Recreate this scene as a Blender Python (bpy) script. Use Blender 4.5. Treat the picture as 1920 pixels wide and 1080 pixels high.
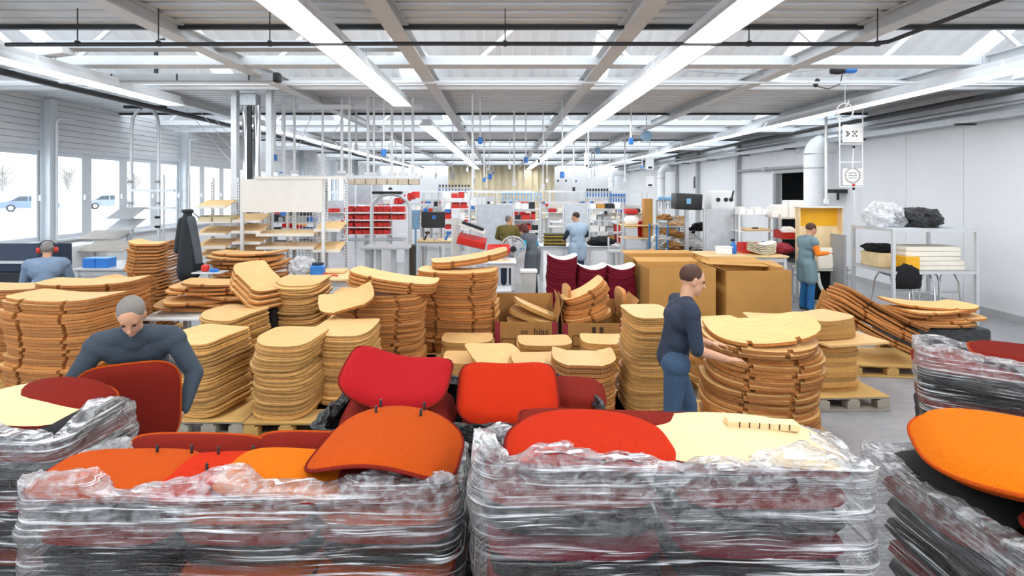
import bpy, bmesh, math, random
from mathutils import Vector, Matrix, Euler, noise as mnoise

for _o in list(bpy.data.objects):
    bpy.data.objects.remove(_o)
random.seed(7)
SC = bpy.context.scene
COL = SC.collection
PI = math.pi

# ------------------------------------------------------------------ camera
H, F, CX, CY = 2.34, 1000.0, 940.0, 355.0      # eye height, focal length and vanishing point in pixels of a 1920 wide frame
cam_d = bpy.data.cameras.new('camera')
cam_d.sensor_width = 36.0
cam_d.lens = 36.0 * F / 1920.0
cam_d.shift_x = (960 - CX) / 1920.0
cam_d.shift_y = -(540 - CY) / 1920.0
cam_d.clip_start = 0.05
cam_d.clip_end = 300
cam = bpy.data.objects.new('camera', cam_d)
cam.location = (0, 0, H)
cam.rotation_euler = (PI / 2, 0, 0)
COL.objects.link(cam)
SC.camera = cam

# ------------------------------------------------------------------ sky and exposure
wd = bpy.data.worlds.new('overcast_sky')
SC.world = wd
wd.use_nodes = True
_bg = wd.node_tree.nodes['Background']
_bg.inputs[0].default_value = (0.93, 0.965, 1.0, 1)
_bg.inputs[1].default_value = 3.6
SC.view_settings.view_transform = 'Standard'
SC.view_settings.look = 'None'
SC.view_settings.gamma = 1.0
SC.view_settings.use_curve_mapping = False
SC.view_settings.exposure = 0.25
LAMP_E = 14.0
try:
    SC.cycles.use_denoising = True
    SC.cycles.denoiser = 'OPENIMAGEDENOISE'
    SC.cycles.max_bounces = 8
    SC.cycles.diffuse_bounces = 5
    SC.cycles.transparent_max_bounces = 14
    SC.cycles.sample_clamp_indirect = 6.0
    SC.cycles.caustics_reflective = False
    SC.cycles.caustics_refractive = False
except Exception:
    pass


def at(px, py, Y):
    """the point at depth Y that the photograph shows at (px, py)"""
    return Vector(((px - CX) * Y / F, Y, H - (py - CY) * Y / F))


def ax(px, Y):
    return (px - CX) * Y / F


def az(py, Y):
    return H - (py - CY) * Y / F


# ------------------------------------------------------------------ mesh helpers
class MB:
    def __init__(s):
        s.v, s.f, s.m = [], [], []

    def add(s, vs, fs, mi=0):
        o = len(s.v)
        s.v += [Vector(p) for p in vs]
        s.f += [tuple(i + o for i in f) for f in fs]
        s.m += [mi] * len(fs)
        return s

    def box(s, c, d, rot=None, mi=0):
        x, y, z = d[0] / 2, d[1] / 2, d[2] / 2
        vs = [Vector(p) for p in ((-x, -y, -z), (x, -y, -z), (x, y, -z), (-x, y, -z), (-x, -y, z), (x, -y, z), (x, y, z), (-x, y, z))]
        if rot:
            R = Euler(rot).to_matrix()
            vs = [R @ p for p in vs]
        c = Vector(c)
        return s.add([p + c for p in vs], [(3, 2, 1, 0), (4, 5, 6, 7), (0, 1, 5, 4), (1, 2, 6, 5), (2, 3, 7, 6), (3, 0, 4, 7)], mi)

    def b2(s, a, b, mi=0):
        a, b = Vector(a), Vector(b)
        return s.box((a + b) / 2, [abs(b[i] - a[i]) for i in range(3)], None, mi)

    def rbox(s, c, d, r=0.01, rot=None, mi=0, seg=1):
        bm = bmesh.new()
        bmesh.ops.create_cube(bm, size=1)
        for v in bm.verts:
            v.co = Vector((v.co.x * d[0], v.co.y * d[1], v.co.z * d[2]))
        r = min(r, min(d) * 0.45)
        bmesh.ops.bevel(bm, geom=bm.edges[:], offset=r, segments=seg, profile=0.6, affect='EDGES')
        R = Euler(rot).to_matrix() if rot else Matrix.Identity(3)
        c = Vector(c)
        bm.verts.index_update()
        s.add([R @ v.co + c for v in bm.verts], [[v.index for v in f.verts] for f in bm.faces], mi)
        bm.free()
        return s

    def tube(s, pts, r, n=8, mi=0, caps=True, close=False):
        pts = [Vector(p) for p in pts]
        rs = r if isinstance(r, (list, tuple)) else [r] * len(pts)
        rings = []
        up = None
        N = len(pts)
        for i, p in enumerate(pts):
            if close:
                t = pts[(i + 1) % N] - pts[i - 1]
            else:
                t = pts[min(i + 1, N - 1)] - pts[max(i - 1, 0)]
            t = t.normalized() if t.length > 1e-9 else Vector((0, 0, 1))
            if up is None:
                up = Vector((0, 0, 1)) if abs(t.z) < 0.9 else Vector((1, 0, 0))
            a = t.cross(up)
            a = a.normalized() if a.length > 1e-6 else t.orthogonal().normalized()
            b = a.cross(t).normalized()
            up = b
            rings.append([p + (a * math.cos(2 * PI * k / n) + b * math.sin(2 * PI * k / n)) * rs[i] for k in range(n)])
        vs = [q for g in rings for q in g]
        fs = []
        for i in range(N if close else N - 1):
            for k in range(n):
                a0, a1 = i * n + k, i * n + (k + 1) % n
                j = (i + 1) % N
                fs.append((a0, a1, j * n + (k + 1) % n, j * n + k))
        if caps and not close:
            fs.append(tuple(range(n))[::-1])
            fs.append(tuple((N - 1) * n + k for k in range(n)))
        return s.add(vs, fs, mi)

    def bar(s, a, b, w, h, mi=0):
        """square bar from a to b"""
        a, b = Vector(a), Vector(b)
        t = (b - a).normalized()
        up = Vector((0, 0, 1)) if abs(t.z) < 0.95 else Vector((0, 1, 0))
        x = t.cross(up).normalized()
        y = x.cross(t).normalized()
        vs = []
        for p in (a, b):
            for sx, sy in ((-1, -1), (1, -1), (1, 1), (-1, 1)):
                vs.append(p + x * sx * w / 2 + y * sy * h / 2)
        return s.add(vs, [(3, 2, 1, 0), (4, 5, 6, 7), (0, 1, 5, 4), (1, 2, 6, 5), (2, 3, 7, 6), (3, 0, 4, 7)], mi)

    def lathe(s, prof, c=(0, 0, 0), n=16, mi=0, axis='z'):
        c = Vector(c)
        vs, fs = [], []
        for (r, z) in prof:
            for k in range(n):
                a = 2 * PI * k / n
                p = Vector((r * math.cos(a), r * math.sin(a), z))
                if axis == 'y':
                    p = Vector((p.x, p.z, p.y))
                elif axis == 'x':
                    p = Vector((p.z, p.x, p.y))
                vs.append(p + c)
        m = len(prof)
        for i in range(m - 1):
            for k in range(n):
                fs.append((i * n + k, i * n + (k + 1) % n, (i + 1) * n + (k + 1) % n, (i + 1) * n + k))
        fs.append(tuple(range(n))[::-1])
        fs.append(tuple((m - 1) * n + k for k in range(n)))
        return s.add(vs, fs, mi)

    def prism(s, poly, d, org=(0, 0, 0), ux=(1, 0, 0), uy=(0, 0, 1), mi=0):
        """2-D outline extruded by d along ux x uy"""
        ux, uy, org = Vector(ux), Vector(uy), Vector(org)
        nz = ux.cross(uy).normalized()
        n = len(poly)
        vs = [org + ux * p[0] + uy * p[1] for p in poly] + [org + ux * p[0] + uy * p[1] + nz * d for p in poly]
        fs = [tuple(range(n))[::-1], tuple(range(n, 2 * n))]
        fs += [(i, (i + 1) % n, n + (i + 1) % n, n + i) for i in range(n)]
        return s.add(vs, fs, mi)

    def ball(s, c, r, n=12, m=8, mi=0):
        r = Vector(r) if not isinstance(r, (int, float)) else Vector((r, r, r))
        c = Vector(c)
        vs, fs = [], []
        for i in range(1, m):
            t = PI * i / m
            for k in range(n):
                a = 2 * PI * k / n
                vs.append(c + Vector((r.x * math.sin(t) * math.cos(a), r.y * math.sin(t) * math.sin(a), r.z * math.cos(t))))
        top, bot = len(vs), len(vs) + 1
        vs += [c + Vector((0, 0, r.z)), c - Vector((0, 0, r.z))]
        for i in range(m - 2):
            for k in range(n):
                fs.append((i * n + k, (i + 1) * n + k, (i + 1) * n + (k + 1) % n, i * n + (k + 1) % n))
        for k in range(n):
            fs.append((top, k, (k + 1) % n))
            fs.append((bot, (m - 2) * n + (k + 1) % n, (m - 2) * n + k))
        return s.add(vs, fs, mi)

    def grid(s, fn, nu, nv, mi=0, closeu=False):
        vs = [Vector(fn(i / (nu if closeu else nu - 1), j / (nv - 1))) for j in range(nv) for i in range(nu)]
        fs = []
        for j in range(nv - 1):
            for i in range(nu if closeu else nu - 1):
                i2 = (i + 1) % nu
                fs.append((j * nu + i, j * nu + i2, (j + 1) * nu + i2, (j + 1) * nu + i))
        return s.add(vs, fs, mi)

    def move(s, d):
        d = Vector(d)
        s.v = [p + d for p in s.v]
        return s

    def mesh(s, name, mats, smooth=35):
        me = bpy.data.meshes.new(name)
        me.from_pydata([tuple(p) for p in s.v], [], s.f)
        for m in (mats if isinstance(mats, (list, tuple)) else [mats]):
            me.materials.append(m)
        if any(s.m):
            me.polygons.foreach_set('material_index', s.m)
        if smooth:
            me.polygons.foreach_set('use_smooth', [True] * len(s.f))
            try:
                me.set_sharp_from_angle(angle=math.radians(smooth))
            except Exception:
                pass
        me.update()
        return me


def tag(o, label=None, cat=None, group=None, kind=None):
    if label:
        o['label'] = label
    if cat:
        o['category'] = cat
    if group:
        o['group'] = group
    if kind:
        o['kind'] = kind
    return o


def root_of(o):
    while o.parent:
        o = o.parent
    return o


def obj(name, mb, mats, parent=None, world=False, smooth=35):
    """link a mesh builder (or a mesh) as ONE object; a top-level one gets its origin at the foot of its box; a part with world=True is given
    in world coordinates and shifted to its thing's origin"""
    if isinstance(mb, MB):
        off = Vector((0, 0, 0))
        if parent is None:
            xs = [p.x for p in mb.v]; ys = [p.y for p in mb.v]; zs = [p.z for p in mb.v]
            off = Vector(((min(xs) + max(xs)) / 2, (min(ys) + max(ys)) / 2, min(zs)))
            mb.move(-off)
        elif world:
            mb.move(-root_of(parent).location)
        me = mb.mesh(name, mats, smooth)
        o = bpy.data.objects.new(name, me)
        o.location = off
    else:
        o = bpy.data.objects.new(name, mb)
    COL.objects.link(o)
    if parent is not None:
        o.parent = parent
    return o


def thing(name, label, cat, loc=(0, 0, 0), rotz=0, group=None, kind=None):
    o = bpy.data.objects.new(name, None)
    o.empty_display_size = 0.1
    COL.objects.link(o)
    o.location = loc
    o.rotation_euler = (0, 0, rotz)
    return tag(o, label, cat, group, kind)


def struct(name, mb=None, mats=None, smooth=35):
    if mb is None:
        o = bpy.data.objects.new(name, None)
        o.empty_display_size = 0.1
        COL.objects.link(o)
    else:
        o = obj(name, mb, mats, None, smooth=smooth)
    o['kind'] = 'structure'
    return o


def single(name, mb, mats, label, cat, group=None, smooth=35):
    return tag(obj(name, mb, mats, None, smooth=smooth), label, cat, group)


def copy_tree(o, loc=None, rot=None, parent=None, label=None, group=None):
    c = o.copy()
    COL.objects.link(c)
    if parent is not None:
        c.parent = parent
    if loc is not None:
        c.location = loc
    if rot is not None:
        c.rotation_euler = rot
    if label:
        c['label'] = label
    if group:
        c['group'] = group
    for ch in list(o.children):
        copy_tree(ch, parent=c)
    return c


# ------------------------------------------------------------------ materials
def newmat(name):
    m = bpy.data.materials.new(name)
    m.use_nodes = True
    nt = m.node_tree
    return m, nt, nt.nodes['Principled BSDF']


def rgb(h):
    """sRGB hex to linear"""
    h = h.lstrip('#')
    c = [int(h[i:i + 2], 16) / 255 for i in (0, 2, 4)]
    return tuple((x / 12.92 if x <= 0.04045 else ((x + 0.055) / 1.055) ** 2.4) for x in c) + (1,)


MATS = {}


def mat(name, col, rough=0.5, metal=0.0, var=0.12, scale=6.0, bump=0.0, bscale=60.0, stretch=(1, 1, 1), rnd=0.0, sheen=0.0, emit=0.0, coat=0.0, spec=0.5):
    """plain surface with noise mottling, fine relief and a little difference from object to object"""
    if name in MATS:
        return MATS[name]
    m, nt, b = newmat(name)
    L = nt.links
    c = rgb(col) if isinstance(col, str) else tuple(col) + (1,)
    b.inputs['Roughness'].default_value = rough
    b.inputs['Metallic'].default_value = metal
    b.inputs['Specular IOR Level'].default_value = spec
    if sheen:
        b.inputs['Sheen Weight'].default_value = sheen
        b.inputs['Sheen Roughness'].default_value = 0.6
    if coat:
        b.inputs['Coat Weight'].default_value = coat
    tc = nt.nodes.new('ShaderNodeTexCoord')
    mp = nt.nodes.new('ShaderNodeMapping')
    mp.inputs['Scale'].default_value = stretch
    L.new(tc.outputs['Object'], mp.inputs['Vector'])
    nz = nt.nodes.new('ShaderNodeTexNoise')
    nz.inputs['Scale'].default_value = scale
    nz.inputs['Detail'].default_value = 5
    L.new(mp.outputs[0], nz.inputs['Vector'])
    hs = nt.nodes.new('ShaderNodeHueSaturation')
    hs.inputs['Color'].default_value = c
    mr = nt.nodes.new('ShaderNodeMapRange')
    mr.inputs['To Min'].default_value = 1 - var
    mr.inputs['To Max'].default_value = 1 + var
    mr.inputs['From Min'].default_value = 0.25
    mr.inputs['From Max'].default_value = 0.75
    L.new(nz.outputs['Fac'], mr.inputs['Value'])
    if rnd:
        oi = nt.nodes.new('ShaderNodeObjectInfo')
        m2 = nt.nodes.new('ShaderNodeMapRange')
        m2.inputs['To Min'].default_value = 1 - rnd
        m2.inputs['To Max'].default_value = 1 + rnd
        L.new(oi.outputs['Random'], m2.inputs['Value'])
        mu = nt.nodes.new('ShaderNodeMath')
        mu.operation = 'MULTIPLY'
        L.new(mr.outputs[0], mu.inputs[0])
        L.new(m2.outputs[0], mu.inputs[1])
        L.new(mu.outputs[0], hs.inputs['Value'])
    else:
        L.new(mr.outputs[0], hs.inputs['Value'])
    L.new(hs.outputs[0], b.inputs['Base Color'])
    if bump:
        n2 = nt.nodes.new('ShaderNodeTexNoise')
        n2.inputs['Scale'].default_value = bscale
        n2.inputs['Detail'].default_value = 3
        L.new(mp.outputs[0], n2.inputs['Vector'])
        bp = nt.nodes.new('ShaderNodeBump')
        bp.inputs['Strength'].default_value = bump
        bp.inputs['Distance'].default_value = 0.01
        L.new(n2.outputs['Fac'], bp.inputs['Height'])
        L.new(bp.outputs[0], b.inputs['Normal'])
    if emit:
        b.inputs['Emission Color'].default_value = (1, 1, 1, 1)
        b.inputs['Emission Strength'].default_value = emit
    MATS[name] = m
    return m


white = mat('white_paint', '#e8eaec', 0.45, var=0.03)
steel = mat('galvanised_steel', '#b9bdc1', 0.35, 0.7, var=0.10, scale=10)
alu = mat('aluminium_profile', '#d3d6d8', 0.35, 0.35, var=0.06)
chrome = mat('chrome_steel', '#d8dadc', 0.12, 1.0, var=0.03)
greypaint = mat('grey_painted_steel', '#a9acae', 0.5, var=0.05)
beamgrey = mat('grey_beam_paint', '#cfd1d2', 0.5, var=0.05)
black = mat('black_plastic', '#1b1c1e', 0.4, var=0.1)
blackpipe = mat('black_pipe', '#2a2c2e', 0.45, var=0.1)
rubber = mat('dark_rubber', '#26272a', 0.7, var=0.1)
redplas = mat('red_plastic', '#c8281e', 0.4, var=0.08, rnd=0.12)
blueplas = mat('blue_plastic', '#2a76c8', 0.4, var=0.08, rnd=0.1)
yellow = mat('yellow_plastic', '#f2b21c', 0.5, var=0.06)
paper = mat('white_paper', '#f3f2ee', 0.7, var=0.03)
cream = mat('cream_board', '#d9d6cf', 0.55, var=0.03)
foam = mat('cream_foam', '#f3ecdc', 0.8, var=0.05, bump=0.2, bscale=80)
card = mat('brown_cardboard', '#b98845', 0.75, var=0.07, scale=4, bump=0.05, bscale=30, rnd=0.06)
carddark = mat('weathered_cardboard', '#a2743c', 0.8, var=0.14, scale=5, rnd=0.06)
ply = mat('plywood_face', '#dab074', 0.55, var=0.14, scale=5, stretch=(1, 9, 4), rnd=0.10, bump=0.06, bscale=40)
plyedge = mat('plywood_edge', '#bd8c4a', 0.7, var=0.34, scale=30, stretch=(1, 1, 6), rnd=0.30, bump=0.3, bscale=90)
shellface = mat('shell_face', '#dcae70', 0.55, var=0.12, scale=4, stretch=(1, 8, 4), rnd=0.10, bump=0.06, bscale=40)
shelledge = mat('shell_edge', '#b27236', 0.7, var=0.36, scale=26, stretch=(1, 1, 6), rnd=0.30, bump=0.35, bscale=90)
pallet_w = mat('pallet_wood', '#c69d5a', 0.75, var=0.2, scale=5, stretch=(1, 8, 8), rnd=0.12, bump=0.2, bscale=40)
pallet_grey = mat('weathered_pallet_wood', '#a9a192', 0.8, var=0.22, scale=5, stretch=(1, 8, 8), rnd=0.1, bump=0.2, bscale=40)
woodshelf = mat('beech_shelf', '#e0bd86', 0.5, var=0.08, scale=4, stretch=(1, 8, 1))
orange = mat('orange_fabric', '#b54a14', 0.95, var=0.22, scale=230, bump=0.6, bscale=230, sheen=0.0, spec=0.08)
orange2 = mat('bright_orange_fabric', '#cf6a10', 0.95, var=0.22, scale=230, bump=0.6, bscale=230, sheen=0.0, spec=0.08)
redfab = mat('red_fabric', '#a81d22', 0.95, var=0.22, scale=230, bump=0.6, bscale=230, sheen=0.0, spec=0.08)
redor = mat('red_orange_fabric', '#bb2d12', 0.95, var=0.22, scale=230, bump=0.6, bscale=230, sheen=0.0, spec=0.08)
maroon = mat('maroon_fabric', '#7a231a', 0.95, var=0.22, scale=230, bump=0.6, bscale=230, sheen=0.0, spec=0.08)
wine = mat('wine_fabric', '#6e1b2a', 0.95, var=0.10, scale=20, bump=0.5, bscale=300, sheen=0.0, spec=0.08, rnd=0.1)
darkfab = mat('black_fabric', '#0e0e11', 0.9, var=0.1, bump=0.4, bscale=60)
skin = mat('skin', '#cf9c7d', 0.55, var=0.05)
tube_m = mat('lamp_diffuser', '#ffffff', 0.5, var=0.0, emit=LAMP_E)


def shader_film():
    m, nt, b = newmat('clear_stretch_film')
    L = nt.links
    uv = nt.nodes.new('ShaderNodeUVMap')
    uv.uv_map = 'wrap'
    def nz(sc, det, dist, stretch):
        mp = nt.nodes.new('ShaderNodeMapping')
        mp.inputs['Scale'].default_value = stretch
        L.new(uv.outputs[0], mp.inputs['Vector'])
        n = nt.nodes.new('ShaderNodeTexNoise')
        n.inputs['Scale'].default_value = sc
        n.inputs['Detail'].default_value = det
        n.inputs['Distortion'].default_value = dist
        L.new(mp.outputs[0], n.inputs['Vector'])
        return n
    streak = nz(2.4, 9, 0.5, (0.55, 13.0, 1))
    fine = nz(9.0, 7, 0.6, (0.35, 10.0, 1))
    thread = nz(26.0, 4, 0.8, (0.22, 8.0, 1))
    clump = nz(1.8, 3, 0.2, (1.0, 2.6, 1))
    crum = nz(22.0, 4, 0.8, (1.0, 1.6, 1))
    def ramp(n, a, b, lo=0.0, hi=1.0):
        r = nt.nodes.new('ShaderNodeMapRange')
        r.inputs['From Min'].default_value = a; r.inputs['From Max'].default_value = b
        r.inputs['To Min'].default_value = lo; r.inputs['To Max'].default_value = hi
        L.new(n.outputs[0], r.inputs['Value'])
        return r
    def op(kind, a, b):
        n = nt.nodes.new('ShaderNodeMath'); n.operation = kind
        L.new(a.outputs[0], n.inputs[0]); L.new(b.outputs[0], n.inputs[1])
        return n
    # gathered film is milky, single film is clear
    mx = op('MAXIMUM', op('MULTIPLY', ramp(streak, 0.52, 0.61), ramp(fine, 0.44, 0.56)), op('MULTIPLY', ramp(fine, 0.565, 0.64), ramp(thread, 0.46, 0.56)))
    mu = op('MULTIPLY', mx, ramp(clump, 0.40, 0.60, 0.25, 1.0))
    att = nt.nodes.new('ShaderNodeAttribute')
    att.attribute_name = 'gather'
    ad = nt.nodes.new('ShaderNodeMath'); ad.operation = 'MULTIPLY_ADD'
    L.new(att.outputs['Fac'], ad.inputs[0]); L.new(ramp(crum, 0.35, 0.65, 0.15, 1.0).outputs[0], ad.inputs[1]); L.new(mu.outputs[0], ad.inputs[2])
    fac = nt.nodes.new('ShaderNodeMapRange')
    fac.inputs['To Min'].default_value = 0.0
    fac.inputs['To Max'].default_value = 0.92
    L.new(ad.outputs[0], fac.inputs['Value'])
    # relief
    s1 = nt.nodes.new('ShaderNodeMath'); s1.operation = 'MULTIPLY_ADD'
    s1.inputs[1].default_value = 0.5
    L.new(fine.outputs['Fac'], s1.inputs[0]); L.new(streak.outputs['Fac'], s1.inputs[2])
    s2 = nt.nodes.new('ShaderNodeMath'); s2.operation = 'MULTIPLY_ADD'
    s2.inputs[1].default_value = 0.22
    L.new(crum.outputs['Fac'], s2.inputs[0]); L.new(s1.outputs[0], s2.inputs[2])
    bp = nt.nodes.new('ShaderNodeBump')
    bp.inputs['Strength'].default_value = 1.0
    bp.inputs['Distance'].default_value = 0.05
    L.new(s2.outputs[0], bp.inputs['Height'])
    L.new(bp.outputs[0], b.inputs['Normal'])
    b.inputs['Base Color'].default_value = (0.94, 0.95, 0.97, 1)
    b.inputs['Roughness'].default_value = 0.3
    b.inputs['Specular IOR Level'].default_value = 0.9
    b.inputs['Coat Weight'].default_value = 1.0
    b.inputs['Coat Roughness'].default_value = 0.08
    L.new(bp.outputs[0], b.inputs['Coat Normal'])
    tr = nt.nodes.new('ShaderNodeBsdfTransparent')
    tr.inputs[0].default_value = (0.97, 0.98, 0.99, 1)
    gl = nt.nodes.new('ShaderNodeBsdfGlossy')
    gl.inputs['Roughness'].default_value = 0.06
    L.new(bp.outputs[0], gl.inputs['Normal'])
    fr = nt.nodes.new('ShaderNodeFresnel')
    fr.inputs['IOR'].default_value = 1.6
    L.new(bp.outputs[0], fr.inputs['Normal'])
    frm = nt.nodes.new('ShaderNodeMath'); frm.operation = 'MULTIPLY_ADD'
    frm.inputs[1].default_value = 0.6
    frm.inputs[2].default_value = 0.0
    L.new(fr.outputs[0], frm.inputs[0])
    m1 = nt.nodes.new('ShaderNodeMixShader')
    L.new(frm.outputs[0], m1.inputs['Fac']); L.new(tr.outputs[0], m1.inputs[1]); L.new(gl.outputs[0], m1.inputs[2])
    m2 = nt.nodes.new('ShaderNodeMixShader')
    L.new(fac.outputs[0], m2.inputs['Fac']); L.new(m1.outputs[0], m2.inputs[1]); L.new(b.outputs[0], m2.inputs[2])
    L.new(m2.outputs[0], nt.nodes['Material Output'].inputs['Surface'])
    return m


FILM = shader_film()


def shader_blackfilm():
    m, nt, b = newmat('black_wrapping_film')
    L = nt.links
    tc = nt.nodes.new('ShaderNodeTexCoord')
    n = nt.nodes.new('ShaderNodeTexNoise')
    n.inputs['Scale'].default_value = 26
    n.inputs['Detail'].default_value = 6
    n.inputs['Distortion'].default_value = 1.2
    L.new(tc.outputs['Object'], n.inputs['Vector'])
    bp = nt.nodes.new('ShaderNodeBump')
    bp.inputs['Distance'].default_value = 0.06
    L.new(n.outputs['Fac'], bp.inputs['Height'])
    L.new(bp.outputs[0], b.inputs['Normal'])
    b.inputs['Base Color'].default_value = (0.012, 0.013, 0.015, 1)
    b.inputs['Roughness'].default_value = 0.22
    b.inputs['Specular IOR Level'].default_value = 0.8
    return m


BLACKFILM = shader_blackfilm()


def shader_glass():
    m, nt, b = newmat('window_glass')
    tr = nt.nodes.new('ShaderNodeBsdfTransparent')
    tr.inputs[0].default_value = (0.96, 0.98, 1.0, 1)
    gl = nt.nodes.new('ShaderNodeBsdfGlossy')
    gl.inputs['Roughness'].default_value = 0.03
    mx = nt.nodes.new('ShaderNodeMixShader')
    mx.inputs[0].default_value = 0.06
    nt.links.new(tr.outputs[0], mx.inputs[1]); nt.links.new(gl.outputs[0], mx.inputs[2])
    nt.links.new(mx.outputs[0], nt.nodes['Material Output'].inputs['Surface'])
    return m


GLASS = shader_glass()


def shader_bag():
    m, nt, b = newmat('crumpled_clear_plastic')
    L = nt.links
    tc = nt.nodes.new('ShaderNodeTexCoord')
    n = nt.nodes.new('ShaderNodeTexNoise')
    n.inputs['Scale'].default_value = 14
    n.inputs['Detail'].default_value = 5
    n.inputs['Distortion'].default_value = 1.0
    L.new(tc.outputs['Object'], n.inputs['Vector'])
    bp = nt.nodes.new('ShaderNodeBump'); bp.inputs['Distance'].default_value = 0.08
    L.new(n.outputs['Fac'], bp.inputs['Height']); L.new(bp.outputs[0], b.inputs['Normal'])
    b.inputs['Base Color'].default_value = (0.85, 0.87, 0.9, 1)
    b.inputs['Roughness'].default_value = 0.15
    tr = nt.nodes.new('ShaderNodeBsdfTransparent')
    r = nt.nodes.new('ShaderNodeMapRange')
    r.inputs['From Min'].default_value = 0.35; r.inputs['From Max'].default_value = 0.65
    r.inputs['To Min'].default_value = 0.2; r.inputs['To Max'].default_value = 0.85
    L.new(n.outputs['Fac'], r.inputs['Value'])
    mx = nt.nodes.new('ShaderNodeMixShader')
    L.new(r.outputs[0], mx.inputs[0]); L.new(tr.outputs[0], mx.inputs[1]); L.new(b.outputs[0], mx.inputs[2])
    L.new(mx.outputs[0], nt.nodes['Material Output'].inputs['Surface'])
    return m


BAG = shader_bag()


def shader_translucent():
    """milky roof-light sheet: lets daylight through, scattered"""
    m, nt, b = newmat('milky_rooflight_sheet')
    t = nt.nodes.new('ShaderNodeBsdfTranslucent')
    t.inputs[0].default_value = (0.93, 0.95, 0.97, 1)
    d = nt.nodes.new('ShaderNodeBsdfDiffuse')
    d.inputs[0].default_value = (0.85, 0.87, 0.88, 1)
    mx = nt.nodes.new('ShaderNodeMixShader'); mx.inputs[0].default_value = 0.35
    nt.links.new(t.outputs[0], mx.inputs[1]); nt.links.new(d.outputs[0], mx.inputs[2])
    nt.links.new(mx.outputs[0], nt.nodes['Material Output'].inputs['Surface'])
    return m


MILKY = shader_translucent()


def shader_slope():
    """thin whitish roof sheet that lets some daylight through"""
    m, nt, b = newmat('slope_sheet')
    tc = nt.nodes.new('ShaderNodeTexCoord')
    n = nt.nodes.new('ShaderNodeTexNoise'); n.inputs['Scale'].default_value = 1.5; n.inputs['Detail'].default_value = 4
    nt.links.new(tc.outputs['Object'], n.inputs['Vector'])
    cr = nt.nodes.new('ShaderNodeValToRGB')
    cr.color_ramp.elements[0].color = (0.72, 0.74, 0.76, 1); cr.color_ramp.elements[1].color = (0.90, 0.91, 0.92, 1)
    nt.links.new(n.outputs['Fac'], cr.inputs[0])
    d = nt.nodes.new('ShaderNodeBsdfDiffuse'); t = nt.nodes.new('ShaderNodeBsdfTranslucent')
    nt.links.new(cr.outputs[0], d.inputs[0]); t.inputs[0].default_value = (0.9, 0.92, 0.94, 1)
    mx = nt.nodes.new('ShaderNodeMixShader'); mx.inputs[0].default_value = 0.035
    nt.links.new(d.outputs[0], mx.inputs[1]); nt.links.new(t.outputs[0], mx.inputs[2])
    nt.links.new(mx.outputs[0], nt.nodes['Material Output'].inputs['Surface'])
    return m


SLOPE = shader_slope()


_ONES = 'first second third fourth fifth sixth seventh eighth ninth tenth eleventh twelfth thirteenth fourteenth fifteenth sixteenth seventeenth eighteenth nineteenth'.split()


def nth(k):
    if k < 20:
        return _ONES[k - 1]
    t, r = divmod(k, 10)
    w = {2: 'twent', 3: 'thirt', 4: 'fort', 5: 'fift'}[t]
    return w + 'ieth' if r == 0 else w + 'y-' + _ONES[r - 1]


# ================================================================== THE HALL
XL, XR, YB, YF = -9.5, 9.1, -6.0, 43.0
DZ = 4.24                                            # underside of the roof deck


def shader_concrete():
    m, nt, b = newmat('concrete_floor')
    L = nt.links
    tc = nt.nodes.new('ShaderNodeTexCoord')
    n1 = nt.nodes.new('ShaderNodeTexNoise'); n1.inputs['Scale'].default_value = 0.9; n1.inputs['Detail'].default_value = 8
    n2 = nt.nodes.new('ShaderNodeTexNoise'); n2.inputs['Scale'].default_value = 14; n2.inputs['Detail'].default_value = 6
    L.new(tc.outputs['Object'], n1.inputs['Vector']); L.new(tc.outputs['Object'], n2.inputs['Vector'])
    ad = nt.nodes.new('ShaderNodeMath'); ad.operation = 'ADD'
    L.new(n1.outputs['Fac'], ad.inputs[0]); L.new(n2.outputs['Fac'], ad.inputs[1])
    cr = nt.nodes.new('ShaderNodeValToRGB')
    cr.color_ramp.elements[0].position = 0.30; cr.color_ramp.elements[0].color = rgb('#85868a')
    cr.color_ramp.elements[1].position = 0.75; cr.color_ramp.elements[1].color = rgb('#a9a9ab')
    hf = nt.nodes.new('ShaderNodeMath'); hf.operation = 'MULTIPLY'; hf.inputs[1].default_value = 0.5
    L.new(ad.outputs[0], hf.inputs[0]); L.new(hf.outputs[0], cr.inputs[0])
    L.new(cr.outputs[0], b.inputs['Base Color'])
    b.inputs['Roughness'].default_value = 0.38
    bp = nt.nodes.new('ShaderNodeBump'); bp.inputs['Strength'].default_value = 0.15; bp.inputs['Distance'].default_value = 0.01
    L.new(n2.outputs['Fac'], bp.inputs['Height']); L.new(bp.outputs[0], b.inputs['Normal'])
    return m


deckm = mat('deck_sheet', '#cfd2d3', 0.5, 0.1, var=0.06, scale=2)
slopem = SLOPE
wallm = mat('wall_panel_paint', '#dfe2e5', 0.5, var=0.025, scale=1.5)
cladm = mat('cladding_paint', '#dadcde', 0.5, var=0.04, scale=2, rnd=0.03)
framem = mat('window_frame_paint', '#d3d8dc', 0.4, var=0.03)

mb = MB(); mb.b2((XL - 0.2, YB, -0.1), (XR + 0.2, YF, 0))
floor = struct('floor', mb, shader_concrete())

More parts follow.
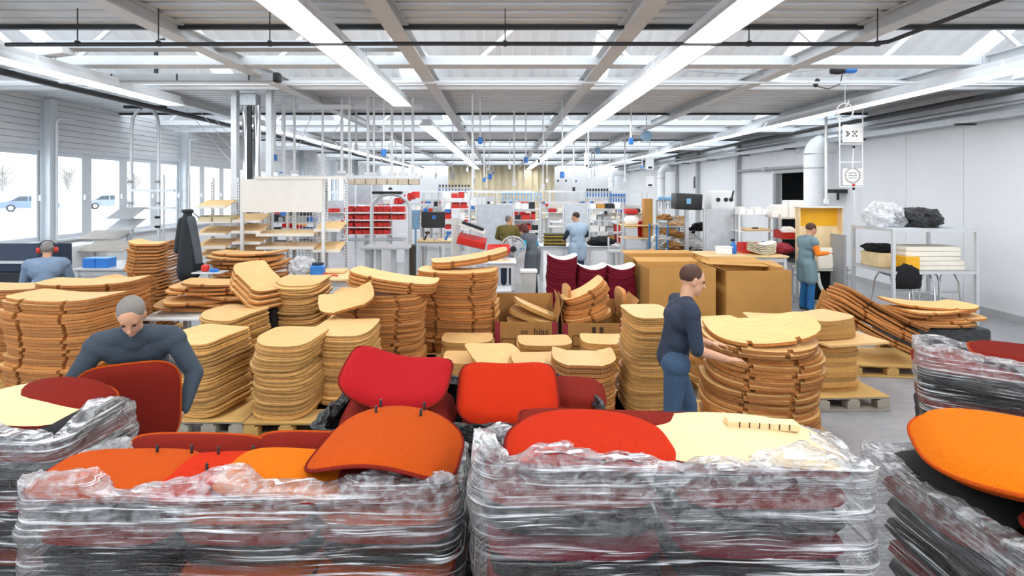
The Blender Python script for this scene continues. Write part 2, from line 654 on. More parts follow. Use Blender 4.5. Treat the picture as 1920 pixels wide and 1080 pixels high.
# ---- roof: corrugated decks with saw-tooth roof lights between them
ceiling = struct('ceiling')
decks = []
k = -2
GAP, PER = 3.4, 7.1
edges = [6.2 + PER * i for i in range(-2, 6)]
for i, yf in enumerate(edges):
    y0, y1 = max(YB, yf - (PER - GAP)), min(YF, yf)
    if y1 > y0:
        mb = MB()
        prof = []
        y = y0
        p = 0.25
        while y < y1 - 0.02:
            for dy, z in ((0, 0), (0.13, 0), (0.155, 0.05), (0.225, 0.05)):
                if y + dy < y1:
                    prof.append((y + dy, DZ + z))
            y += p
        prof.append((y1, DZ))
        n = len(prof)
        vs = [(XL, a, b) for a, b in prof] + [(XR, a, b) for a, b in prof] + [(XL, a, b + 0.012) for a, b in prof] + [(XR, a, b + 0.012) for a, b in prof]
        fs = [(j, j + 1, n + j + 1, n + j) for j in range(n - 1)] + [(3 * n + j, 3 * n + j + 1, 2 * n + j + 1, 2 * n + j) for j in range(n - 1)]
        mb.add(vs, fs)
        obj('deck_panel', mb, deckm, ceiling, True, smooth=0)
        # edge flange and the dark edge line of the deck
        mb = MB(); mb.b2((XL, y1 - 0.06, DZ - 0.05), (XR, y1 + 0.0, DZ - 0.005)); obj('deck_edge', mb, blackpipe, ceiling, True)
        mb = MB(); mb.b2((XL, y0 - 0.10, DZ - 0.12), (XR, y0 + 0.0, DZ + 0.10)); obj('deck_flange', mb, beamgrey, ceiling, True)
    if i == len(edges) - 1 or yf + GAP > YF + 0.5:
        continue
    # upright glazing over the deck's far edge
    zt = 5.85
    nwin = 12
    for j in range(nwin):
        xa = XL + (XR - XL) * j / nwin; xb = XL + (XR - XL) * (j + 1) / nwin
        mb = MB(); mb.b2((xa + 0.04, yf + 0.02, DZ + 0.1), (xb - 0.04, yf + 0.035, zt - 0.06)); obj('rooflight_pane', mb, GLASS, ceiling, True)
        mb = MB(); mb.b2((xa - 0.04, yf, DZ + 0.06), (xa + 0.04, yf + 0.06, zt)); obj('rooflight_mullion', mb, framem, ceiling, True)
    # sloping sheet down to the next deck, ribs running down the slope, with milky strips let in
    ya, yb, za, zb = yf - 0.1, yf + GAP, zt, DZ + 0.06
    strips = (-7.4, -4.9, -1.6, 1.7, 4.9, 7.9)
    def slope(x0, x1, mt, name):
        mb = MB(); prof = []
        x = x0
        while x < x1 - 0.02:
            for dx, z in ((0, 0), (0.14, 0), (0.17, 0.04), (0.26, 0.04)):
                if x + dx < x1:
                    prof.append((x + dx, z))
            x += 0.29
        prof.append((x1, 0))
        n = len(prof)
        vs = [(a, ya, za + b) for a, b in prof] + [(a, yb, zb + b) for a, b in prof]
        mb.add(vs, [(j, n + j, n + j + 1, j + 1) for j in range(n - 1)])
        obj(name, mb, mt, ceiling, True, smooth=0)
    cur = XL
    for sx in strips:
        slope(cur, sx - 0.18, slopem, 'slope_sheet')
        slope(sx - 0.18, sx + 0.18, MILKY, 'milky_strip')
        cur = sx + 0.18
    slope(cur, XR, slopem, 'slope_sheet')
    # end gables: left closed, right glazed
    for X, mt, nm in ((XL, slopem, 'gable_sheet'), (XR, GLASS, 'gable_pane')):
        mb = MB(); mb.prism([(ya, DZ), (yb, DZ), (yb, zb), (ya, za)], 0.02, (X, 0, 0), (0, 1, 0), (0, 0, 1)); obj(nm, mb, mt, ceiling, True)
    mb = MB()
    for q in (0.33, 0.66):
        yy = ya + (yb - ya) * q
        mb.bar((XR - 0.02, yy, DZ), (XR - 0.02, yy, za + (zb - za) * q), 0.07, 0.07)
    obj('gable_mullion', mb, framem, ceiling, True)
    # white cross braces in the roof light
    yt = yf + 1.75
    z0, z1 = DZ + 0.02, 4.98
    for xc in (-8.2, -5.2, -2.2, 0.8, 3.8, 6.8):
        for sgn in (-1, 1):
            mb = MB(); mb.bar((xc + sgn * 0.35, yt, z1), (xc + sgn * 1.15, yt, z0), 0.045, 0.06); obj('brace', mb, white, ceiling, True)
    # truss chords across the hall
    mb = MB(); mb.b2((XL, yf + 1.35, 4.10), (XR, yf + 1.55, 4.235)); obj('cross_beam', mb, beamgrey, ceiling, True)
    mb = MB(); mb.b2((XL, yf + 1.32, 4.10), (XR, yf + 1.58, 4.118)); obj('beam_flange', mb, beamgrey, ceiling, True)
    mb = MB(); mb.b2((XL, yf + 2.9, 4.12), (XR, yf + 3.05, 4.20)); obj('white_purlin', mb, white, ceiling, True)
    mb = MB(); mb.tube([(XL, yf + 2.2, 4.02), (XR, yf + 2.2, 4.02)], 0.018); obj('conduit', mb, white, ceiling, True)
mb = MB(); mb.b2((-5.9, 6.9, 4.17), (-1.15, 7.1, 4.27)); obj('short_beam', mb, greypaint, ceiling, True)
# girders that run the length of the hall: I-beams
for gx in (-3.75, -1.17, 1.44, 4.2, 6.95, -6.6):
    mb = MB()
    z = 4.08
    w = 0.20
    mb.b2((gx - w / 2, YB, z), (gx + w / 2, YF, z + 0.02))
    mb.b2((gx - 0.025, YB, z + 0.02), (gx + 0.025, YF, z + 0.15))
    mb.b2((gx - w / 2, YB, z + 0.145), (gx + w / 2, YF, z + 0.158))
    obj('girder', mb, beamgrey, ceiling, True)
mb = MB(); mb.bar((-8.9, 7.6, 4.02), (-5.6, 6.9, 4.16), 0.16, 0.14); obj('diagonal_beam', mb, beamgrey, ceiling, True)

# ---- left wall with windows
wl = struct('wall_left')
SILL, HEAD = 1.27, 3.14
mb = MB(); mb.b2((XL - 0.2, YB, 0), (XL, YF, SILL)); obj('parapet', mb, wallm, wl, True)
z = HEAD + 0.1
mb = MB(); mb.b2((XL - 0.2, YB, HEAD), (XL + 0.02, YF, HEAD + 0.1)); obj('lintel', mb, framem, wl, True)
posts = [11.07 + 4.72 * i for i in range(-3, 8)]
bounds = [YB] + [p for p in posts if YB < p < YF] + [YF]
while z < 4.45:
    for a, b in zip(bounds[:-1], bounds[1:]):
        mb = MB()
        mb.b2((XL - 0.12, a, z + 0.006), (XL, b, z + 0.118))
        mb.b2((XL - 0.12, a, z + 0.118), (XL - 0.012, b, z + 0.130))
        obj('cladding_board', mb, cladm, wl, True)
    z += 0.13
mb = MB(); mb.b2((XL - 0.2, YB, HEAD + 0.1), (XL - 0.12, YF, 4.6)); obj('outer_sheet', mb, wallm, wl, True)
for p in posts:
    if not (YB < p < YF):
        continue
    mb = MB()
    mb.b2((XL, p - 0.09, 0), (XL + 0.012, p + 0.09, 4.2)); mb.b2((XL + 0.012, p - 0.008, 0), (XL + 0.19, p + 0.008, 4.2)); mb.b2((XL + 0.19, p - 0.09, 0), (XL + 0.203, p + 0.09, 4.2))
    obj('steel_post', mb, framem, wl, True)
    mb = MB(); mb.tube([(XL + 0.24, p + 0.04, 1.3), (XL + 0.24, p + 0.04, 3.75), (XL + 0.24, p + 0.10, 3.82), (XL + 0.24, p + 0.5, 3.84)], 0.025); obj('downpipe', mb, white, wl, True)
mb = MB(); mb.b2((XL, YB, SILL - 0.04), (XL + 0.16, YF, SILL)); obj('window_sill', mb, framem, wl, True)
wi = 0
for a, b in zip(bounds[:-1], bounds[1:]):
    n = max(1, round((b - a) / 1.18))
    for j in range(n):
        wi += 1
        y0 = a + (b - a) * j / n + 0.05
        y1 = a + (b - a) * (j + 1) / n - 0.05
        w = thing('window_%d' % wi, None, None, (XL - 0.08, (y0 + y1) / 2, SILL), kind='structure')
        mb = MB(); t = 0.09
        mb.b2((XL - 0.13, y0 - 0.05, SILL), (XL - 0.02, y0 + t, HEAD)); mb.b2((XL - 0.13, y1 - t, SILL), (XL - 0.02, y1 + 0.05, HEAD))
        mb.b2((XL - 0.13, y0 + t, SILL), (XL - 0.02, y1 - t, SILL + t)); mb.b2((XL - 0.13, y0 + t, HEAD - t), (XL - 0.02, y1 - t, HEAD))
        obj('window_frame', mb, framem, w, True)
        mb = MB(); mb.b2((XL - 0.08, y0 + t, SILL + t), (XL - 0.065, y1 - t, HEAD - t)); obj('pane', mb, GLASS, w, True)
        mb = MB(); mb.b2((XL - 0.02, y1 - 0.06, 2.1), (XL + 0.03, y1 - 0.03, 2.22)); obj('window_handle', mb, white, w, True)

# ---- right wall: tall panels, a doorway with a sliding rail
wr = struct('wall_right')
DY0, DY1, DH = 15.9, 17.6, 2.86
y = YB
while y < YF - 0.01:
    y1 = min(YF, y + 1.5)
    segs = [(y, y1, 0)]
    if y < DY1 and y1 > DY0:
        segs = []
        if y < DY0: segs.append((y, DY0, 0))
        if y1 > DY1: segs.append((DY1, y1, 0))
        segs.append((max(y, DY0), min(y1, DY1), DH))
    for a, b, z0 in segs:
        mb = MB(); mb.b2((XR, a + 0.004, z0), (XR + 0.12, b - 0.004, 4.3)); obj('wall_panel', mb, wallm, wr, True)
    y = y1
mb = MB(); mb.b2((XR + 0.12, YB, 0), (XR + 0.16, DY0, 4.4)); mb.b2((XR + 0.12, DY1, 0), (XR + 0.16, YF, 4.4)); mb.b2((XR + 0.12, DY0, DH), (XR + 0.16, DY1, 4.4)); obj('outer_sheet', mb, wallm, wr, True)
for p in (20.3, 24.5, 27.4):
    mb = MB(); mb.b2((XR - 0.16, p - 0.08, 0), (XR, p + 0.08, 4.1)); obj('steel_post', mb, greypaint, wr, True)
mb = MB(); mb.b2((XR - 0.01, YB, 0), (XR + 0.0, DY0, 0.12)); mb.b2((XR - 0.01, DY1, 0), (XR, YF, 0.12)); bb = struct('baseboard_right', mb, greypaint)
d = thing('door_1', None, None, (XR, (DY0 + DY1) / 2, 0), kind='structure')
mb = MB()
mb.b2((XR - 0.05, DY0 - 0.12, 0), (XR + 0.12, DY0, DH + 0.12)); mb.b2((XR - 0.05, DY1, 0), (XR + 0.12, DY1 + 0.12, DH + 0.12)); mb.b2((XR - 0.05, DY0, DH), (XR + 0.12, DY1, DH + 0.12))
obj('door_frame', mb, greypaint, d, True)
mb = MB(); mb.b2((XR - 0.12, DY1 + 0.05, 0.03), (XR - 0.06, DY1 + 1.9, DH)); obj('sliding_leaf', mb, wallm, d, True)
mb = MB(); mb.tube([(XR - 0.12, DY0 - 0.1, DH + 0.17), (XR - 0.12, DY1 + 2.6, DH + 0.17)], 0.045); mb.box((XR - 0.12, DY1 + 0.6, DH + 0.17), (0.1, 0.25, 0.12)); obj('door_rail', mb, greypaint, d, True)
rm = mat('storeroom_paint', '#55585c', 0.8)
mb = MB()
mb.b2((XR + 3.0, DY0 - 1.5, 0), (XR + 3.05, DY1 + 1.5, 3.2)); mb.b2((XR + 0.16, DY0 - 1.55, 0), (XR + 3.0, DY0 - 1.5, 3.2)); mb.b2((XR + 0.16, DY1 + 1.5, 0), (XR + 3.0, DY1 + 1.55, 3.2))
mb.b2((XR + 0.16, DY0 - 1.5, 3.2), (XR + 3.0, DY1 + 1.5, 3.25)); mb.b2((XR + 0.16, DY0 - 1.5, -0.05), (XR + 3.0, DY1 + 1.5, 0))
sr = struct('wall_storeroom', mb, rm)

# ---- far wall and the curtain before it
mb = MB(); mb.b2((XL, YF, 0), (XR, YF + 0.15, 5.9)); wf = struct('wall_far', mb, wallm)
curt = mat('beige_curtain', '#d9cdb0', 0.85, var=0.12, scale=3, stretch=(6, 6, 0.4))
def fold(u, v):
    x = -4.1 + 8.2 * u
    return (x, 41.2 + 0.10 * math.sin(x * 13) + 0.04 * math.sin(x * 5.3 + 1), 0.05 + 4.1 * v)
mb = MB(); mb.grid(fold, 320, 4)
mb2 = MB(); mb2.grid(lambda u, v: Vector(fold(u, v)) + Vector((0, 0.02, 0)), 320, 4)
mb.add(mb2.v, [f[::-1] for f in mb2.f])
ct = thing('curtain', 'beige pleated curtain hanging across the far end of the hall', 'curtain', (0, 41.2, 0))
obj('drape', mb, curt, ct, True, smooth=60)
mb = MB(); mb.tube([(-4.3, 41.2, 4.17), (4.3, 41.2, 4.17)], 0.03); obj('curtain_rail', mb, greypaint, ct, True)

# ---- wall behind the viewer: a glazed front like the window wall
wb = struct('wall_back')
mb = MB(); mb.b2((XL, YB - 0.2, 0), (XR, YB, 1.0)); obj('parapet', mb, wallm, wb, True)
mb = MB(); mb.b2((XL, YB - 0.2, 3.6), (XR, YB, 4.5)); obj('upper_sheet', mb, wallm, wb, True)
nb = 14
for j in range(nb + 1):
    x = XL + (XR - XL) * j / nb
    mb = MB(); mb.b2((x - 0.07, YB - 0.15, 1.0), (x + 0.07, YB - 0.02, 3.6)); obj('mullion', mb, framem, wb, True)
    if j < nb:
        mb = MB(); mb.b2((x + 0.07, YB - 0.1, 1.0), (x + (XR - XL) / nb - 0.07, YB - 0.085, 3.6)); obj('pane', mb, GLASS, wb, True)

# ---- outside: snow, a parked car, bare hedge
snow = mat('snow', '#eef1f4', 0.8, var=0.04, scale=1, bump=0.2, bscale=3)
mb = MB(); mb.b2((-140, -30, -0.5), (XL - 0.2, 140, 0.3)); g = struct('ground_outside', mb, snow)


def make_car(name, loc, rz, label, body):
    t = thing(name, label, 'car', loc, rz)
    sil = [(-2.1, 0.3), (-2.15, 0.62), (-2.05, 0.86), (-1.45, 0.95), (-0.75, 1.42), (0.55, 1.45), (1.35, 0.98), (2.0, 0.88), (2.2, 0.62), (2.15, 0.3)]
    mb = MB(); mb.prism(sil, 1.7, (0, 0.85, 0), (1, 0, 0), (0, 0, 1)); obj('car_body', mb, body, t)
    gl = mat('dark_car_glass', '#3b444c', 0.1)
    mb = MB()
    for s in (-1, 1):
        y = 0.86 * s
        mb.prism([(-1.25, 0.97), (-0.72, 1.36), (-0.15, 1.38), (-0.15, 0.97)], 0.012, (0, y + 0.006, 0)); mb.prism([(-0.05, 0.97), (-0.05, 1.38), (0.5, 1.38), (1.1, 0.97)], 0.012, (0, y + 0.006, 0))
    obj('side_window', mb, gl, t)
    for sx in (-1.3, 1.35):
        for sy in (-0.78, 0.78):
            mb = MB(); mb.lathe([(0.16, -0.1), (0.31, -0.1), (0.33, -0.06), (0.33, 0.06), (0.31, 0.1), (0.16, 0.1)], (sx, sy, 0.33), 18, axis='y'); w = obj('wheel', mb, rubber, t)
            mb = MB(); mb.lathe([(0.05, -0.11), (0.2, -0.11), (0.2, 0.11), (0.05, 0.11)], (sx, sy, 0.33), 12, axis='y'); obj('hub', mb, steel, w)
    return t


make_car('car', (-44.2, 50.0, 0.3), 0.72, 'blue-grey saloon car parked on snow outside the near window', mat('blue_grey_car', '#67788c', 0.3))
make_car('car', (-41.5, 56.5, 0.3), 0.75, 'pale grey car parked on snow outside the second window bay', mat('pale_car', '#7e8890', 0.3))
random.seed(3)
twig = mat('bare_twigs', '#9a9691', 0.9)
for i, (x, y) in enumerate(((-72, 77), (-65, 80), (-58, 84), (-80, 76))):
    t = thing('bare_tree', 'bare winter tree beyond the parked cars, ' + ('nearest', 'second', 'third', 'farthest')[i] + ' of four', 'tree', (x, y, 0.3), group='bare trees outside'); t.scale = (1.7, 1.7, 1.5)
    mb = MB(); mb.tube([(0, 0, 0), (0.05, 0, 1.5), (0, 0.1, 3)], [0.16, 0.12, 0.08]); obj('trunk', mb, twig, t)
    mb = MB()
    for q in range(60):
        a = random.uniform(0, 2 * PI); z0 = random.uniform(1.0, 3); r = random.uniform(0.8, 2.2)
        mb.tube([(0, 0, z0), (r * .5 * math.cos(a), r * .5 * math.sin(a), z0 + 0.9), (r * math.cos(a), r * math.sin(a), z0 + random.uniform(1.2, 2.4))], [0.04, 0.025, 0.008], 5)
    obj('branches', mb, twig, t)

# ================================================================== CEILING SERVICES
def lamp_row(x, y0, y1, label, w=0.36, z=3.87):
    t = thing('strip_light', label, 'lamp', (x, (y0 + y1) / 2, z), group='long strip lights under the roof')
    n = max(1, round((y1 - y0) / 3.1))
    L = (y1 - y0) / n
    for i in range(n):
        a, b = y0 + i * L, y0 + (i + 1) * L - 0.02
        mb = MB(); mb.prism([(-w / 2, 0), (-w * 0.30, 0.10), (w * 0.30, 0.10), (w / 2, 0), (w / 2 - 0.015, 0.0), (w * 0.28, 0.085), (-w * 0.28, 0.085), (-w / 2 + 0.015, 0.0)], b - a, (x, b, z), (1, 0, 0), (0, 0, 1))
        obj('reflector', mb, white, t, True)
        mb = MB(); mb.prism([(-w * 0.40, 0.012), (-w * 0.28, 0.08), (w * 0.28, 0.08), (w * 0.40, 0.012)], b - a - 0.04, (x, b - 0.02, z), (1, 0, 0), (0, 0, 1))
        obj('diffuser', mb, tube_m, t, True)
        mb = MB(); mb.b2((x - w * 0.29, a, z + 0.10), (x + w * 0.29, b, z + 0.17)); obj('gear_tray', mb, white, t, True)
        mb = MB(); mb.tube([(x, a + 0.4, z + 0.17), (x, a + 0.4, DZ)], 0.006, 5); obj('suspension_rod', mb, steel, t, True)
    for e, ye in ((0, y0 - 0.02), (1, y1 - 0.02)):
        mb = MB(); mb.prism([(-w / 2, 0), (-w * 0.30, 0.10), (w * 0.30, 0.10), (w / 2, 0)], 0.02, (x, ye + 0.02, z), (1, 0, 0), (0, 0, 1)); obj('end_cap', mb, white, t, True)
    return t


lamp_row(-1.82, -5.4, 9.85, 'bright strip light, near half of the inner left row')
lamp_row(-1.82, 12.9, 40.5, 'strip light receding to the curtain, far half of the inner left row')
lamp_row(2.10, -5.4, 41, 'unbroken bright strip light right of centre running to the curtain', 0.40)
lamp_row(6.65, -5.4, 41, 'outer strip light along the right wall')
lamp_row(-5.95, -5.4, 9.75, 'outer strip light by the windows, ending beside the hoist tower')
lamp_row(-5.95, 12.6, 40.5, 'far strip light by the windows, beyond the hoist tower')

single('sprinkler_pipe', MB().tube([(-5.2, 5.6, 3.86), (-1.0, 5.6, 3.87), (3.9, 5.6, 3.865), (4.0, 5.5, 3.865), (4.0, 1.0, 3.865)], 0.022), blackpipe, 'thin black pipe across the hall under the near roof light, bending toward the viewer', 'pipe')
for i, x in enumerate((-4.45, -3.6, -2.43, 0.04, 2.6, 3.95)):
    single('pipe_hanger', MB().tube([(x, 5.6, 3.88), (x, 5.6, DZ)], 0.006, 6).box((x, 5.6, 3.87), (0.035, 0.04, 0.055)), blackpipe, 'short rod hanger of the thin black cross pipe, %s from the windows' % nth(i + 1), 'pipe hanger', 'hangers of the black cross pipe')
single('wall_pipe', MB().tube([(-7.0, -2, 3.99), (-7.0, 40, 3.99)], 0.05, 10), blackpipe, 'thick black pipe along the window wall under the roof', 'pipe')
single('wall_conduit', MB().tube([(-7.3, -2, 4.03), (-7.3, 40, 4.03)], 0.03, 8), greypaint, 'thin grey conduit beside the black pipe on the window side', 'pipe')
single('wall_pipe', MB().tube([(8.55, -2, 3.98), (8.55, 40, 3.98)], 0.055, 10), blackpipe, 'thick black pipe along the white right wall', 'pipe')
single('wall_conduit', MB().tube([(8.75, -2, 3.82), (8.75, 40, 3.82)], 0.045, 8), steel, 'grey metal conduit below the black pipe on the right wall', 'pipe')
single('cable_tray', MB().b2((8.78, 1, 3.60), (9.09, 41, 3.64)).b2((8.78, 1, 3.64), (8.79, 41, 3.72)), steel, 'grey cable tray fixed high along the right wall', 'cable tray')
for i in range(12):
    y = 4 + i * 3.1
    single('tray_bracket', MB().b2((8.7, y, 3.57), (9.09, y + 0.05, 3.60)), blackpipe, 'small dark bracket under the right-hand cable tray, %s from the viewer' % nth(i + 1), 'bracket', 'brackets of the right cable tray')
random.seed(11)
# thin rods and droppers that hang in the middle of the hall
spots = []
for i in range(46):
    band = random.randrange(4)
    x = random.uniform(-6.2, 6.4)
    if abs(x - 2.1) < 0.3 or abs(x + 1.82) < 0.3 or abs(x + 5.95) < .3:
        continue
    spots.append((band, x, (10.2, 16.9, 24.0, 31.1)[band] + random.uniform(0.1, 2.9)))
spots.sort()
for i, (band, x, y) in enumerate(spots):
    k = 1 + sum(1 for q in spots[:i] if q[0] == band)
    zb = random.choice((2.6, 2.8, 3.0, 3.3, 2.3))
    t = thing('power_dropper', 'thin supply rod hanging from the %s roof bay, %s from the windows' % (('second', 'third', 'fourth', 'fifth')[band], nth(k)), 'dropper', (x, y, zb), group='supply rods hanging over the workplaces')
    mb = MB(); mb.tube([(0, 0, 0.1), (0, 0, DZ - zb)], random.choice((0.012, 0.018, 0.025)), 6); obj('rod', mb, white, t)
    mb = MB(); mb.rbox((0, 0, 0.05), (0.09, 0.07, 0.14), 0.012); obj('socket_block', mb, random.choice((white, blueplas, greypaint, black)), t)
# tall bare poles seen against the roof
for px, py0, py1, Y, r in ((886, 130, 380, 10.6, 0.022), (964, 225, 345, 12.9, 0.02), (1018, 170, 350, 12.7, 0.013), (1103, 130, 330, 13.2, 0.015), (1549, 125, 378, 12.4, 0.03)):
    a, b = at(px, py0, Y), at(px, py1, Y)
    single('hanging_pole', MB().tube([b, (a.x, a.y, DZ)], r, 8).rbox((b.x, b.y, b.z), (0.09, 0.09, 0.12), 0.01), white, {886: 'tall white pole hanging over the fan', 964: 'thin white pole hanging behind the lamp gap', 1018: 'very thin pole hanging left of the long lamp', 1103: 'slim white pole hanging right of centre', 1549: 'stout white pole hanging beside the big duct'}[px], 'pole')
single('slack_cable', MB().tube([at(840, 168, 10) if i == 0 else (at(820, 160, 10) * (1 - i / 12) + at(1135, 140, 10) * (i / 12) - Vector((0, 0, 0.10 * math.sin(PI * i / 12)))) for i in range(13)], 0.012, 6), greypaint, 'slack grey cable slung between two roof girders', 'cable')
single('slack_cable', MB().tube([(at(1290, 132, 8.5) * (1 - i / 12) + at(1575, 125, 8.5) * (i / 12) - Vector((0, 0, 0.08 * math.sin(PI * i / 12)))) for i in range(13)], 0.012, 6), greypaint, 'slack grey cable running to the blue hoist', 'cable')

# blue-and-black chain hoist under the roof on the right
c = at(1582, 132, 8.6)
t = thing('chain_hoist', 'small blue and black electric hoist hanging under the cross beam', 'hoist', c)
mb = MB(); mb.lathe([(0.02, -0.12), (0.06, -0.10), (0.07, 0), (0.05, 0.12)], (-0.1, 0, 0), 12, axis='x'); obj('motor', mb, black, t)
mb = MB(); mb.rbox((0.09, 0, 0.01), (0.22, 0.13, 0.11), 0.03); obj('housing', mb, blueplas, t)
mb = MB(); mb.tube([(0.0, 0, 0.05), (0.0, 0, DZ - c.z)], 0.012); obj('bracket', mb, steel, t)
mb = MB(); mb.tube([(-0.02, 0, -0.05), (-0.06, 0, -0.22), (-0.25, 0, -0.30), (-0.42, 0, -0.26)], 0.008); obj('cable', mb, black, t)
mb = MB(); mb.rbox((-0.44, 0, -0.2), (0.07, 0.05, 0.14), 0.015, (0, 0.4, 0)); obj('pendant', mb, black, t)
mb = MB(); mb.tube([(0.02 + 0.13 * math.cos(a / 10 * PI), 0, -0.66 + 0.13 * math.sin(a / 10 * PI)) for a in range(20)], 0.012, 6, close=True); mb.tube([(0.02, 0, -0.1), (0.02, 0, -0.53)], 0.006, 5); obj('air_hose_coil', mb, white, t)
# grey-blue tool balancers
for px, py, Y, lab in ((1212, 255, 13.0, 'small pale blue tool balancer hanging near the long lamp'), (1120, 283, 20, 'small tool balancer hanging farther back by the lamp row')):
    c = at(px, py, Y)
    t = thing('tool_balancer', lab, 'balancer', c)
    mb = MB(); mb.lathe([(0.02, -0.07), (0.12, -0.06), (0.13, 0), (0.12, 0.06), (0.02, 0.07)], (0, 0, 0), 14, axis='y'); obj('drum', mb, mat('pale_blue_paint', '#8fb9d8', 0.4), t)
    mb = MB(); mb.rbox((-0.2, 0, 0.06), (0.3, 0.08, 0.07), 0.02); obj('arm', mb, white, t)
    mb = MB(); mb.tube([(0, 0, 0.1), (0, 0, DZ - c.z)], 0.01); obj('bracket', mb, steel, t)
# ================================================================== PANELS, SHELLS, SEATS
def shell_mesh(name, w, d, t, sag=0.0, curl=0.0, pf=3.5, pb=7, notches=(), nd=0.05, nw=0.045, mats=None, cols=15, rows=4, skew=0.0):
    """moulded plywood blank: w wide (x), d deep (y), t thick; sag bends it along x, curl rolls the front edge down; notches are cut in the front edge"""
    xs = [-(w / 2) * math.cos(PI * i / (cols - 1)) for i in range(cols)]
    ent = [(x, 0) for x in xs if not any(abs(x - c) < nw * 0.8 for c in notches)]
    for c in notches:
        ent += [(c - nw / 2, 0), (c - nw / 2 + 1e-4, 1), (c + nw / 2 - 1e-4, 1), (c + nw / 2, 0)]
    ent.sort()
    def yb(x, p):
        q = min(1, abs(2 * x / w))
        return d / 2 * max(0.0, 1 - q ** p) ** (1 / p)
    def z(x, y):
        q = 2 * x / w
        e = max(0.0, (-y / (d / 2) - 0.2)) / 0.8
        return sag * q * q - curl * e * e
    mb = MB()
    n = len(ent)
    top, bot = [], []
    for x, nt in ent:
        f = -yb(x, pf) + (nd if nt else 0)
        b = yb(x, pb)
        if abs(x) > w / 2 - 1e-6:
            f, b = -d * 0.10, d * 0.10
        for j in range(rows):
            y = f + (b - f) * j / (rows - 1)
            xx = x + skew * y
            top.append((xx, y, z(x, y) + t)); bot.append((xx, y, z(x, y)))
    V = top + bot
    N = len(top)
    fs = []
    for i in range(n - 1):
        for j in range(rows - 1):
            a, b_, c, e = i * rows + j, (i + 1) * rows + j, (i + 1) * rows + j + 1, i * rows + j + 1
            fs += [(a, b_, c, e), (N + e, N + c, N + b_, N + a)]
    mb.add(V, fs, 0)
    side = []
    for i in range(n - 1):
        a, b_ = i * rows, (i + 1) * rows
        side.append((a, N + a, N + b_, b_))
        a, b_ = i * rows + rows - 1, (i + 1) * rows + rows - 1
        side.append((b_, N + b_, N + a, a))
    for j in range(rows - 1):
        side.append((j + 1, N + j + 1, N + j, j))
        a = (n - 1) * rows + j
        side.append((a, N + a, N + a + 1, a + 1))
    o = len(mb.f)
    mb.f += side
    mb.m += [1] * len(side)
    return mb.mesh(name, mats or [ply, plyedge], 40)


SEAT = [shell_mesh('plywood_blank', 0.60, 0.55, 0.017, 0.0, 0.05, 3.2, 6), shell_mesh('plywood_blank', 0.60, 0.55, 0.017, 0.012, 0.045, 3.6, 6)]
SEATS = shell_mesh('plywood_blank', 0.44, 0.5, 0.016, 0.0, 0.03, 4, 6)
FLAT = shell_mesh('flat_panel', 0.64, 0.46, 0.05, 0.01, 0.0, 4, 7)
LONG = [shell_mesh('moulded_blank', 1.08, 0.52, 0.027, 0.035, 0.0, 6, 9, (-0.27, 0.24), mats=[shellface, shelledge]),
        shell_mesh('moulded_blank', 1.08, 0.52, 0.027, 0.035, 0.0, 6, 9, (-0.25, 0.26), mats=[shellface, shelledge])]
BOWL = shell_mesh('moulded_blank', 0.62, 0.50, 0.03, 0.07, 0.0, 5, 8, (0.0,), nd=0.02, nw=0.3, mats=[ply, shelledge])
DEEP = [shell_mesh('moulded_blank', 0.98, 0.62, 0.03, 0.055, 0.02, 3.4, 5, (-0.20, 0.22), mats=[ply, shelledge]),
        shell_mesh('moulded_blank', 0.98, 0.62, 0.03, 0.055, 0.02, 3.4, 5, (-0.18, 0.23), mats=[ply, shelledge])]


def stack(name, meshes, n, x, y, z, pitch, rotz, label, top, cat, group, jit=0.008, rj=0.02, lean=(0, 0), wob=0.0, tilt=0.0, flip=False, step=None):
    """a pile of n single panels; the uppermost has a label of its own"""
    if not isinstance(meshes, (list, tuple)):
        meshes = [meshes]
    ph = random.uniform(0, 6)
    out = []
    for i in range(n):
        o = bpy.data.objects.new(name, random.choice(meshes))
        COL.objects.link(o)
        u = i / max(1, n - 1)
        o.location = (x + lean[0] * u + wob * math.sin(ph + i * 0.35) + random.gauss(0, jit), y + lean[1] * u + random.gauss(0, jit), z + i * pitch)
        o.rotation_euler = (tilt + (PI if flip else 0), random.gauss(0, 0.004), rotz + random.gauss(0, rj))
        tag(o, top if i == n - 1 else label + ', ' + nth(n - i) + ' from the top', cat, group)
        out.append(o)
    return out


def pallet(px, py, w, d, rotz, label, m=pallet_w, sheet=True, z0=0.0):
    """wooden pallet, front edge centre at (px,py) on the floor"""
    t = thing('pallet', label, 'pallet', (px, py, z0), rotz, 'wooden pallets')
    for yy in (0.05, d / 2, d - 0.05):
        mb = MB(); mb.rbox((0, yy, 0.011), (w, 0.10, 0.022), 0.004); obj('bottom_board', mb, m, t)
        for xx in (-w / 2 + 0.07, 0, w / 2 - 0.07):
            mb = MB(); mb.rbox((xx, yy, 0.065), (0.14, 0.10, 0.084), 0.004); obj('block', mb, m, t)
    for xx in (-w / 2 + 0.06, 0, w / 2 - 0.06):
        mb = MB(); mb.rbox((xx, d / 2, 0.115), (0.10, d, 0.016), 0.003); obj('bearer', mb, m, t)
    nb = 6
    for j in range(nb):
        mb = MB(); mb.rbox((0, (j + 0.5) * d / nb, 0.132), (w, d / nb * (0.8 if not sheet else 0.92), 0.018), 0.004); obj('deck_board', mb, m, t)
    if sheet:
        mb = MB(); mb.rbox((0, d / 2, 0.1445), (w * 1.0, d * 1.0, 0.007), 0.002); obj('cover_sheet', mb, mat('kraft_sheet', '#cda764', 0.8, var=0.06), t)
    return t


PZ = 0.149
random.seed(21)
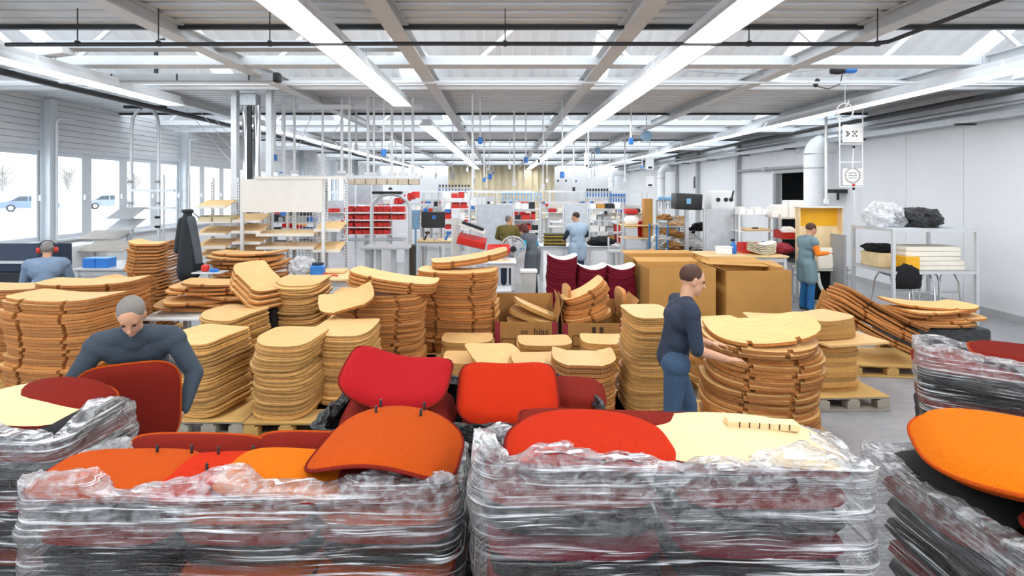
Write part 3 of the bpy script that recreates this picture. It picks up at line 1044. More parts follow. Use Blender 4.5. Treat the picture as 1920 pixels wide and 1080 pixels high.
# ---- left pallets with seat panels
pallet(ax(392, 5.05), 5.03, 0.66, 1.5, 0.0, 'weathered grey-edged pallet under the two left columns of seat panels', pallet_grey)
pallet(ax(535, 5.0), 5.0, 0.80, 1.2, 0.0, 'pale wooden pallet under the third column of seat panels')
GS = 'loose plywood seat panels'
stack('plywood_blank', SEAT, 31, ax(394, 5.36), 5.38, PZ + 0.05, 0.0228, -0.28, 'tan seat panel in the front left column on grey pallet', 'topmost tan seat panel of the front left column, curled down in front', 'panel', GS, wob=0.010)
stack('plywood_blank', SEAT, 33, ax(440, 6.05), 6.05, PZ + 0.05, 0.0232, -0.30, 'tan plywood seat panel in the column behind the front left one', 'topmost seat panel of the column behind the front left one', 'panel', GS, wob=0.012)
stack('plywood_blank', SEAT, 31, ax(545, 5.33), 5.33, PZ + 0.05, 0.0228, -0.05, 'tan plywood seat panel in the column on the pale pallet', 'topmost tan seat panel of the column on the pale pallet', 'panel', GS, wob=0.014)
stack('plywood_blank', SEAT, 31, ax(652, 5.62), 5.65, PZ + 0.05, 0.0228, 0.03, 'tan plywood seat panel in the column behind the red seats', 'topmost seat panel of the column behind the red seats', 'panel', GS, wob=0.010)
pallet(ax(655, 5.35), 5.32, 0.66, 0.75, 0.0, 'wooden pallet under the seat panel column behind the red seats')
pallet(ax(560, 6.0), 6.35, 0.8, 0.9, 0.0, 'wooden pallet under the loosely piled square panels')
stack('plywood_blank', [SEAT[1]], 34, ax(564, 6.65), 6.75, PZ + 0.05, 0.030, 0.04, 'square plywood panel in the untidy column at the back', 'topmost square panel of the untidy column at the back', 'panel', GS, jit=0.02, rj=0.05)
pallet(ax(1212, 5.0), 4.95, 0.6, 0.9, 0.0, 'wooden pallet under the narrow tall panel column right of centre')
stack('plywood_blank', [SEATS], 42, ax(1208, 5.35), 5.38, PZ + 0.03, 0.0228, 0.03, 'plywood panel in the narrow tall column beside the walking worker', 'topmost panel of the narrow tall column beside the walking worker', 'panel', GS, wob=0.012, lean=(0.03, 0))

# ---- long moulded backrest shells
GL = 'long moulded plywood shells'
stack('moulded_blank', LONG, 27, ax(712, 6.6), 6.65, PZ, 0.0335, 0.02, 'long orange-edged shell in the notched stack behind the red seats', 'topmost level shell of the notched stack behind the red seats', 'shell', GL, rj=0.03, jit=0.012, wob=0.02)
pallet(ax(712, 6.4), 6.28, 1.2, 0.8, 0.0, 'wooden pallet under the notched shell stack behind the red seats')
# sloping upper part of that stack
def loose(name, me, p, rot, label, cat, group=None):
    o = bpy.data.objects.new(name, me)
    COL.objects.link(o)
    o.location = p
    o.rotation_euler = rot
    return tag(o, label, cat, group)
zt = PZ + 27 * 0.0335 + 0.04
for i in range(4):
    loose('moulded_blank', LONG[i % 2], (ax(735, 6.65) + i * 0.01, 6.68, zt + i * 0.04), (0.0, 0.10 + 0.015 * i, 0.05 - 0.03 * i), 'tilted long shell on top of the notched stack, ' + ('lowest', 'second', 'third', 'uppermost')[i] + ' of four', 'shell', GL)
loose('plywood_blank', BOWL, (ax(650, 6.1), 6.15, 1.03), (0.25, -0.22, 0.3), 'loose curved panel leaning against the notched stack', 'panel', GS)
pallet(ax(858, 7.1), 6.95, 1.2, 0.9, 0.0, 'wooden pallet under the tallest shell stack')
stack('moulded_blank', LONG, 32, ax(858, 7.3), 7.35, PZ, 0.0338, -0.10, 'long orange-edged shell in the tallest central stack', 'topmost shell of the tallest central stack', 'shell', GL, rj=0.02, jit=0.01, wob=0.015)
for i in range(3):
    loose('moulded_blank', LONG[0], (ax(880, 7.5), 7.62, PZ + 32 * 0.0338 + 0.06 + 0.03 * i), (0.0, -0.14, 0.2), ('lower', 'middle', 'upper')[i] + ' tilted shell lying on the tallest central stack', 'shell', GL)
# far left stacks
stack('moulded_blank', LONG, 30, ax(50, 6.4), 6.45, PZ, 0.0345, 0.28, 'long shell in the leftmost stack cut by the frame', 'topmost shell of the leftmost stack cut by the frame', 'shell', GL, jit=0.012)
stack('moulded_blank', LONG, 31, ax(122, 5.75), 5.75, PZ, 0.0335, -0.12, 'long shell in the left stack with dark gaps', 'topmost pale shell of the left stack with dark gaps', 'shell', GL, jit=0.010, wob=0.02)
stack('moulded_blank', LONG, 32, ax(175, 6.5), 6.5, PZ, 0.0335, 0.18, 'long shell in the left stack behind the bending worker', 'topmost shell of the left stack behind the bending worker', 'shell', GL, jit=0.012)
pallet(ax(50, 6.4), 6.05, 1.2, 0.8, 0.28, 'wooden pallet under the leftmost shell stack')
pallet(ax(122, 5.75), 5.38, 1.2, 0.8, -0.12, 'wooden pallet under the left stack with dark gaps')
pallet(ax(175, 6.5), 6.15, 1.2, 0.8, 0.18, 'wooden pallet under the shell stack behind the bending worker')
stack('moulded_blank', [BOWL], 27, ax(290, 8.3), 8.3, PZ, 0.0505, 0.15, 'curved shell in the tall orange column by the coat', 'topmost shell of the tall orange column by the coat', 'shell', GL, jit=0.012, wob=0.03)
pallet(ax(290, 8.3), 7.95, 0.8, 0.8, 0.15, 'wooden pallet under the tall orange column by the coat')
stack('moulded_blank', [BOWL], 20, ax(232, 7.3), 7.3, PZ, 0.0475, -0.1, 'curved shell in the lower stack left of the orange column', 'topmost shell of the lower stack left of the orange column', 'shell', GL, jit=0.014, wob=0.02)
pallet(ax(232, 7.3), 6.95, 0.8, 0.8, -0.1, 'wooden pallet under the lower stack left of the orange column')
# right hand stack that the worker reaches over
pallet(ax(1428, 4.75), 4.62, 1.2, 0.9, -0.12, 'wooden pallet under the big rounded shell stack on the right')
stack('moulded_blank', DEEP, 22, ax(1424, 5.0), 5.02, PZ, 0.0355, -0.22, 'rounded thick shell in the big right-hand stack', 'topmost rounded shell of the big right-hand stack', 'shell', GL, jit=0.018, rj=0.05, wob=0.03)
loose('moulded_blank', DEEP[0], (ax(1432, 5.0), 5.06, PZ + 22 * 0.0355 + 0.06), (0.10, -0.10, -0.1), 'pale shell lying askew on the big right-hand stack', 'shell', GL)
pallet(ax(1400, 6.1), 5.9, 1.2, 0.8, 0.0, 'wooden pallet behind the big right-hand stack')
stack('flat_panel', [FLAT], 12, ax(1345, 6.2), 6.25, PZ, 0.055, 0.1, 'flat panel in the stack behind the walking worker', 'topmost flat panel of the stack behind the walking worker', 'panel', 'flat plywood panels', jit=0.015)
stack('flat_panel', [FLAT], 12, ax(1458, 6.3), 6.35, PZ, 0.0555, -0.15, 'flat panel in the stack behind the big right-hand stack', 'topmost flat panel behind the big right-hand stack', 'panel', 'flat plywood panels', jit=0.015)
# right: flat panels and empty pallets
pallet(ax(1570, 5.9), 5.62, 0.8, 1.0, 0.05, 'weathered pallet right of the big shell stack', pallet_grey)
stack('flat_panel', [FLAT], 9, ax(1546, 5.95), 6.0, PZ, 0.052, 0.1, 'flat panel in the low stack on the weathered pallet', 'topmost flat panel on the weathered pallet', 'panel', 'flat plywood panels', jit=0.012)
single('loose_board', MB().rbox((ax(1570, 6.0), 6.0, PZ + 9 * 0.052 + 0.06), (0.75, 0.6, 0.03), 0.004, (0, 0, 0.2)), ply, 'pale square board lying on the low stack of the weathered pallet', 'board')
for i in range(4):
    loose('flat_panel', FLAT, (ax(1545, 6.0), 6.05, PZ + 9 * 0.052 + 0.085 + i * 0.052), (0, 0.0, 0.25 + 0.05 * i), 'flat panel on the square board, ' + ('lowest', 'second', 'third', 'top')[i] + ' of four', 'panel', 'flat plywood panels')
pallet(ax(1640, 6.95), 6.62, 1.0, 0.8, -0.1, 'pale pallet carrying tilted orange shells on the right')
for i in range(10):
    an = 0.50
    loose('moulded_blank', LONG[i % 2], (ax(1618, 6.95) + 0.041 * i * math.sin(an) + random.gauss(0, 0.02), 6.95 + random.gauss(0, 0.02), 0.47 + 0.041 * i * math.cos(an)), (0.0, an + random.gauss(0, 0.015), -0.12 + random.gauss(0, 0.04)), 'orange-edged shell slipping sideways on the right-hand pallet, %s from the top' % nth(10 - i) if i < 9 else 'uppermost tilted shell on the right-hand pallet, pale face up', 'shell', GL)
single('cardboard_sheet', MB().rbox(at(1568, 600, 7.4), (0.72, 0.012, 0.55), 0.002, (-0.30, 0.62, 0.1)), card, 'brown cardboard sheet leaning behind the tilted shells', 'cardboard')
# black-wrapped pallet with pale shells farther right
t = single('black_load', MB().rbox((ax(1745, 7.5), 7.55, 0.30), (1.0, 0.9, 0.36), 0.05, seg=2), BLACKFILM, 'low load wrapped in black film under pale shells on the right', 'pallet load')
pallet(ax(1745, 7.5), 7.1, 1.0, 0.8, 0.0, 'wooden pallet under the low black load')
for i in range(7):
    loose('moulded_blank', LONG[i % 2], (ax(1722 + 9 * random.uniform(-1, 3), 7.5), 7.45 + random.uniform(-0.1, 0.1), 0.49 + 0.034 * i), (0, random.uniform(-0.05, 0.05), random.uniform(-0.3, 0.3)), 'pale orange-edged shell scattered on the low black load, %s from the bottom' % nth(i + 1) if i < 6 else 'uppermost shell on the low black load', 'shell', GL)

# ---- untidy piles on the white table at left
single('trestle_top', MB().rbox((ax(390, 6.9), 7.0, 0.74), (1.35, 0.9, 0.035), 0.006), white, 'white table top under the untidy shell pile', 'table')
t = thing('table_trestle', 'white steel trestle under the white table top', 'trestle', (ax(390, 6.9), 7.0, 0))
for sx in (-0.55, 0.55):
    for sy in (-0.35, 0.35):
        mb = MB(); mb.bar((sx, sy, 0), (sx, sy, 0.722), 0.05, 0.05); obj('leg', mb, alu, t)
    mb = MB(); mb.bar((sx, -0.35, 0.15), (sx, 0.35, 0.15), 0.04, 0.04); obj('stretcher', mb, alu, t)
pile = [(372, 570, 0.05, 0.10, 0.3), (400, 566, -0.1, 0.03, -0.2), (390, 558, 0.08, -0.05, 0.5), (420, 553, -0.06, 0.06, -0.4), (395, 545, 0.0, 0.0, 0.15), (400, 532, 0.02, -0.03, 0.0), (425, 520, -0.02, 0.02, 0.25)]
for i, (px, py, rx, ry, rz) in enumerate(pile):
    p = at(px, py, 6.9)
    loose('moulded_blank', LONG[i % 2], (p.x, 7.0, 0.79 + 0.052 * i), (rx * 0.4, ry * 0.6, rz), 'loose shell in the untidy pile on the white table, %s from the bottom' % nth(i + 1) if i < 6 else 'pale uppermost shell of the untidy pile on the white table', 'shell', GL)
for i in range(4):
    loose('plywood_blank', BOWL, (ax(488, 6.6), 6.5 + 0.03 * i, 1.02 + 0.06 * i), (0.0, 0.50, -0.5), 'curved shell fanned against the untidy pile, %s from the bottom' % nth(i + 1) if i < 3 else 'uppermost curved shell fanned against the untidy pile', 'shell', GL)
single('packing_box', MB().rbox((ax(490, 6.6), 6.62, 0.45), (0.5, 0.5, 0.9), 0.01), darkfab, 'dark upright box behind the seat panel columns', 'box')
# second untidy pile farther back
single('workbench', MB().rbox((ax(470, 8.4), 8.45, 0.80), (1.2, 0.8, 0.04), 0.006), alu, 'grey bench top under the darker shell pile', 'table')
t = thing('aluminium_trestle', 'aluminium trestle under the grey bench top', 'trestle', (ax(470, 8.4), 8.45, 0))
for sx in (-0.5, 0.5):
    for sy in (-0.3, 0.3):
        mb = MB(); mb.bar((sx, sy, 0), (sx, sy, 0.78), 0.05, 0.05); obj('leg', mb, alu, t)
for i in range(9):
    loose('moulded_blank', LONG[i % 2], (ax(468 + random.uniform(-6, 6), 8.4), 8.4 + random.uniform(-0.05, 0.05), 0.86 + 0.056 * i), (random.uniform(-0.05, 0.05), random.uniform(-0.08, 0.08), random.uniform(-0.25, 0.25)), 'orange shell in the pile on the grey bench, %s from the bottom' % nth(i + 1) if i < 8 else 'uppermost orange shell of the pile on the grey bench', 'shell', GL)

# ---- low flat stacks in the middle on pallets
pallet(ax(885, 7.1), 6.3, 1.15, 0.62, 0.0, 'wooden pallet under the low flat stack left of the lettered crate')
stack('flat_panel', [FLAT], 6, ax(880, 7.0), 6.72, PZ, 0.054, 0.0, 'flat panel in the low stack left of the lettered crate', 'topmost flat panel left of the lettered crate', 'panel', 'flat plywood panels')
pallet(ax(900, 5.8), 5.6, 1.1, 0.6, 0.0, 'wooden pallet under the low stack behind the right red seat')
stack('flat_panel', [FLAT], 6, ax(885, 5.9), 5.95, PZ, 0.054, 0.05, 'flat panel in the low stack behind the right red seat', 'topmost flat panel behind the right red seat', 'panel', 'flat plywood panels')
loose('plywood_blank', SEAT[1], (ax(928, 5.75), 5.8, PZ + 6 * 0.054 + 0.07), (0.12, 0.10, 0.35), 'curled seat panel lying askew on a low flat stack', 'panel', GS)
pallet(ax(1040, 6.2), 6.0, 1.3, 0.6, 0.0, 'long pallet in front of the lettered crates')
stack('flat_panel', [FLAT], 7, ax(1020, 6.4), 6.42, PZ, 0.054, 0.03, 'flat panel in the low stack before the lettered crate', 'topmost flat panel before the lettered crate', 'panel', 'flat plywood panels')
stack('flat_panel', [FLAT], 7, ax(1138, 6.4), 6.42, PZ, 0.056, -0.04, 'flat panel in the low stack before the crate of shells', 'topmost flat panel before the crate of shells', 'panel', 'flat plywood panels')
pallet(ax(1075, 5.3), 5.1, 1.2, 0.7, 0.0, 'wooden pallet under the bowl-shaped shells')
stack('flat_panel', [FLAT], 8, ax(1015, 5.72), 5.6, PZ, 0.052, 0.06, 'flat panel in the low stack left of the bowl-shaped shells', 'topmost flat panel left of the bowl-shaped shells', 'panel', 'flat plywood panels')
stack('moulded_blank', [BOWL], 11, ax(1093, 5.3), 5.34, PZ, 0.046, -0.06, 'bowl-shaped pale shell in the stack right of the red seats', 'topmost bowl-shaped pale shell right of the red seats', 'shell', GL, jit=0.008)

# ================================================================== CRATES AND CARTONS
def open_carton(name, label, x0, x1, y0, y1, z0, z1, m, flaps, rotz=0, t=0.008):
    """open box from four walls and a floor; flaps: list of (side, length, angle) with angle 0 = upright, 90 deg = lying out flat"""
    cx, cy = (x0 + x1) / 2, (y0 + y1) / 2
    th = thing(name, label, 'box', (cx, cy, z0), rotz)
    w, d, h = x1 - x0, y1 - y0, z1 - z0
    for nm, c, s in (('front_wall', (0, -d / 2, h / 2), (w, t, h)), ('rear_wall', (0, d / 2, h / 2), (w, t, h)), ('side_wall', (-w / 2, 0, h / 2), (t, d - t, h)), ('side_wall', (w / 2, 0, h / 2), (t, d - t, h)), ('base', (0, 0, t / 2), (w - t, d - t, t))):
        mb = MB(); mb.rbox(c, s, 0.002); obj(nm, mb, m, th)
    for side, ln, a in flaps:
        mb = MB()
        sa, ca = math.sin(a), math.cos(a)
        if side in 'fb':
            sg = -1 if side == 'f' else 1
            mb.box((0, sg * (d / 2 + ln / 2 * sa), h + ln / 2 * ca), (w, t, ln), (-sg * a, 0, 0))
        else:
            sg = -1 if side == 'l' else 1
            mb.box((sg * (w / 2 + ln / 2 * sa), 0, h + ln / 2 * ca), (t, d, ln), (0, sg * a, 0))
        obj('flap', mb, m, th)
    return th


def lettering(name, s, size, loc, m, parent, rot=(PI / 2, 0, 0), depth=0.001):
    cu = bpy.data.curves.new(name, 'FONT')
    cu.body = s
    cu.size = size
    cu.align_x = 'CENTER'
    cu.align_y = 'CENTER'
    cu.extrude = depth
    tmp = bpy.data.objects.new(name, cu)
    me = bpy.data.meshes.new_from_object(tmp)
    bpy.data.objects.remove(tmp)
    me.materials.clear()
    me.materials.append(m)
    o = bpy.data.objects.new(name, me)
    COL.objects.link(o)
    o.parent = parent
    o.location = loc
    o.rotation_euler = rot
    return o


ink = mat('dark_print', '#3c2a1c', 0.8)
redtape = mat('dark_red_band', '#8c2230', 0.6)
pallet(ax(985, 7.3), 6.98, 1.0, 0.8, 0.0, 'wooden pallet under the lettered crate')
zc = PZ + 0.44
Yc = 7.05
cr = open_carton('crate', 'worn brown crate lettered hiag with dark red corners', ax(928, Yc), ax(1045, Yc), Yc, Yc + 0.6, PZ, zc, carddark, [('b', 0.26, 0.12), ('r', 0.30, 0.25), ('l', 0.25, 0.05)])
hw = (ax(1045, Yc) - ax(928, Yc)) / 2
for sx in (-hw + 0.035, hw - 0.035):
    mb = MB(); mb.box((sx, -0.306, 0.22), (0.07, 0.004, 0.44)); obj('corner_band', mb, redtape, cr)
lettering('lettering', 'hiag', 0.13, (0.20, -0.308, 0.31), ink, cr)
lettering('lettering', 'oo', 0.09, (-0.02, -0.308, 0.31), ink, cr)
mb = MB()
for a, b in (((-0.32, 0.22), (-0.14, 0.22)), ((-0.32, 0.10), (-0.14, 0.10)), ((-0.32, 0.10), (-0.32, 0.22)), ((-0.14, 0.10), (-0.14, 0.22))):
    mb.bar((a[0], -0.307, a[1]), (b[0], -0.307, b[1]), 0.008, 0.004)
obj('printed_frame', mb, ink, cr)
for i, (dx, rz, ry) in enumerate(((-0.02, 0.1, 0.0), (0.04, -0.3, 0.25), (0.0, 0.15, 0.42))):
    loose('flat_panel', FLAT, (ax(995 + i * 4, 7.3), 7.33, zc - 0.10 + 0.09 * i), (0.0, ry, rz), ('lowest', 'middle', 'steepest')[i] + ' pale panel in the lettered crate', 'panel', 'flat plywood panels')
pallet(ax(1112, 7.3), 6.98, 0.9, 0.8, 0.0, 'wooden pallet under the crate of orange shells')
cr2 = open_carton('crate', 'worn brown crate full of orange shells', ax(1055, Yc), ax(1172, Yc), Yc, Yc + 0.6, PZ, zc - 0.02, carddark, [('l', 0.34, 0.15), ('r', 0.36, 0.55), ('b', 0.2, 0.1)])
for sx in (-hw + 0.035, hw - 0.035):
    mb = MB(); mb.box((sx, -0.306, 0.21), (0.07, 0.004, 0.42)); obj('corner_band', mb, redtape, cr2)
mb = MB(); mb.box((0.0, -0.307, 0.33), (0.05, 0.004, 0.08)); obj('printed_square', mb, ink, cr2)
mb = MB(); mb.box((0.1, -0.307, 0.33), (0.05, 0.004, 0.08)); obj('printed_square', mb, ink, cr2)
mb = MB()
for a, b in (((-0.28, 0.26), (-0.08, 0.26)), ((-0.28, 0.12), (-0.08, 0.12)), ((-0.28, 0.12), (-0.28, 0.26)), ((-0.08, 0.12), (-0.08, 0.26))):
    mb.bar((a[0], -0.307, a[1]), (b[0], -0.307, b[1]), 0.008, 0.004)
obj('printed_frame', mb, ink, cr2)
SMALLC = shell_mesh('curved_slat', 0.62, 0.40, 0.045, 0.05, 0, 5, 7, (0.05,), mats=[shellface, shelledge])
for i in range(9):
    loose('curved_slat', SMALLC, (ax(1103, 7.25) + random.uniform(-0.04, 0.05), 7.33 + random.uniform(-0.03, 0.03), zc - 0.05 + 0.047 * i), (random.uniform(-0.05, 0.05), -0.20 - 0.03 * i + random.uniform(-0.06, 0.06), random.uniform(-0.15, 0.15)), 'pale orange slat jumbled in the crate of shells, %s from the bottom' % nth(i + 1) if i < 8 else 'uppermost slat sticking out of the crate of shells', 'slat', 'slats in the crate')
for i, px in enumerate((1062, 1163)):
    loose('curved_slat', SMALLC, at(px, 577 + 6 * i, 7.4), (0.1, 1.35, 0.2), ('slat standing upright at the left end of the crate of shells', 'slat standing upright at the right end of the crate of shells')[i], 'slat', 'slats in the crate')

# big moving cartons
Yb = 8.4
bx = open_carton('carton', 'tall brown cardboard carton behind the walking worker', ax(1188, 9.3), ax(1330, 9.3), 9.3, 10.0, 0, az(484, 9.3), card, [('b', 0.3, 1.5)])
bx = open_carton('carton', 'brown carton in front of the tall one, seams facing forward', ax(1218, 8.2), ax(1342, 8.2), 8.2, 8.95, 0, az(503, 8.2), card, [('b', 0.30, 1.45)])
bx = open_carton('carton', 'large open brown carton with its flap folded back', ax(1362, 8.2), ax(1484, 8.2), 8.2, 9.1, 0, az(508, 8.2), card, [('b', 0.30, 1.40), ('l', 0.14, 1.2)])
for bxc, xs in (((ax(1218, 8.2) + ax(1342, 8.2)) / 2, 124), ((ax(1362, 8.2) + ax(1484, 8.2)) / 2, 122)):
    pass
single('cardboard_sheet', MB().rbox(at(1385, 492, 9.2), (1.3, 0.55, 0.012), 0.002, (0.06, 0.03, -0.12)), card, 'flat cardboard sheet resting over the two open cartons', 'cardboard')

# ---- wine red upholstered shells in three stacks
WINE_TOP = shell_mesh('upholstered_shell', 0.48, 0.46, 0.05, 0.075, 0, 5, 6, mats=[wine, wine])
GW = 'wine red upholstered shells'
WINE_PALE = shell_mesh('upholstered_shell', 0.48, 0.46, 0.05, 0.075, 0, 5, 6, mats=[foam, wine])
for (px, n, lab) in ((1053, 22, 'left'), (1108, 19, 'middle'), (1162, 19, 'right')):
    st = stack('upholstered_shell', [WINE_TOP], n, ax(px, 8.85), 8.9, 0.02, 0.0535, 0.0, 'wine red upholstered shell in the %s of three stacks' % lab, 'topmost wine red shell with pale underside, %s of three stacks' % lab, 'seat shell', GW, jit=0.006, wob=0.006)
    st[-1].data = WINE_PALE

# ================================================================== WRAPPED LOADS IN THE FOREGROUND
def pillow(w, d, t, p=4, sag=0.0, curl=0.0, rings=7, seg=44, bulge=0.5, flat=False, base=0.0):
    """radial cushion surface; top dome of height t over its rim"""
    mb = MB()
    vs, fs = [], []
    def zc(x, y):
        return base + sag * (2 * x / w) ** 2 + curl * (2 * y / d) ** 2
    vs.append((0, 0, zc(0, 0) + t))
    for r in range(1, rings + 1):
        u = (r / rings) ** 0.7
        for k in range(seg):
            a = 2 * PI * k / seg
            c, s = math.cos(a), math.sin(a)
            q = (abs(c) ** p + abs(s) ** p) ** (-1 / p)
            x, y = w / 2 * u * q * c, d / 2 * u * q * s
            vs.append((x, y, zc(x, y) + t * (1 - u ** 6) ** 0.5))
    for k in range(seg):
        fs.append((0, 1 + k, 1 + (k + 1) % seg))
    for r in range(rings - 1):
        for k in range(seg):
            a = 1 + r * seg
            fs.append((a + k, a + seg + k, a + seg + (k + 1) % seg, a + (k + 1) % seg))
    mb.add(vs, fs)
    return mb


def upholstered(name, label, face, rim, w=0.56, d=0.50, t=0.05, p=4, sag=0.0, curl=0.0, studs=(), loc=(0, 0, 0), rot=(0, 0, 0), group='upholstered seat parts in the foreground', under=None):
    """padded seat or back: face fabric, rim fabric underneath, piping and black threaded studs"""
    th = thing(name, label, 'seat', loc, 0, group)
    th.rotation_euler = rot
    mb = pillow(w, d, t, p, sag, curl)
    obj('face_fabric', mb, face, th, smooth=60)
    mb = pillow(w * 0.985, d * 0.985, -t * 0.9, p, sag, curl)
    mb.f = [f[::-1] for f in mb.f]
    obj('back_fabric', mb, under or rim, th, smooth=60)
    pts = []
    for k in range(56):
        a = 2 * PI * k / 56
        c, s = math.cos(a), math.sin(a)
        q = (abs(c) ** p + abs(s) ** p) ** (-1 / p)
        x, y = w / 2 * q * c, d / 2 * q * s
        pts.append((x, y, sag * (2 * x / w) ** 2 + curl * (2 * y / d) ** 2))
    mb = MB(); mb.tube(pts, 0.007, 6, close=True); obj('piping', mb, rim, th, smooth=60)
    for (x, y) in studs:
        z = sag * (2 * x / w) ** 2 + curl * (2 * y / d) ** 2 + t * 0.98
        mb = MB(); mb.lathe([(0.006, -0.005), (0.006, 0.028), (0.0045, 0.03)], (x, y, z), 8); obj('stud', mb, black, th)
    return th


def film(name, label, X0, X1, Y0, Y1, zb, zt, rim, m, seed, taper=0.05, amp=0.016, rimh=0.035, rimin=0.10, gather=1.0, cat='plastic wrap', rc=0.10, back=0.075):
    """stretch film round a load: wrinkled wall and a ragged rim gathered inward at the top; rim(u) gives the rim's extra height"""
    per = []
    w, d = X1 - X0, Y1 - Y0
    cx, cy = (X0 + X1) / 2, (Y0 + Y1) / 2
    NU, NV, NR = 220, 46, 14
    # perimeter, starting at the front left corner, counter-clockwise seen from above
    pts = []
    segs = [((X0 + rc, Y0), (X1 - rc, Y0)), ((X1, Y0 + rc), (X1, Y1 - rc)), ((X1 - rc, Y1), (X0 + rc, Y1)), ((X0, Y1 - rc), (X0, Y0 + rc))]
    ctr = [(X1 - rc, Y0 + rc, -PI / 2), (X1 - rc, Y1 - rc, 0), (X0 + rc, Y1 - rc, PI / 2), (X0 + rc, Y0 + rc, PI)]
    fine = []
    for i in (2, 3, 0, 1):
        a, b = segs[i]
        L = math.hypot(b[0] - a[0], b[1] - a[1])
        n = max(4, int(L / 0.012))
        nx, ny = ((0, -1), (1, 0), (0, 1), (-1, 0))[i]
        for j in range(n):
            s = j / n
            fine.append((a[0] + (b[0] - a[0]) * s, a[1] + (b[1] - a[1]) * s, nx, ny))
        c = ctr[i]
        for j in range(10):
            an = c[2] + PI / 2 * j / 10
            fine.append((c[0] + rc * math.cos(an), c[1] + rc * math.sin(an), math.cos(an), math.sin(an)))
    N = len(fine)
    acc = [0.0]
    for i in range(N):
        a, b = fine[i], fine[(i + 1) % N]
        acc.append(acc[-1] + math.hypot(b[0] - a[0], b[1] - a[1]))
    T = acc[-1]
    ring = []
    j = 0
    for i in range(NU):
        s = T * i / NU
        while acc[j + 1] < s:
            j += 1
        f = (s - acc[j]) / max(1e-9, acc[j + 1] - acc[j])
        a, b = fine[j], fine[(j + 1) % N]
        ring.append(tuple(a[k] + (b[k] - a[k]) * f for k in range(4)) + (s,))
    vs, uv, ga = [], [], []
    for v in range(NV + NR):
        for (x, y, nx, ny, s) in ring:
            ang = 2 * PI * s / T
            pc = Vector((math.cos(ang) * T / 6, math.sin(ang) * T / 6, 0))
            if v < NV:
                q = v / (NV - 1)
                z = zb + (zt - zb) * q
                n1 = mnoise.noise(Vector((pc.x * 1.6 + seed, pc.y * 1.6, z * 9)))
                n2 = mnoise.noise(Vector((pc.x * 2.6 + seed, pc.y * 2.6, z * 30)))
                n3 = mnoise.noise(Vector((pc.x * 6 + seed, pc.y * 6, z * 70 + pc.x * 3)))
                off = amp * (1.3 * n1 + 0.8 * n2 + 0.45 * n3) - taper * (1 - q) + 0.01
                edge = max(0, (q - 0.80) / 0.20)
                z += rim(s / T) * q ** 4
                g = gather * edge * 0.5
                off -= 0.015 * edge ** 2
            else:
                q = (v - NV + 1) / NR
                off = -0.015 + 0.01 - rimin * q * (1 + 0.6 * mnoise.noise(Vector((pc.x * 3 + seed, pc.y * 3, 5)))) + 0.02 * mnoise.noise(Vector((pc.x * 12 + seed, pc.y * 12, q * 4)))
                z = zt + rim(s / T) + rimh * math.sin(min(1, q * 1.15) * PI) * (0.45 + 1.1 * mnoise.noise(Vector((pc.x * 5 + seed, pc.y * 5, 9)))) - 0.02 * q + 0.02 * mnoise.noise(Vector((pc.x * 16 + seed, pc.y * 16, q * 6)))
                g = gather * (0.45 - 0.15 * q)
            z -= back * max(0.0, min(1.0, (y - Y0) / d)) * ((z - zb) / (zt - zb)) ** 3
            vs.append((x + nx * off, y + ny * off, z))
            uv.append((s, z))
            ga.append(max(0, min(1, g)))
    rows = NV + NR
    fs = []
    uvs = []
    for v in range(rows - 1):
        for i in range(NU):
            i2 = (i + 1) % NU
            fs.append((v * NU + i, v * NU + i2, (v + 1) * NU + i2, (v + 1) * NU + i))
            ue = uv[v * NU + i2][0] if i2 else T
            uvs += [uv[v * NU + i], (ue, uv[v * NU + i2][1]), (ue, uv[(v + 1) * NU + i2][1]), uv[(v + 1) * NU + i]]
    off = Vector((cx, cy, zb))
    me = bpy.data.meshes.new(name)
    me.from_pydata([(a - off.x, b - off.y, c - off.z) for a, b, c in vs], [], fs)
    me.polygons.foreach_set('use_smooth', [True] * len(fs))
    lay = me.uv_layers.new(name='wrap')
    lay.data.foreach_set('uv', [c for p in uvs for c in p])
    at_ = me.attributes.new('gather', 'FLOAT', 'POINT')
    at_.data.foreach_set('value', ga)
    me.materials.append(m)
    o = bpy.data.objects.new(name, me)
    COL.objects.link(o)
    o.location = off
    return tag(o, label, cat, 'films round the foreground loads')


# shared low-detail padded shells for the inside of the loads
def inner_mesh(m1, m2, w, d, t):
    mb = pillow(w, d, t * 0.55, 5, rings=4, seg=28)
    b = pillow(w * 0.99, d * 0.99, -t * 0.45, 5, rings=4, seg=28)
    mb.add(b.v, [f[::-1] for f in b.f], 1)
    return mb.mesh('padded_shell', [m1, m2], 60)


INNER = {}
def inner(x, y, z0, n, w, d, t, cols, label, rz=0.0):
    for i in range(n):
        c = cols[i % len(cols)]
        k = (c[0].name, c[1].name, w, d, t)
        if k not in INNER:
            INNER[k] = inner_mesh(c[0], c[1], w, d, t)
        o = bpy.data.objects.new('padded_shell', INNER[k])
        COL.objects.link(o)
        o.location = (x + random.gauss(0, 0.008), y + random.gauss(0, 0.006), z0 + t * 0.45 + i * t)
        o.rotation_euler = (0, 0, rz + random.gauss(0, 0.02))
        tag(o, label + ', ' + nth(n - i) + ' from the top', 'seat', 'padded shells inside the foreground wraps')


random.seed(5)
DK = (darkfab, darkfab); MR = (maroon, darkfab); OR = (orange, maroon); RW = (wine, darkfab)
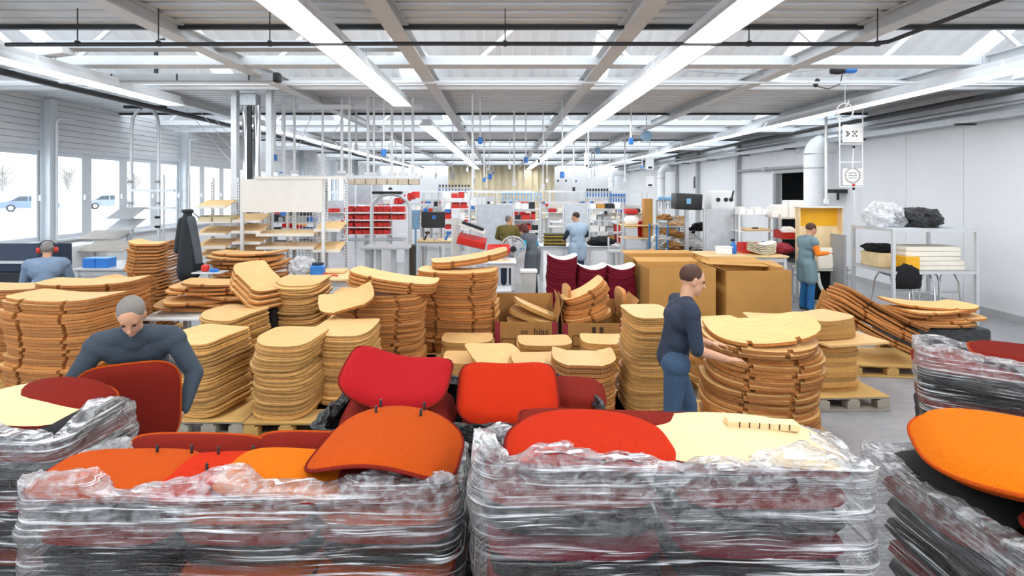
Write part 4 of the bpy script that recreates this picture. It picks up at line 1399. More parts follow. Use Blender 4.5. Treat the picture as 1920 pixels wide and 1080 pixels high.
# --- A: front left
pallet(-0.97, 1.90, 1.55, 0.52, 0.0, 'pallet under the film-wrapped load at the lower left')
for i, (x, lab) in enumerate(((-1.50, 'left'), (-0.97, 'middle'), (-0.44, 'right'))):
    inner(x, 2.17, PZ, 13, 0.52, 0.44, 0.078, [OR, DK, MR] if i else [DK, DK, MR], 'padded shell inside the lower left wrap, %s column' % lab)
upholstered('padded_cushion', 'orange padded back lying flat at the left end of the lower left load', orange, maroon, 0.60, 0.34, 0.04, 4, studs=((0.08, 0.10), (0.22, 0.10)), loc=(-1.51, 2.12, 1.205), rot=(0.03, 0.02, 0.05))
upholstered('padded_cushion', 'red-orange padded back with four studs in the middle of the lower left load', redor, maroon, 0.46, 0.34, 0.04, 4, studs=((-0.05, 0.11), (0.09, 0.11), (-0.04, -0.02), (0.09, -0.04)), loc=(-1.12, 2.12, 1.195), rot=(0.02, 0.02, 0.10))
upholstered('padded_cushion', 'long orange padded back before the arched orange back', orange2, maroon, 0.56, 0.34, 0.04, 4, loc=(-0.82, 2.10, 1.215), rot=(0.02, 0.04, -0.03))
upholstered('padded_cushion', 'maroon padded back standing at the rear left of the lower left load', maroon, orange, 0.62, 0.15, 0.03, 6, sag=-0.03, loc=(-1.36, 2.345, 1.185), rot=(0.9, 0, -0.03))
upholstered('padded_cushion', 'maroon padded back standing at the rear middle of the lower left load', maroon, orange, 0.50, 0.16, 0.03, 6, sag=-0.03, loc=(-0.85, 2.34, 1.19), rot=(0.9, 0, -0.05))
upholstered('padded_cushion', 'maroon padded seat lying under the arched orange back', maroon, maroon, 0.50, 0.44, 0.05, 4, loc=(-0.44, 2.16, 1.20), rot=(0, 0, 0.0))
upholstered('padded_cushion', 'big arched orange padded back propped on the right of the lower left load', orange, maroon, 0.59, 0.50, 0.032, 3.8, sag=-0.08, studs=((-0.10, 0.21), (0.10, 0.205), (-0.10, 0.14), (0.10, 0.135)), loc=(-0.46, 2.19, 1.335), rot=(0.015, 0.03, -0.07))
film('stretch_film', 'clear wrinkled film round the load at the lower left', -1.80, -0.14, 1.92, 2.43, 0.10, 1.262, lambda u: 0.02 * math.sin(u * 40) + 0.010 * math.sin(u * 97), FILM, 3.1)
# --- B: black-wrapped centre
pallet(-0.17, 2.5, 1.2, 0.74, 0.0, 'pallet under the black-wrapped load with red seats')
for i, (x, lab) in enumerate(((-0.52, 'left'), (0.10, 'right'))):
    inner(x, 2.86, PZ, 12, 0.56, 0.6, 0.082, [DK, MR], 'padded shell inside the black wrap, %s column' % lab)
upholstered('padded_cushion', 'maroon padded seat lying under the left bright red back', maroon, maroon, 0.56, 0.50, 0.045, 4, studs=(), loc=(-0.535, 2.80, 1.17), rot=(0.10, 0.03, 0.04))
upholstered('padded_cushion', 'bright red curved back propped on the left maroon seat', redfab, maroon, 0.56, 0.40, 0.055, 4.5, sag=0.085, loc=(-0.56, 2.86, 1.30), rot=(0.36, 0.14, -0.04))
upholstered('padded_cushion', 'maroon padded seat lying under the right bright red back', maroon, maroon, 0.56, 0.50, 0.045, 4, studs=((-0.2, 0.0),), loc=(0.08, 2.84, 1.14), rot=(0.06, 0.0, 0.0))
upholstered('padded_cushion', 'red-orange curved back propped on the right maroon seat', redor, maroon, 0.53, 0.44, 0.055, 4.5, sag=0.045, loc=(0.035, 2.87, 1.235), rot=(0.42, 0.0, 0.0))
upholstered('padded_cushion', 'narrow maroon back at the rear right of the black-wrapped load', maroon, maroon, 0.50, 0.30, 0.05, 5, loc=(0.33, 3.02, 1.185), rot=(0.15, 0, -0.1))
film('black_film', 'black plastic film round the load with red seats', -0.92, 0.54, 2.48, 3.24, 0.10, 1.19, lambda u: 0.02 * math.sin(u * 30) + 0.03 * max(0, math.sin(u * 11)), BLACKFILM, 8.4, back=0.0, rimin=0.05)
# --- C: front centre right
pallet(0.54, 1.66, 1.16, 0.48, 0.0, 'pallet under the film-wrapped load at the lower right of centre')
for i, (x, lab) in enumerate(((0.24, 'left'), (0.85, 'right'))):
    inner(x, 1.90, PZ, 15, 0.58, 0.42, 0.0815, [RW, DK, MR, DK], 'padded shell inside the lower centre wrap, %s column' % lab)
upholstered('padded_cushion', 'bright red-orange padded seat on the left of the lower centre load', redor, maroon, 0.62, 0.42, 0.035, 2.8, sag=-0.035, loc=(0.325, 1.90, 1.455), rot=(0.0, 0.02, -0.04))
upholstered('padded_cushion', 'maroon padded back behind the bright red-orange seat', maroon, maroon, 0.70, 0.12, 0.02, 5, loc=(0.42, 2.07, 1.445), rot=(0.1, 0.02, -0.03))
upholstered('padded_cushion', 'maroon padded edge at the rear right of the lower centre load', maroon, maroon, 0.46, 0.12, 0.025, 5, loc=(0.87, 2.07, 1.425), rot=(0.1, 0.05, -0.02))
palewood = mat('pale_raw_plywood', '#dcc193', 0.6, var=0.08, stretch=(1, 8, 4))
PB = shell_mesh('bare_cushion', 0.66, 0.38, 0.03, -0.03, 0.0, 3.2, 4, mats=[palewood, maroon])
loose('bare_cushion', PB, (0.86, 1.90, 1.43), (0.03, 0.03, -0.05), 'bare pale plywood side of a padded back on the lower centre load', 'seat', 'upholstered seat parts in the foreground')
t = thing('slotted_block', 'pale slotted wooden block on the bare plywood back', 'wood block', (0.97, 1.99, 1.452))
t.rotation_euler = (0, 0.04, -0.05)
mb = MB(); mb.rbox((0, 0, 0.014), (0.26, 0.05, 0.028), 0.003); obj('block', mb, palewood, t)
for i in range(6):
    mb = MB(); mb.box((-0.09 + i * 0.036, -0.026, 0.016), (0.003, 0.004, 0.020)); obj('slot', mb, ink, t)
film('stretch_film', 'clear wrinkled film round the load at the lower centre right', -0.10, 1.21, 1.65, 2.13, 0.10, 1.475, lambda u: 0.02 * math.sin(u * 33 + 1) + 0.012 * math.sin(u * 83) + 0.035 * max(0.0, math.cos((u - 0.5) * 2 * PI)) ** 6, FILM, 12.7)
# --- D: right
pallet(2.12, 1.25, 1.1, 1.0, 0.0, 'pallet under the film-wrapped load at the lower right')
for i, (x, y, lab) in enumerate(((1.83, 1.48, 'near left'), (1.83, 2.0, 'far left'), (2.4, 1.48, 'near right'), (2.4, 2.0, 'far right'))):
    inner(x, y, PZ, 13, 0.54, 0.5, 0.086, [DK, DK, MR], 'padded shell inside the lower right wrap, %s column' % lab)
upholstered('padded_cushion', 'large bright orange padded seat on the lower right load', orange2, orange, 0.70, 0.70, 0.06, 3.0, sag=-0.03, loc=(1.92, 1.92, 1.375), rot=(0.0, 0.02, -0.5))
upholstered('padded_cushion', 'dark red seat corner below the large bright orange seat', maroon, maroon, 0.56, 0.5, 0.05, 4, loc=(1.90, 1.50, 1.285), rot=(0, 0.0, 0.0))
film('stretch_film', 'clear film over dark shells on the lower right load', 1.50, 2.75, 1.18, 2.30, 0.10, 1.325, lambda u: 0.02 * math.sin(u * 31) + 0.012 * math.sin(u * 77), FILM, 20.3, taper=0.12)
# --- E: right, behind; built square, then turned with its pallet
_before = set(o.name for o in COL.objects)
pallet(3.45, 3.55, 1.2, 0.8, 0.0, 'pallet under the film-wrapped load by the right edge')
for i, (x, lab) in enumerate(((3.13, 'left'), (3.75, 'right'))):
    inner(x, 3.95, PZ, 12, 0.58, 0.62, 0.083, [DK, DK, MR], 'padded shell inside the right edge wrap, %s column' % lab)
upholstered('padded_cushion', 'rust red padded back on the load by the right edge', maroon, orange, 0.9, 0.5, 0.04, 4, loc=(3.6, 4.0, 1.20), rot=(0.02, 0.02, 0.0))
film('stretch_film', 'clear film round the load by the right edge', 2.83, 4.15, 3.55, 4.32, 0.10, 1.255, lambda u: 0.02 * math.sin(u * 29) + 0.012 * math.sin(u * 77), FILM, 31.5, taper=0.10)
_c1, _c2, _an = Vector((3.49, 3.935, 0)), Vector((3.58, 3.56, 0)), -0.61
for o in list(COL.objects):
    if o.name not in _before and o.parent is None:
        o.location = Matrix.Rotation(_an, 3, 'Z') @ (Vector(o.location) - _c1) + _c2
        o.rotation_euler.z += _an
# --- F: left
pallet(-2.62, 2.55, 1.1, 0.6, 0.0, 'pallet under the film-wrapped load at the left edge')
for i, (x, lab) in enumerate(((-2.9, 'left'), (-2.36, 'right'))):
    inner(x, 2.84, PZ, 12, 0.52, 0.52, 0.084, [DK, MR, DK], 'padded shell inside the left edge wrap, %s column' % lab)
PB2 = shell_mesh('bare_cushion', 0.62, 0.5, 0.05, -0.05, 0.0, 3, 4, mats=[palewood, maroon])
loose('bare_cushion', PB2, (-2.56, 2.82, 1.17), (0.04, 0.06, 0.1), 'bare plywood back with a maroon rim on the left edge load', 'seat', 'upholstered seat parts in the foreground')
upholstered('padded_cushion', 'maroon padded back at the rear of the left edge load', maroon, orange, 0.60, 0.30, 0.04, 4, sag=-0.06, loc=(-2.50, 2.98, 1.20), rot=(0.15, 0.05, 0))
film('stretch_film', 'clear film round the load at the left edge', -3.25, -2.08, 2.50, 3.12, 0.10, 1.17, lambda u: 0.02 * math.sin(u * 29) + 0.10 * max(0.0, math.cos((u - 0.9) * 2 * PI)) ** 20, FILM, 41.5)
# ================================================================== PEOPLE
def capsule(mb, a, b, ra, rb, n=14):
    a, b = Vector(a), Vector(b)
    t = b - a
    L = t.length
    if L < 1e-6:
        return mb.ball(a, ra, n, 10)
    t /= L
    pts, rs = [], []
    for k in range(5):
        an = PI / 2 * (1 - k / 4)
        pts.append(a - t * ra * math.sin(an) * 0.999); rs.append(max(1e-4, ra * math.cos(an)))
    for k in range(1, 5):
        an = PI / 2 * k / 4
        pts.append(b + t * rb * math.sin(an) * 0.999); rs.append(max(1e-4, rb * math.cos(an)))
    pts.insert(5, b); rs.insert(5, rb)
    return mb.tube(pts, rs, n)


def blob(mb, voxel, m, name, iters=4):
    """melt overlapping volumes into one continuous skin"""
    me = mb.mesh(name, m, 0)
    tmp = bpy.data.objects.new(name, me)
    COL.objects.link(tmp)
    r = tmp.modifiers.new('r', 'REMESH'); r.mode = 'VOXEL'; r.voxel_size = voxel; r.use_smooth_shade = True
    s = tmp.modifiers.new('s', 'SMOOTH'); s.factor = 0.5; s.iterations = iters
    dg = bpy.context.evaluated_depsgraph_get()
    out = bpy.data.meshes.new_from_object(tmp.evaluated_get(dg))
    bpy.data.objects.remove(tmp)
    out.name = name
    out.materials.clear(); out.materials.append(m)
    out.polygons.foreach_set('use_smooth', [True] * len(out.polygons))
    return out


def hand(mb, wrist, d, nrm, side, curl=0.5, fr=0.0085):
    """palm, four fingers and a thumb; d points along the hand, nrm out of its back, side toward the thumb"""
    w, d, nrm, side = Vector(wrist), Vector(d).normalized(), Vector(nrm).normalized(), Vector(side).normalized()
    side = (side - d * side.dot(d)).normalized()
    nrm = d.cross(side).normalized() * (1 if d.cross(side).dot(nrm) > 0 else -1)
    for s in (-0.026, -0.009, 0.009, 0.026):
        capsule(mb, w + side * s * 0.6 + d * 0.01, w + side * s + d * 0.085, 0.015, 0.0125, 8)
    for s, ln in ((-0.030, 0.062), (-0.010, 0.076), (0.010, 0.080), (0.030, 0.070)):
        p = w + side * s + d * 0.085
        dirv = d
        for q in range(3):
            an = curl * (q + 0.6)
            dirv = d * math.cos(an) - nrm * math.sin(an)
            p2 = p + dirv * ln * (0.45, 0.32, 0.25)[q]
            capsule(mb, p, p2, fr * (1.05 - 0.08 * q), fr * (0.98 - 0.08 * q), 8)
            p = p2
    p = w + side * 0.03 + d * 0.025
    p1 = p + (side * 0.75 + d * 0.65 - nrm * 0.25).normalized() * 0.042
    p2 = p1 + (side * 0.25 + d * 0.85 - nrm * 0.45 * (1 + curl)).normalized() * 0.036
    capsule(mb, p, p1, fr * 1.5, fr * 1.2, 8); capsule(mb, p1, p2, fr * 1.2, fr * 1.0, 8)


def headpart(mb, c, R):
    def P(x, y, z):
        return c + R @ Vector((x, y, z))
    def ell(p, r):
        b = MB(); b.ball((0, 0, 0), r, 18, 14)
        mb.add([P(*(Vector(p) + v)) for v in b.v], b.f)
    ell((0, -0.01, 0.025), (0.076, 0.098, 0.098))
    ell((0, 0.022, -0.045), (0.058, 0.07, 0.078))
    ell((0, 0.075, -0.098), (0.022, 0.02, 0.018))
    capsule(mb, P(0, 0.084, 0.02), P(0, 0.112, -0.03), 0.008, 0.014, 8)
    capsule(mb, P(-0.04, 0.074, 0.03), P(0.04, 0.074, 0.03), 0.012, 0.012, 8)
    capsule(mb, P(-0.022, 0.083, -0.066), P(0.022, 0.083, -0.066), 0.009, 0.009, 8)
    for s in (-1, 1):
        capsule(mb, P(s * 0.078, -0.012, 0.02), P(s * 0.076, -0.006, -0.035), 0.014, 0.010, 8)


def person(name, label, loc, rotz, J, cloth, hairm, hair='short', voxel=0.011, build=1.0, sleeves='long', yaw=0.0, pitch=0.0, roll=0.0, fr=0.009, eyes=True):
    """J: joints in the person's own frame (x right, y forward, z up)"""
    th = thing(name, label, 'person', loc, rotz)
    V = {k: Vector(v) for k, v in J.items() if isinstance(v, tuple)}
    R = Euler((pitch, roll, yaw)).to_matrix()
    hc = V['head']
    g = build
    spine = [V['pelvis'], V['waist'], V['chest'], V['neck']]
    def arm(mb, s, inf, lower=True, upper=True):
        sh, el, wr = V['sh' + s], V['el' + s], V['wr' + s]
        if upper:
            capsule(mb, sh, el, 0.054 * g + inf, 0.043 * g + inf)
        if lower:
            capsule(mb, el, wr, 0.042 * g + inf, 0.028 * g + inf)
    def leg(mb, s, inf, upto=1.0):
        hp, kn, an = V['hip' + s], V['kn' + s], V['an' + s]
        capsule(mb, hp, kn, 0.088 * g + inf, 0.056 * g + inf)
        capsule(mb, kn, kn + (an - kn) * upto, 0.055 * g + inf, 0.042 * g + inf)
    side = (V['shR'] - V['shL'])
    fwd_t = Vector((0, 1, 0))
    def torso(mb, inf):
        capsule(mb, V['hipL'], V['hipR'], 0.105 * g + inf, 0.105 * g + inf)
        sx = side.normalized()
        capsule(mb, V['waist'] - sx * 0.05, V['waist'] + sx * 0.05, 0.10 * g + inf, 0.10 * g + inf)
        capsule(mb, V['pelvis'], V['waist'], 0.125 * g + inf, 0.115 * g + inf)
        capsule(mb, V['chest'] - sx * 0.075, V['chest'] + sx * 0.075, 0.115 * g + inf, 0.115 * g + inf)
        capsule(mb, V['waist'], V['chest'], 0.115 * g + inf, 0.12 * g + inf)
        capsule(mb, V['shL'] + sx * 0.02, V['shR'] - sx * 0.02, 0.058 * g + inf, 0.058 * g + inf)
        top = V['chest'] * 0.45 + V['neck'] * 0.55
        capsule(mb, V['chest'], top, 0.118 * g + inf, 0.085 * g + inf)
        for s in 'LR':
            capsule(mb, V['neck'] * 0.85 + V['chest'] * 0.15, V['sh' + s], 0.056 * g + inf, 0.058 * g + inf)
            capsule(mb, V['chest'] + (V['sh' + s] - V['chest']) * 0.35, V['sh' + s] + (V['el' + s] - V['sh' + s]) * 0.12, 0.105 * g + inf, 0.066 * g + inf)
    # the body: one continuous surface
    mb = MB()
    torso(mb, -0.012)
    capsule(mb, V['neck'] * 0.8 + V['chest'] * 0.2, hc + R @ Vector((0, -0.02, -0.04)), 0.058, 0.052)
    headpart(mb, hc, R)
    for s in 'LR':
        arm(mb, s, -0.006 if sleeves == 'long' else 0)
        leg(mb, s, -0.012)
        an = V['an' + s]; to = V['to' + s]
        capsule(mb, an, to, 0.035, 0.028)
        wr, el = V['wr' + s], V['el' + s]
        hd = Vector(J.get('hd' + s, (wr - el)))
        hn = Vector(J.get('hn' + s, (0.0, 0.3, 1.0)))
        hs = Vector(J.get('hs' + s, (1 if s == 'L' else -1, 0, 0)))
        hand(mb, wr, hd, hn, hs, J.get('curl', 0.5), fr)
    obj('body', blob(mb, voxel, skin, 'body', 2), None, th)
    # clothing
    if 'trousers' in cloth:
        mb = MB()
        capsule(mb, V['hipL'], V['hipR'], 0.118 * g, 0.118 * g)
        capsule(mb, V['pelvis'], V['pelvis'] * 0.55 + V['waist'] * 0.45, 0.128 * g, 0.125 * g)
        for s in 'LR':
            leg(mb, s, 0.012)
            capsule(mb, V['kn' + s], V['an' + s] + Vector((0, 0, 0.0)), 0.066 * g, 0.066 * g)
        obj('trousers', blob(mb, voxel, cloth['trousers'], 'trousers'), None, th)
    if 'shirt' in cloth:
        mb = MB()
        torso(mb, 0.006)
        for s in 'LR':
            arm(mb, s, 0.010, lower=(sleeves == 'long'))
            if sleeves == 'short':
                pass
        obj('shirt', blob(mb, voxel, cloth['shirt'], 'shirt'), None, th)
    if 'vest' in cloth:
        mb = MB()
        torso(mb, 0.022)
        dn = J.get('vest_down', 0.16)
        for s in 'LR':
            hp, kn = V['hip' + s], V['kn' + s]
            capsule(mb, hp, hp + (kn - hp) * (dn / max(0.05, (kn - hp).length)), 0.125 * g, 0.125 * g)
        obj('vest', blob(mb, voxel, cloth['vest'], 'vest'), None, th)
        mb = MB()
        nd = (V['neck'] - V['chest']).normalized()
        c0 = V['neck'] * 0.95 + V['chest'] * 0.05
        a1 = nd.orthogonal().normalized(); a2 = nd.cross(a1)
        mb.tube([c0 + (a1 * math.cos(k / 16 * 2 * PI) + a2 * math.sin(k / 16 * 2 * PI)) * 0.075 for k in range(16)], 0.014, 8, close=True)
        obj('collar', mb, cloth.get('collar', cloth['vest']), th)
    for s in 'LR':
        mb = MB()
        an, to = V['an' + s], V['to' + s]
        capsule(mb, an - Vector((0, 0, 0.03)) - (to - an).normalized() * 0.03, to - Vector((0, 0, 0.0)), 0.042, 0.038)
        capsule(mb, an, an + Vector((0, 0, 0.04)), 0.045, 0.045)
        obj('shoe', blob(mb, voxel, cloth.get('shoes', rubber), 'shoe'), None, th)
    # hair
    def P(x, y, z):
        return hc + R @ Vector((x, y, z))
    mb = MB()
    def ell(p, r):
        b = MB(); b.ball((0, 0, 0), r, 20, 14)
        mb.add([P(*(Vector(p) + v * (1 + 0.05 * mnoise.noise((v + Vector(loc)) * 45)))) for v in b.v], b.f)
    if hair == 'short':
        ell((0, -0.026, 0.042), (0.084, 0.098, 0.092))
    elif hair == 'thin':
        ell((0, -0.030, 0.030), (0.083, 0.092, 0.088))
    else:
        ell((0, -0.022, 0.040), (0.094, 0.108, 0.102))
        ell((0, -0.055, -0.02), (0.092, 0.075, 0.10))
    obj('hair', blob(mb, 0.012, hairm, 'hair', 2), None, th)
    if eyes:
        for sx in (-0.031, 0.031):
            mb = MB(); mb.ball(P(sx, 0.082, 0.012), 0.010, 10, 8); obj('eye', mb, mat('dark_eye', '#2a1d16', 0.3), th)
    return th


def stand(**kw):
    J = dict(pelvis=(0, 0, 0.97), waist=(0, 0, 1.10), chest=(0, 0.0, 1.30), neck=(0, 0.0, 1.47), head=(0, 0.03, 1.63),
             shL=(-0.19, 0, 1.41), shR=(0.19, 0, 1.41), elL=(-0.25, 0.02, 1.13), elR=(0.25, 0.02, 1.13), wrL=(-0.24, 0.14, 0.92), wrR=(0.24, 0.14, 0.92),
             hipL=(-0.09, 0, 0.92), hipR=(0.09, 0, 0.92), knL=(-0.10, 0.03, 0.50), knR=(0.10, 0.03, 0.50), anL=(-0.10, 0, 0.085), anR=(0.10, 0, 0.085), toL=(-0.11, 0.15, 0.045), toR=(0.11, 0.15, 0.045))
    J.update(kw)
    return J


greyhair = mat('grey_hair', '#7d7873', 0.8, bump=0.6, bscale=90)
brownhair = mat('brown_hair', '#4a2c1e', 0.7, bump=0.6, bscale=90, var=0.25)
darkhair = mat('dark_hair', '#3a2620', 0.7, bump=0.6, bscale=90, var=0.25)
navy = mat('navy_cloth', '#2a3446', 0.9, var=0.1, bump=0.3, bscale=50)
slate = mat('slate_blue_cloth', '#38434f', 0.9, var=0.12, bump=0.3, bscale=50)
denim = mat('blue_denim', '#1f5f94', 0.9, var=0.12, bump=0.3, bscale=70)
darkdenim = mat('dark_denim', '#39506a', 0.9, var=0.15, bump=0.3, bscale=70)
teal = mat('grey_teal_vest', '#6f8790', 0.85, var=0.08, bump=0.3, bscale=50)
orangeknit = mat('orange_knit', '#f0801e', 0.9, var=0.08, bump=0.4, bscale=80)
olive = mat('olive_knit', '#6f6330', 0.9, var=0.1, bump=0.4, bscale=80)
tealknit = mat('teal_knit', '#1796b4', 0.9, var=0.08, bump=0.4, bscale=80)
paleblue = mat('pale_blue_vest', '#9db2c6', 0.85, var=0.08, bump=0.3, bscale=50)
charcoal = mat('charcoal_cloth', '#5a5f66', 0.9, var=0.1, bump=0.3, bscale=60)

# worker bending toward the viewer with a red padded back in both hands (left)
J = stand(pelvis=(0, -0.26, 0.96), waist=(0, -0.16, 1.08), chest=(0, 0.00, 1.24), neck=(0, 0.13, 1.37), head=(0, 0.20, 1.49),
          shL=(-0.21, 0.04, 1.30), shR=(0.21, 0.04, 1.30), elL=(-0.36, 0.10, 1.03), elR=(0.36, 0.10, 1.03), wrL=(-0.31, 0.24, 0.84), wrR=(0.31, 0.24, 0.84),
          hdL=(0.25, 0.25, -0.9), hdR=(-0.25, 0.25, -0.9), hnL=(-1, 0.2, 0), hnR=(1, 0.2, 0), hsL=(0, 1, 0.2), hsR=(0, 1, 0.2), curl=0.45,
          hipL=(-0.10, -0.26, 0.92), hipR=(0.10, -0.26, 0.92), knL=(-0.13, -0.14, 0.50), knR=(0.13, -0.14, 0.50), anL=(-0.14, -0.24, 0.085), anR=(0.14, -0.24, 0.085), toL=(-0.16, -0.09, 0.045), toR=(0.16, -0.09, 0.045))
W1 = Vector((ax(258, 3.75), 3.75, 0))
person('person', 'worker in dark blue jacket bending over a red padded back at left', W1, PI + 0.42, J, dict(shirt=slate, trousers=navy), greyhair, 'short', 0.010, 1.15, pitch=-0.75)
upholstered('padded_cushion', 'dark red padded back held by the bending worker', maroon, orange, 0.60, 0.56, 0.04, 4, sag=-0.05, loc=(W1.x + 0.36 * math.sin(0.42), W1.y - 0.36 * math.cos(0.42), 0.93), rot=(PI / 2 - 0.15, 0, 0.42), under=maroon)

# worker striding between the panel stacks, forearm over the big stack
J = stand(pelvis=(0, -0.02, 0.95), waist=(0, 0.01, 1.08), chest=(0, 0.05, 1.27), neck=(0, 0.10, 1.43), head=(0, 0.15, 1.58),
          shL=(-0.19, 0.07, 1.38), shR=(0.19, 0.07, 1.38), elL=(-0.22, 0.12, 1.08), elR=(0.24, 0.10, 1.07), wrL=(-0.20, 0.37, 1.00), wrR=(0.22, 0.35, 0.99),
          hdL=(0.1, 0.9, -0.05), hdR=(-0.1, 0.9, -0.05), hnL=(0, 0, 1), hnR=(0, 0, 1), curl=0.35,
          knL=(-0.11, 0.16, 0.50), knR=(0.11, -0.06, 0.50), anL=(-0.11, 0.16, 0.085), anR=(0.11, -0.32, 0.12), toL=(-0.12, 0.31, 0.045), toR=(0.12, -0.18, 0.05), hipL=(-0.09, 0, 0.91), hipR=(0.09, -0.02, 0.91))
person('person', 'worker in navy top and jeans striding between the panel stacks right of centre', (ax(1258, 4.55), 4.45, 0), -PI / 2, J, dict(shirt=navy, trousers=darkdenim), brownhair, 'short', 0.010, 1.0, sleeves='short', pitch=-0.3)

# woman in grey-teal vest with orange sleeves at the right-hand bench
J = stand(elL=(-0.22, 0.06, 1.14), elR=(0.24, 0.06, 1.13), wrL=(-0.15, 0.30, 1.12), wrR=(0.17, 0.30, 1.13), hdL=(0.15, 0.95, 0.1), hdR=(-0.1, 0.95, 0.1), hnL=(0, 0, 1), hnR=(0, 0, 1), chest=(0, 0.02, 1.28), neck=(0, 0.05, 1.42), head=(0, 0.10, 1.56), shL=(-0.18, 0.02, 1.36), shR=(0.18, 0.02, 1.36), vest_down=0.28)
person('person', 'worker in grey-teal vest, orange sleeves and blue jeans at the right-hand bench', (ax(1512, 10.25), 10.25, 0), -PI / 2 + 0.1, J, dict(shirt=orangeknit, vest=teal, trousers=denim, collar=charcoal), brownhair, 'short', 0.011, 1.0, pitch=-0.35)

# man in olive sweater seen from behind
J = stand(elL=(-0.28, 0.10, 1.16), elR=(0.28, 0.12, 1.16), wrL=(-0.18, 0.34, 1.08), wrR=(0.18, 0.34, 1.08), chest=(0, 0.05, 1.28), neck=(0, 0.09, 1.44), head=(0.02, 0.14, 1.58), shL=(-0.20, 0.05, 1.38), shR=(0.20, 0.05, 1.38))
person('person', 'man in olive sweater leaning over the bench behind the fan', (ax(952, 13.0), 13.0, 0), -0.15, J, dict(shirt=olive, trousers=navy), greyhair, 'thin', 0.012, 1.15, yaw=-0.9, pitch=-0.15, fr=0.01)
# woman with auburn hair in turquoise sleeves
J = stand(elL=(-0.26, 0.05, 1.10), elR=(0.26, 0.06, 1.10), wrL=(-0.16, 0.28, 1.00), wrR=(0.16, 0.28, 1.00), chest=(0, 0.10, 1.22), neck=(0, 0.18, 1.34), head=(0, 0.25, 1.44), waist=(0, 0.04, 1.08), shL=(-0.18, 0.12, 1.30), shR=(0.18, 0.12, 1.30), vest_down=0.36)
person('person', 'woman with auburn hair and turquoise sleeves bending beside the fan', (ax(999, 11.6), 11.6, 0), 0.95, J, dict(shirt=tealknit, vest=charcoal, trousers=navy), mat('auburn_hair', '#5a241c', 0.7, bump=0.6, bscale=90), 'long', 0.012, 1.0, pitch=-0.55, fr=0.01)
# man in pale blue vest seen from behind
J = stand(elL=(-0.28, 0.06, 1.20), elR=(0.27, 0.08, 1.20), wrL=(-0.24, 0.30, 1.10), wrR=(0.2, 0.32, 1.10), head=(-0.02, 0.08, 1.64), neck=(0, 0.03, 1.48), vest_down=0.22)
person('person', 'man in pale blue vest and navy sleeves at the centre bench, back turned', (ax(1083, 13.2), 13.2, 0), 0.25, J, dict(shirt=navy, vest=paleblue, trousers=navy, collar=charcoal), darkhair, 'short', 0.012, 1.2, yaw=0.8, pitch=-0.3, fr=0.01)
# seated worker with red ear defenders
J = stand(pelvis=(0, 0, 0.80), waist=(0, 0.01, 0.93), chest=(0, 0.04, 1.12), neck=(0, 0.08, 1.28), head=(0, 0.12, 1.42), shL=(-0.20, 0.04, 1.23), shR=(0.20, 0.04, 1.23), elL=(-0.27, 0.12, 0.97), elR=(0.27, 0.12, 0.97), wrL=(-0.18, 0.36, 0.95), wrR=(0.18, 0.36, 0.95),
          hipL=(-0.10, 0.02, 0.77), hipR=(0.10, 0.02, 0.77), knL=(-0.13, 0.44, 0.74), knR=(0.13, 0.44, 0.74), anL=(-0.13, 0.42, 0.28), anR=(0.13, 0.42, 0.28), toL=(-0.14, 0.56, 0.24), toR=(0.14, 0.56, 0.24))
W7 = Vector((ax(86, 8.0), 8.0, 0))
p7 = person('person', 'seated worker in grey-blue shirt with red ear defenders by the window', W7, 0.55, J, dict(shirt=mat('grey_blue_shirt', '#7488a0', 0.9, var=0.1), trousers=navy), greyhair, 'thin', 0.011, 1.2, pitch=-0.2)
t = thing('ear_defenders', 'red ear defenders on the seated worker by the window', 'ear defenders', W7 + Vector((0, 0, 1.42)), 0.55)
for s in (-1, 1):
    mb = MB(); mb.lathe([(0.02, -0.025), (0.042, -0.02), (0.046, 0.0), (0.036, 0.022), (0.01, 0.026)] if s > 0 else [(0.01, -0.026), (0.036, -0.022), (0.046, 0), (0.042, 0.02), (0.02, 0.025)], (s * 0.105, 0.11, 0.0), 16, axis='x'); obj('ear_cup', mb, redplas, t)
mb = MB(); mb.tube([(0.108 * math.cos(a / 10 * PI), 0.10, 0.03 + 0.115 * math.sin(a / 10 * PI)) for a in range(11)], 0.008, 6); obj('headband', mb, black, t)
t = thing('stool', 'black stool under the seated worker', 'stool', W7)
mb = MB(); mb.lathe([(0.17, 0.60), (0.19, 0.62), (0.19, 0.65), (0.16, 0.67)], (0, 0, 0), 20); obj('seat', mb, black, t)
mb = MB(); mb.tube([(0, 0, 0.06), (0, 0, 0.60)], 0.03); obj('column', mb, steel, t)
for k in range(5):
    a = 2 * PI * k / 5
    mb = MB(); mb.bar((0, 0, 0.06), (0.28 * math.cos(a), 0.28 * math.sin(a), 0.03), 0.05, 0.035); obj('foot', mb, black, t)
# ================================================================== WORKPLACES
def frame_posts(t, xs, ys, h, m=alu, w=0.045, name='post'):
    for x in xs:
        for y in ys:
            mb = MB(); mb.b2((x - w / 2, y - w / 2, 0), (x + w / 2, y + w / 2, h)); obj(name, mb, m, t)


def bin_mesh(w, d, h, m):
    """open-fronted storage bin"""
    mb = MB()
    k = 0.006
    mb.b2((-w / 2, 0, 0), (w / 2, d, k))
    mb.b2((-w / 2, d - k, k), (w / 2, d, h))
    for s in (-1, 1):
        x = s * (w / 2 - k)
        mb.prism([(0.0, k), (d - k, k), (d - k, h), (d * 0.3, h), (0, h * 0.72)], k, (min(x, s * w / 2), 0, 0), (0, 1, 0), (0, 0, 1))
    mb.b2((-w / 2 + k, 0, k), (w / 2 - k, k, h * 0.72))
    mb.tube([(-w / 2, 0.0, h * 0.72), (w / 2, 0.0, h * 0.72)], 0.008, 6)
    return mb.mesh('storage_bin', m, 0)


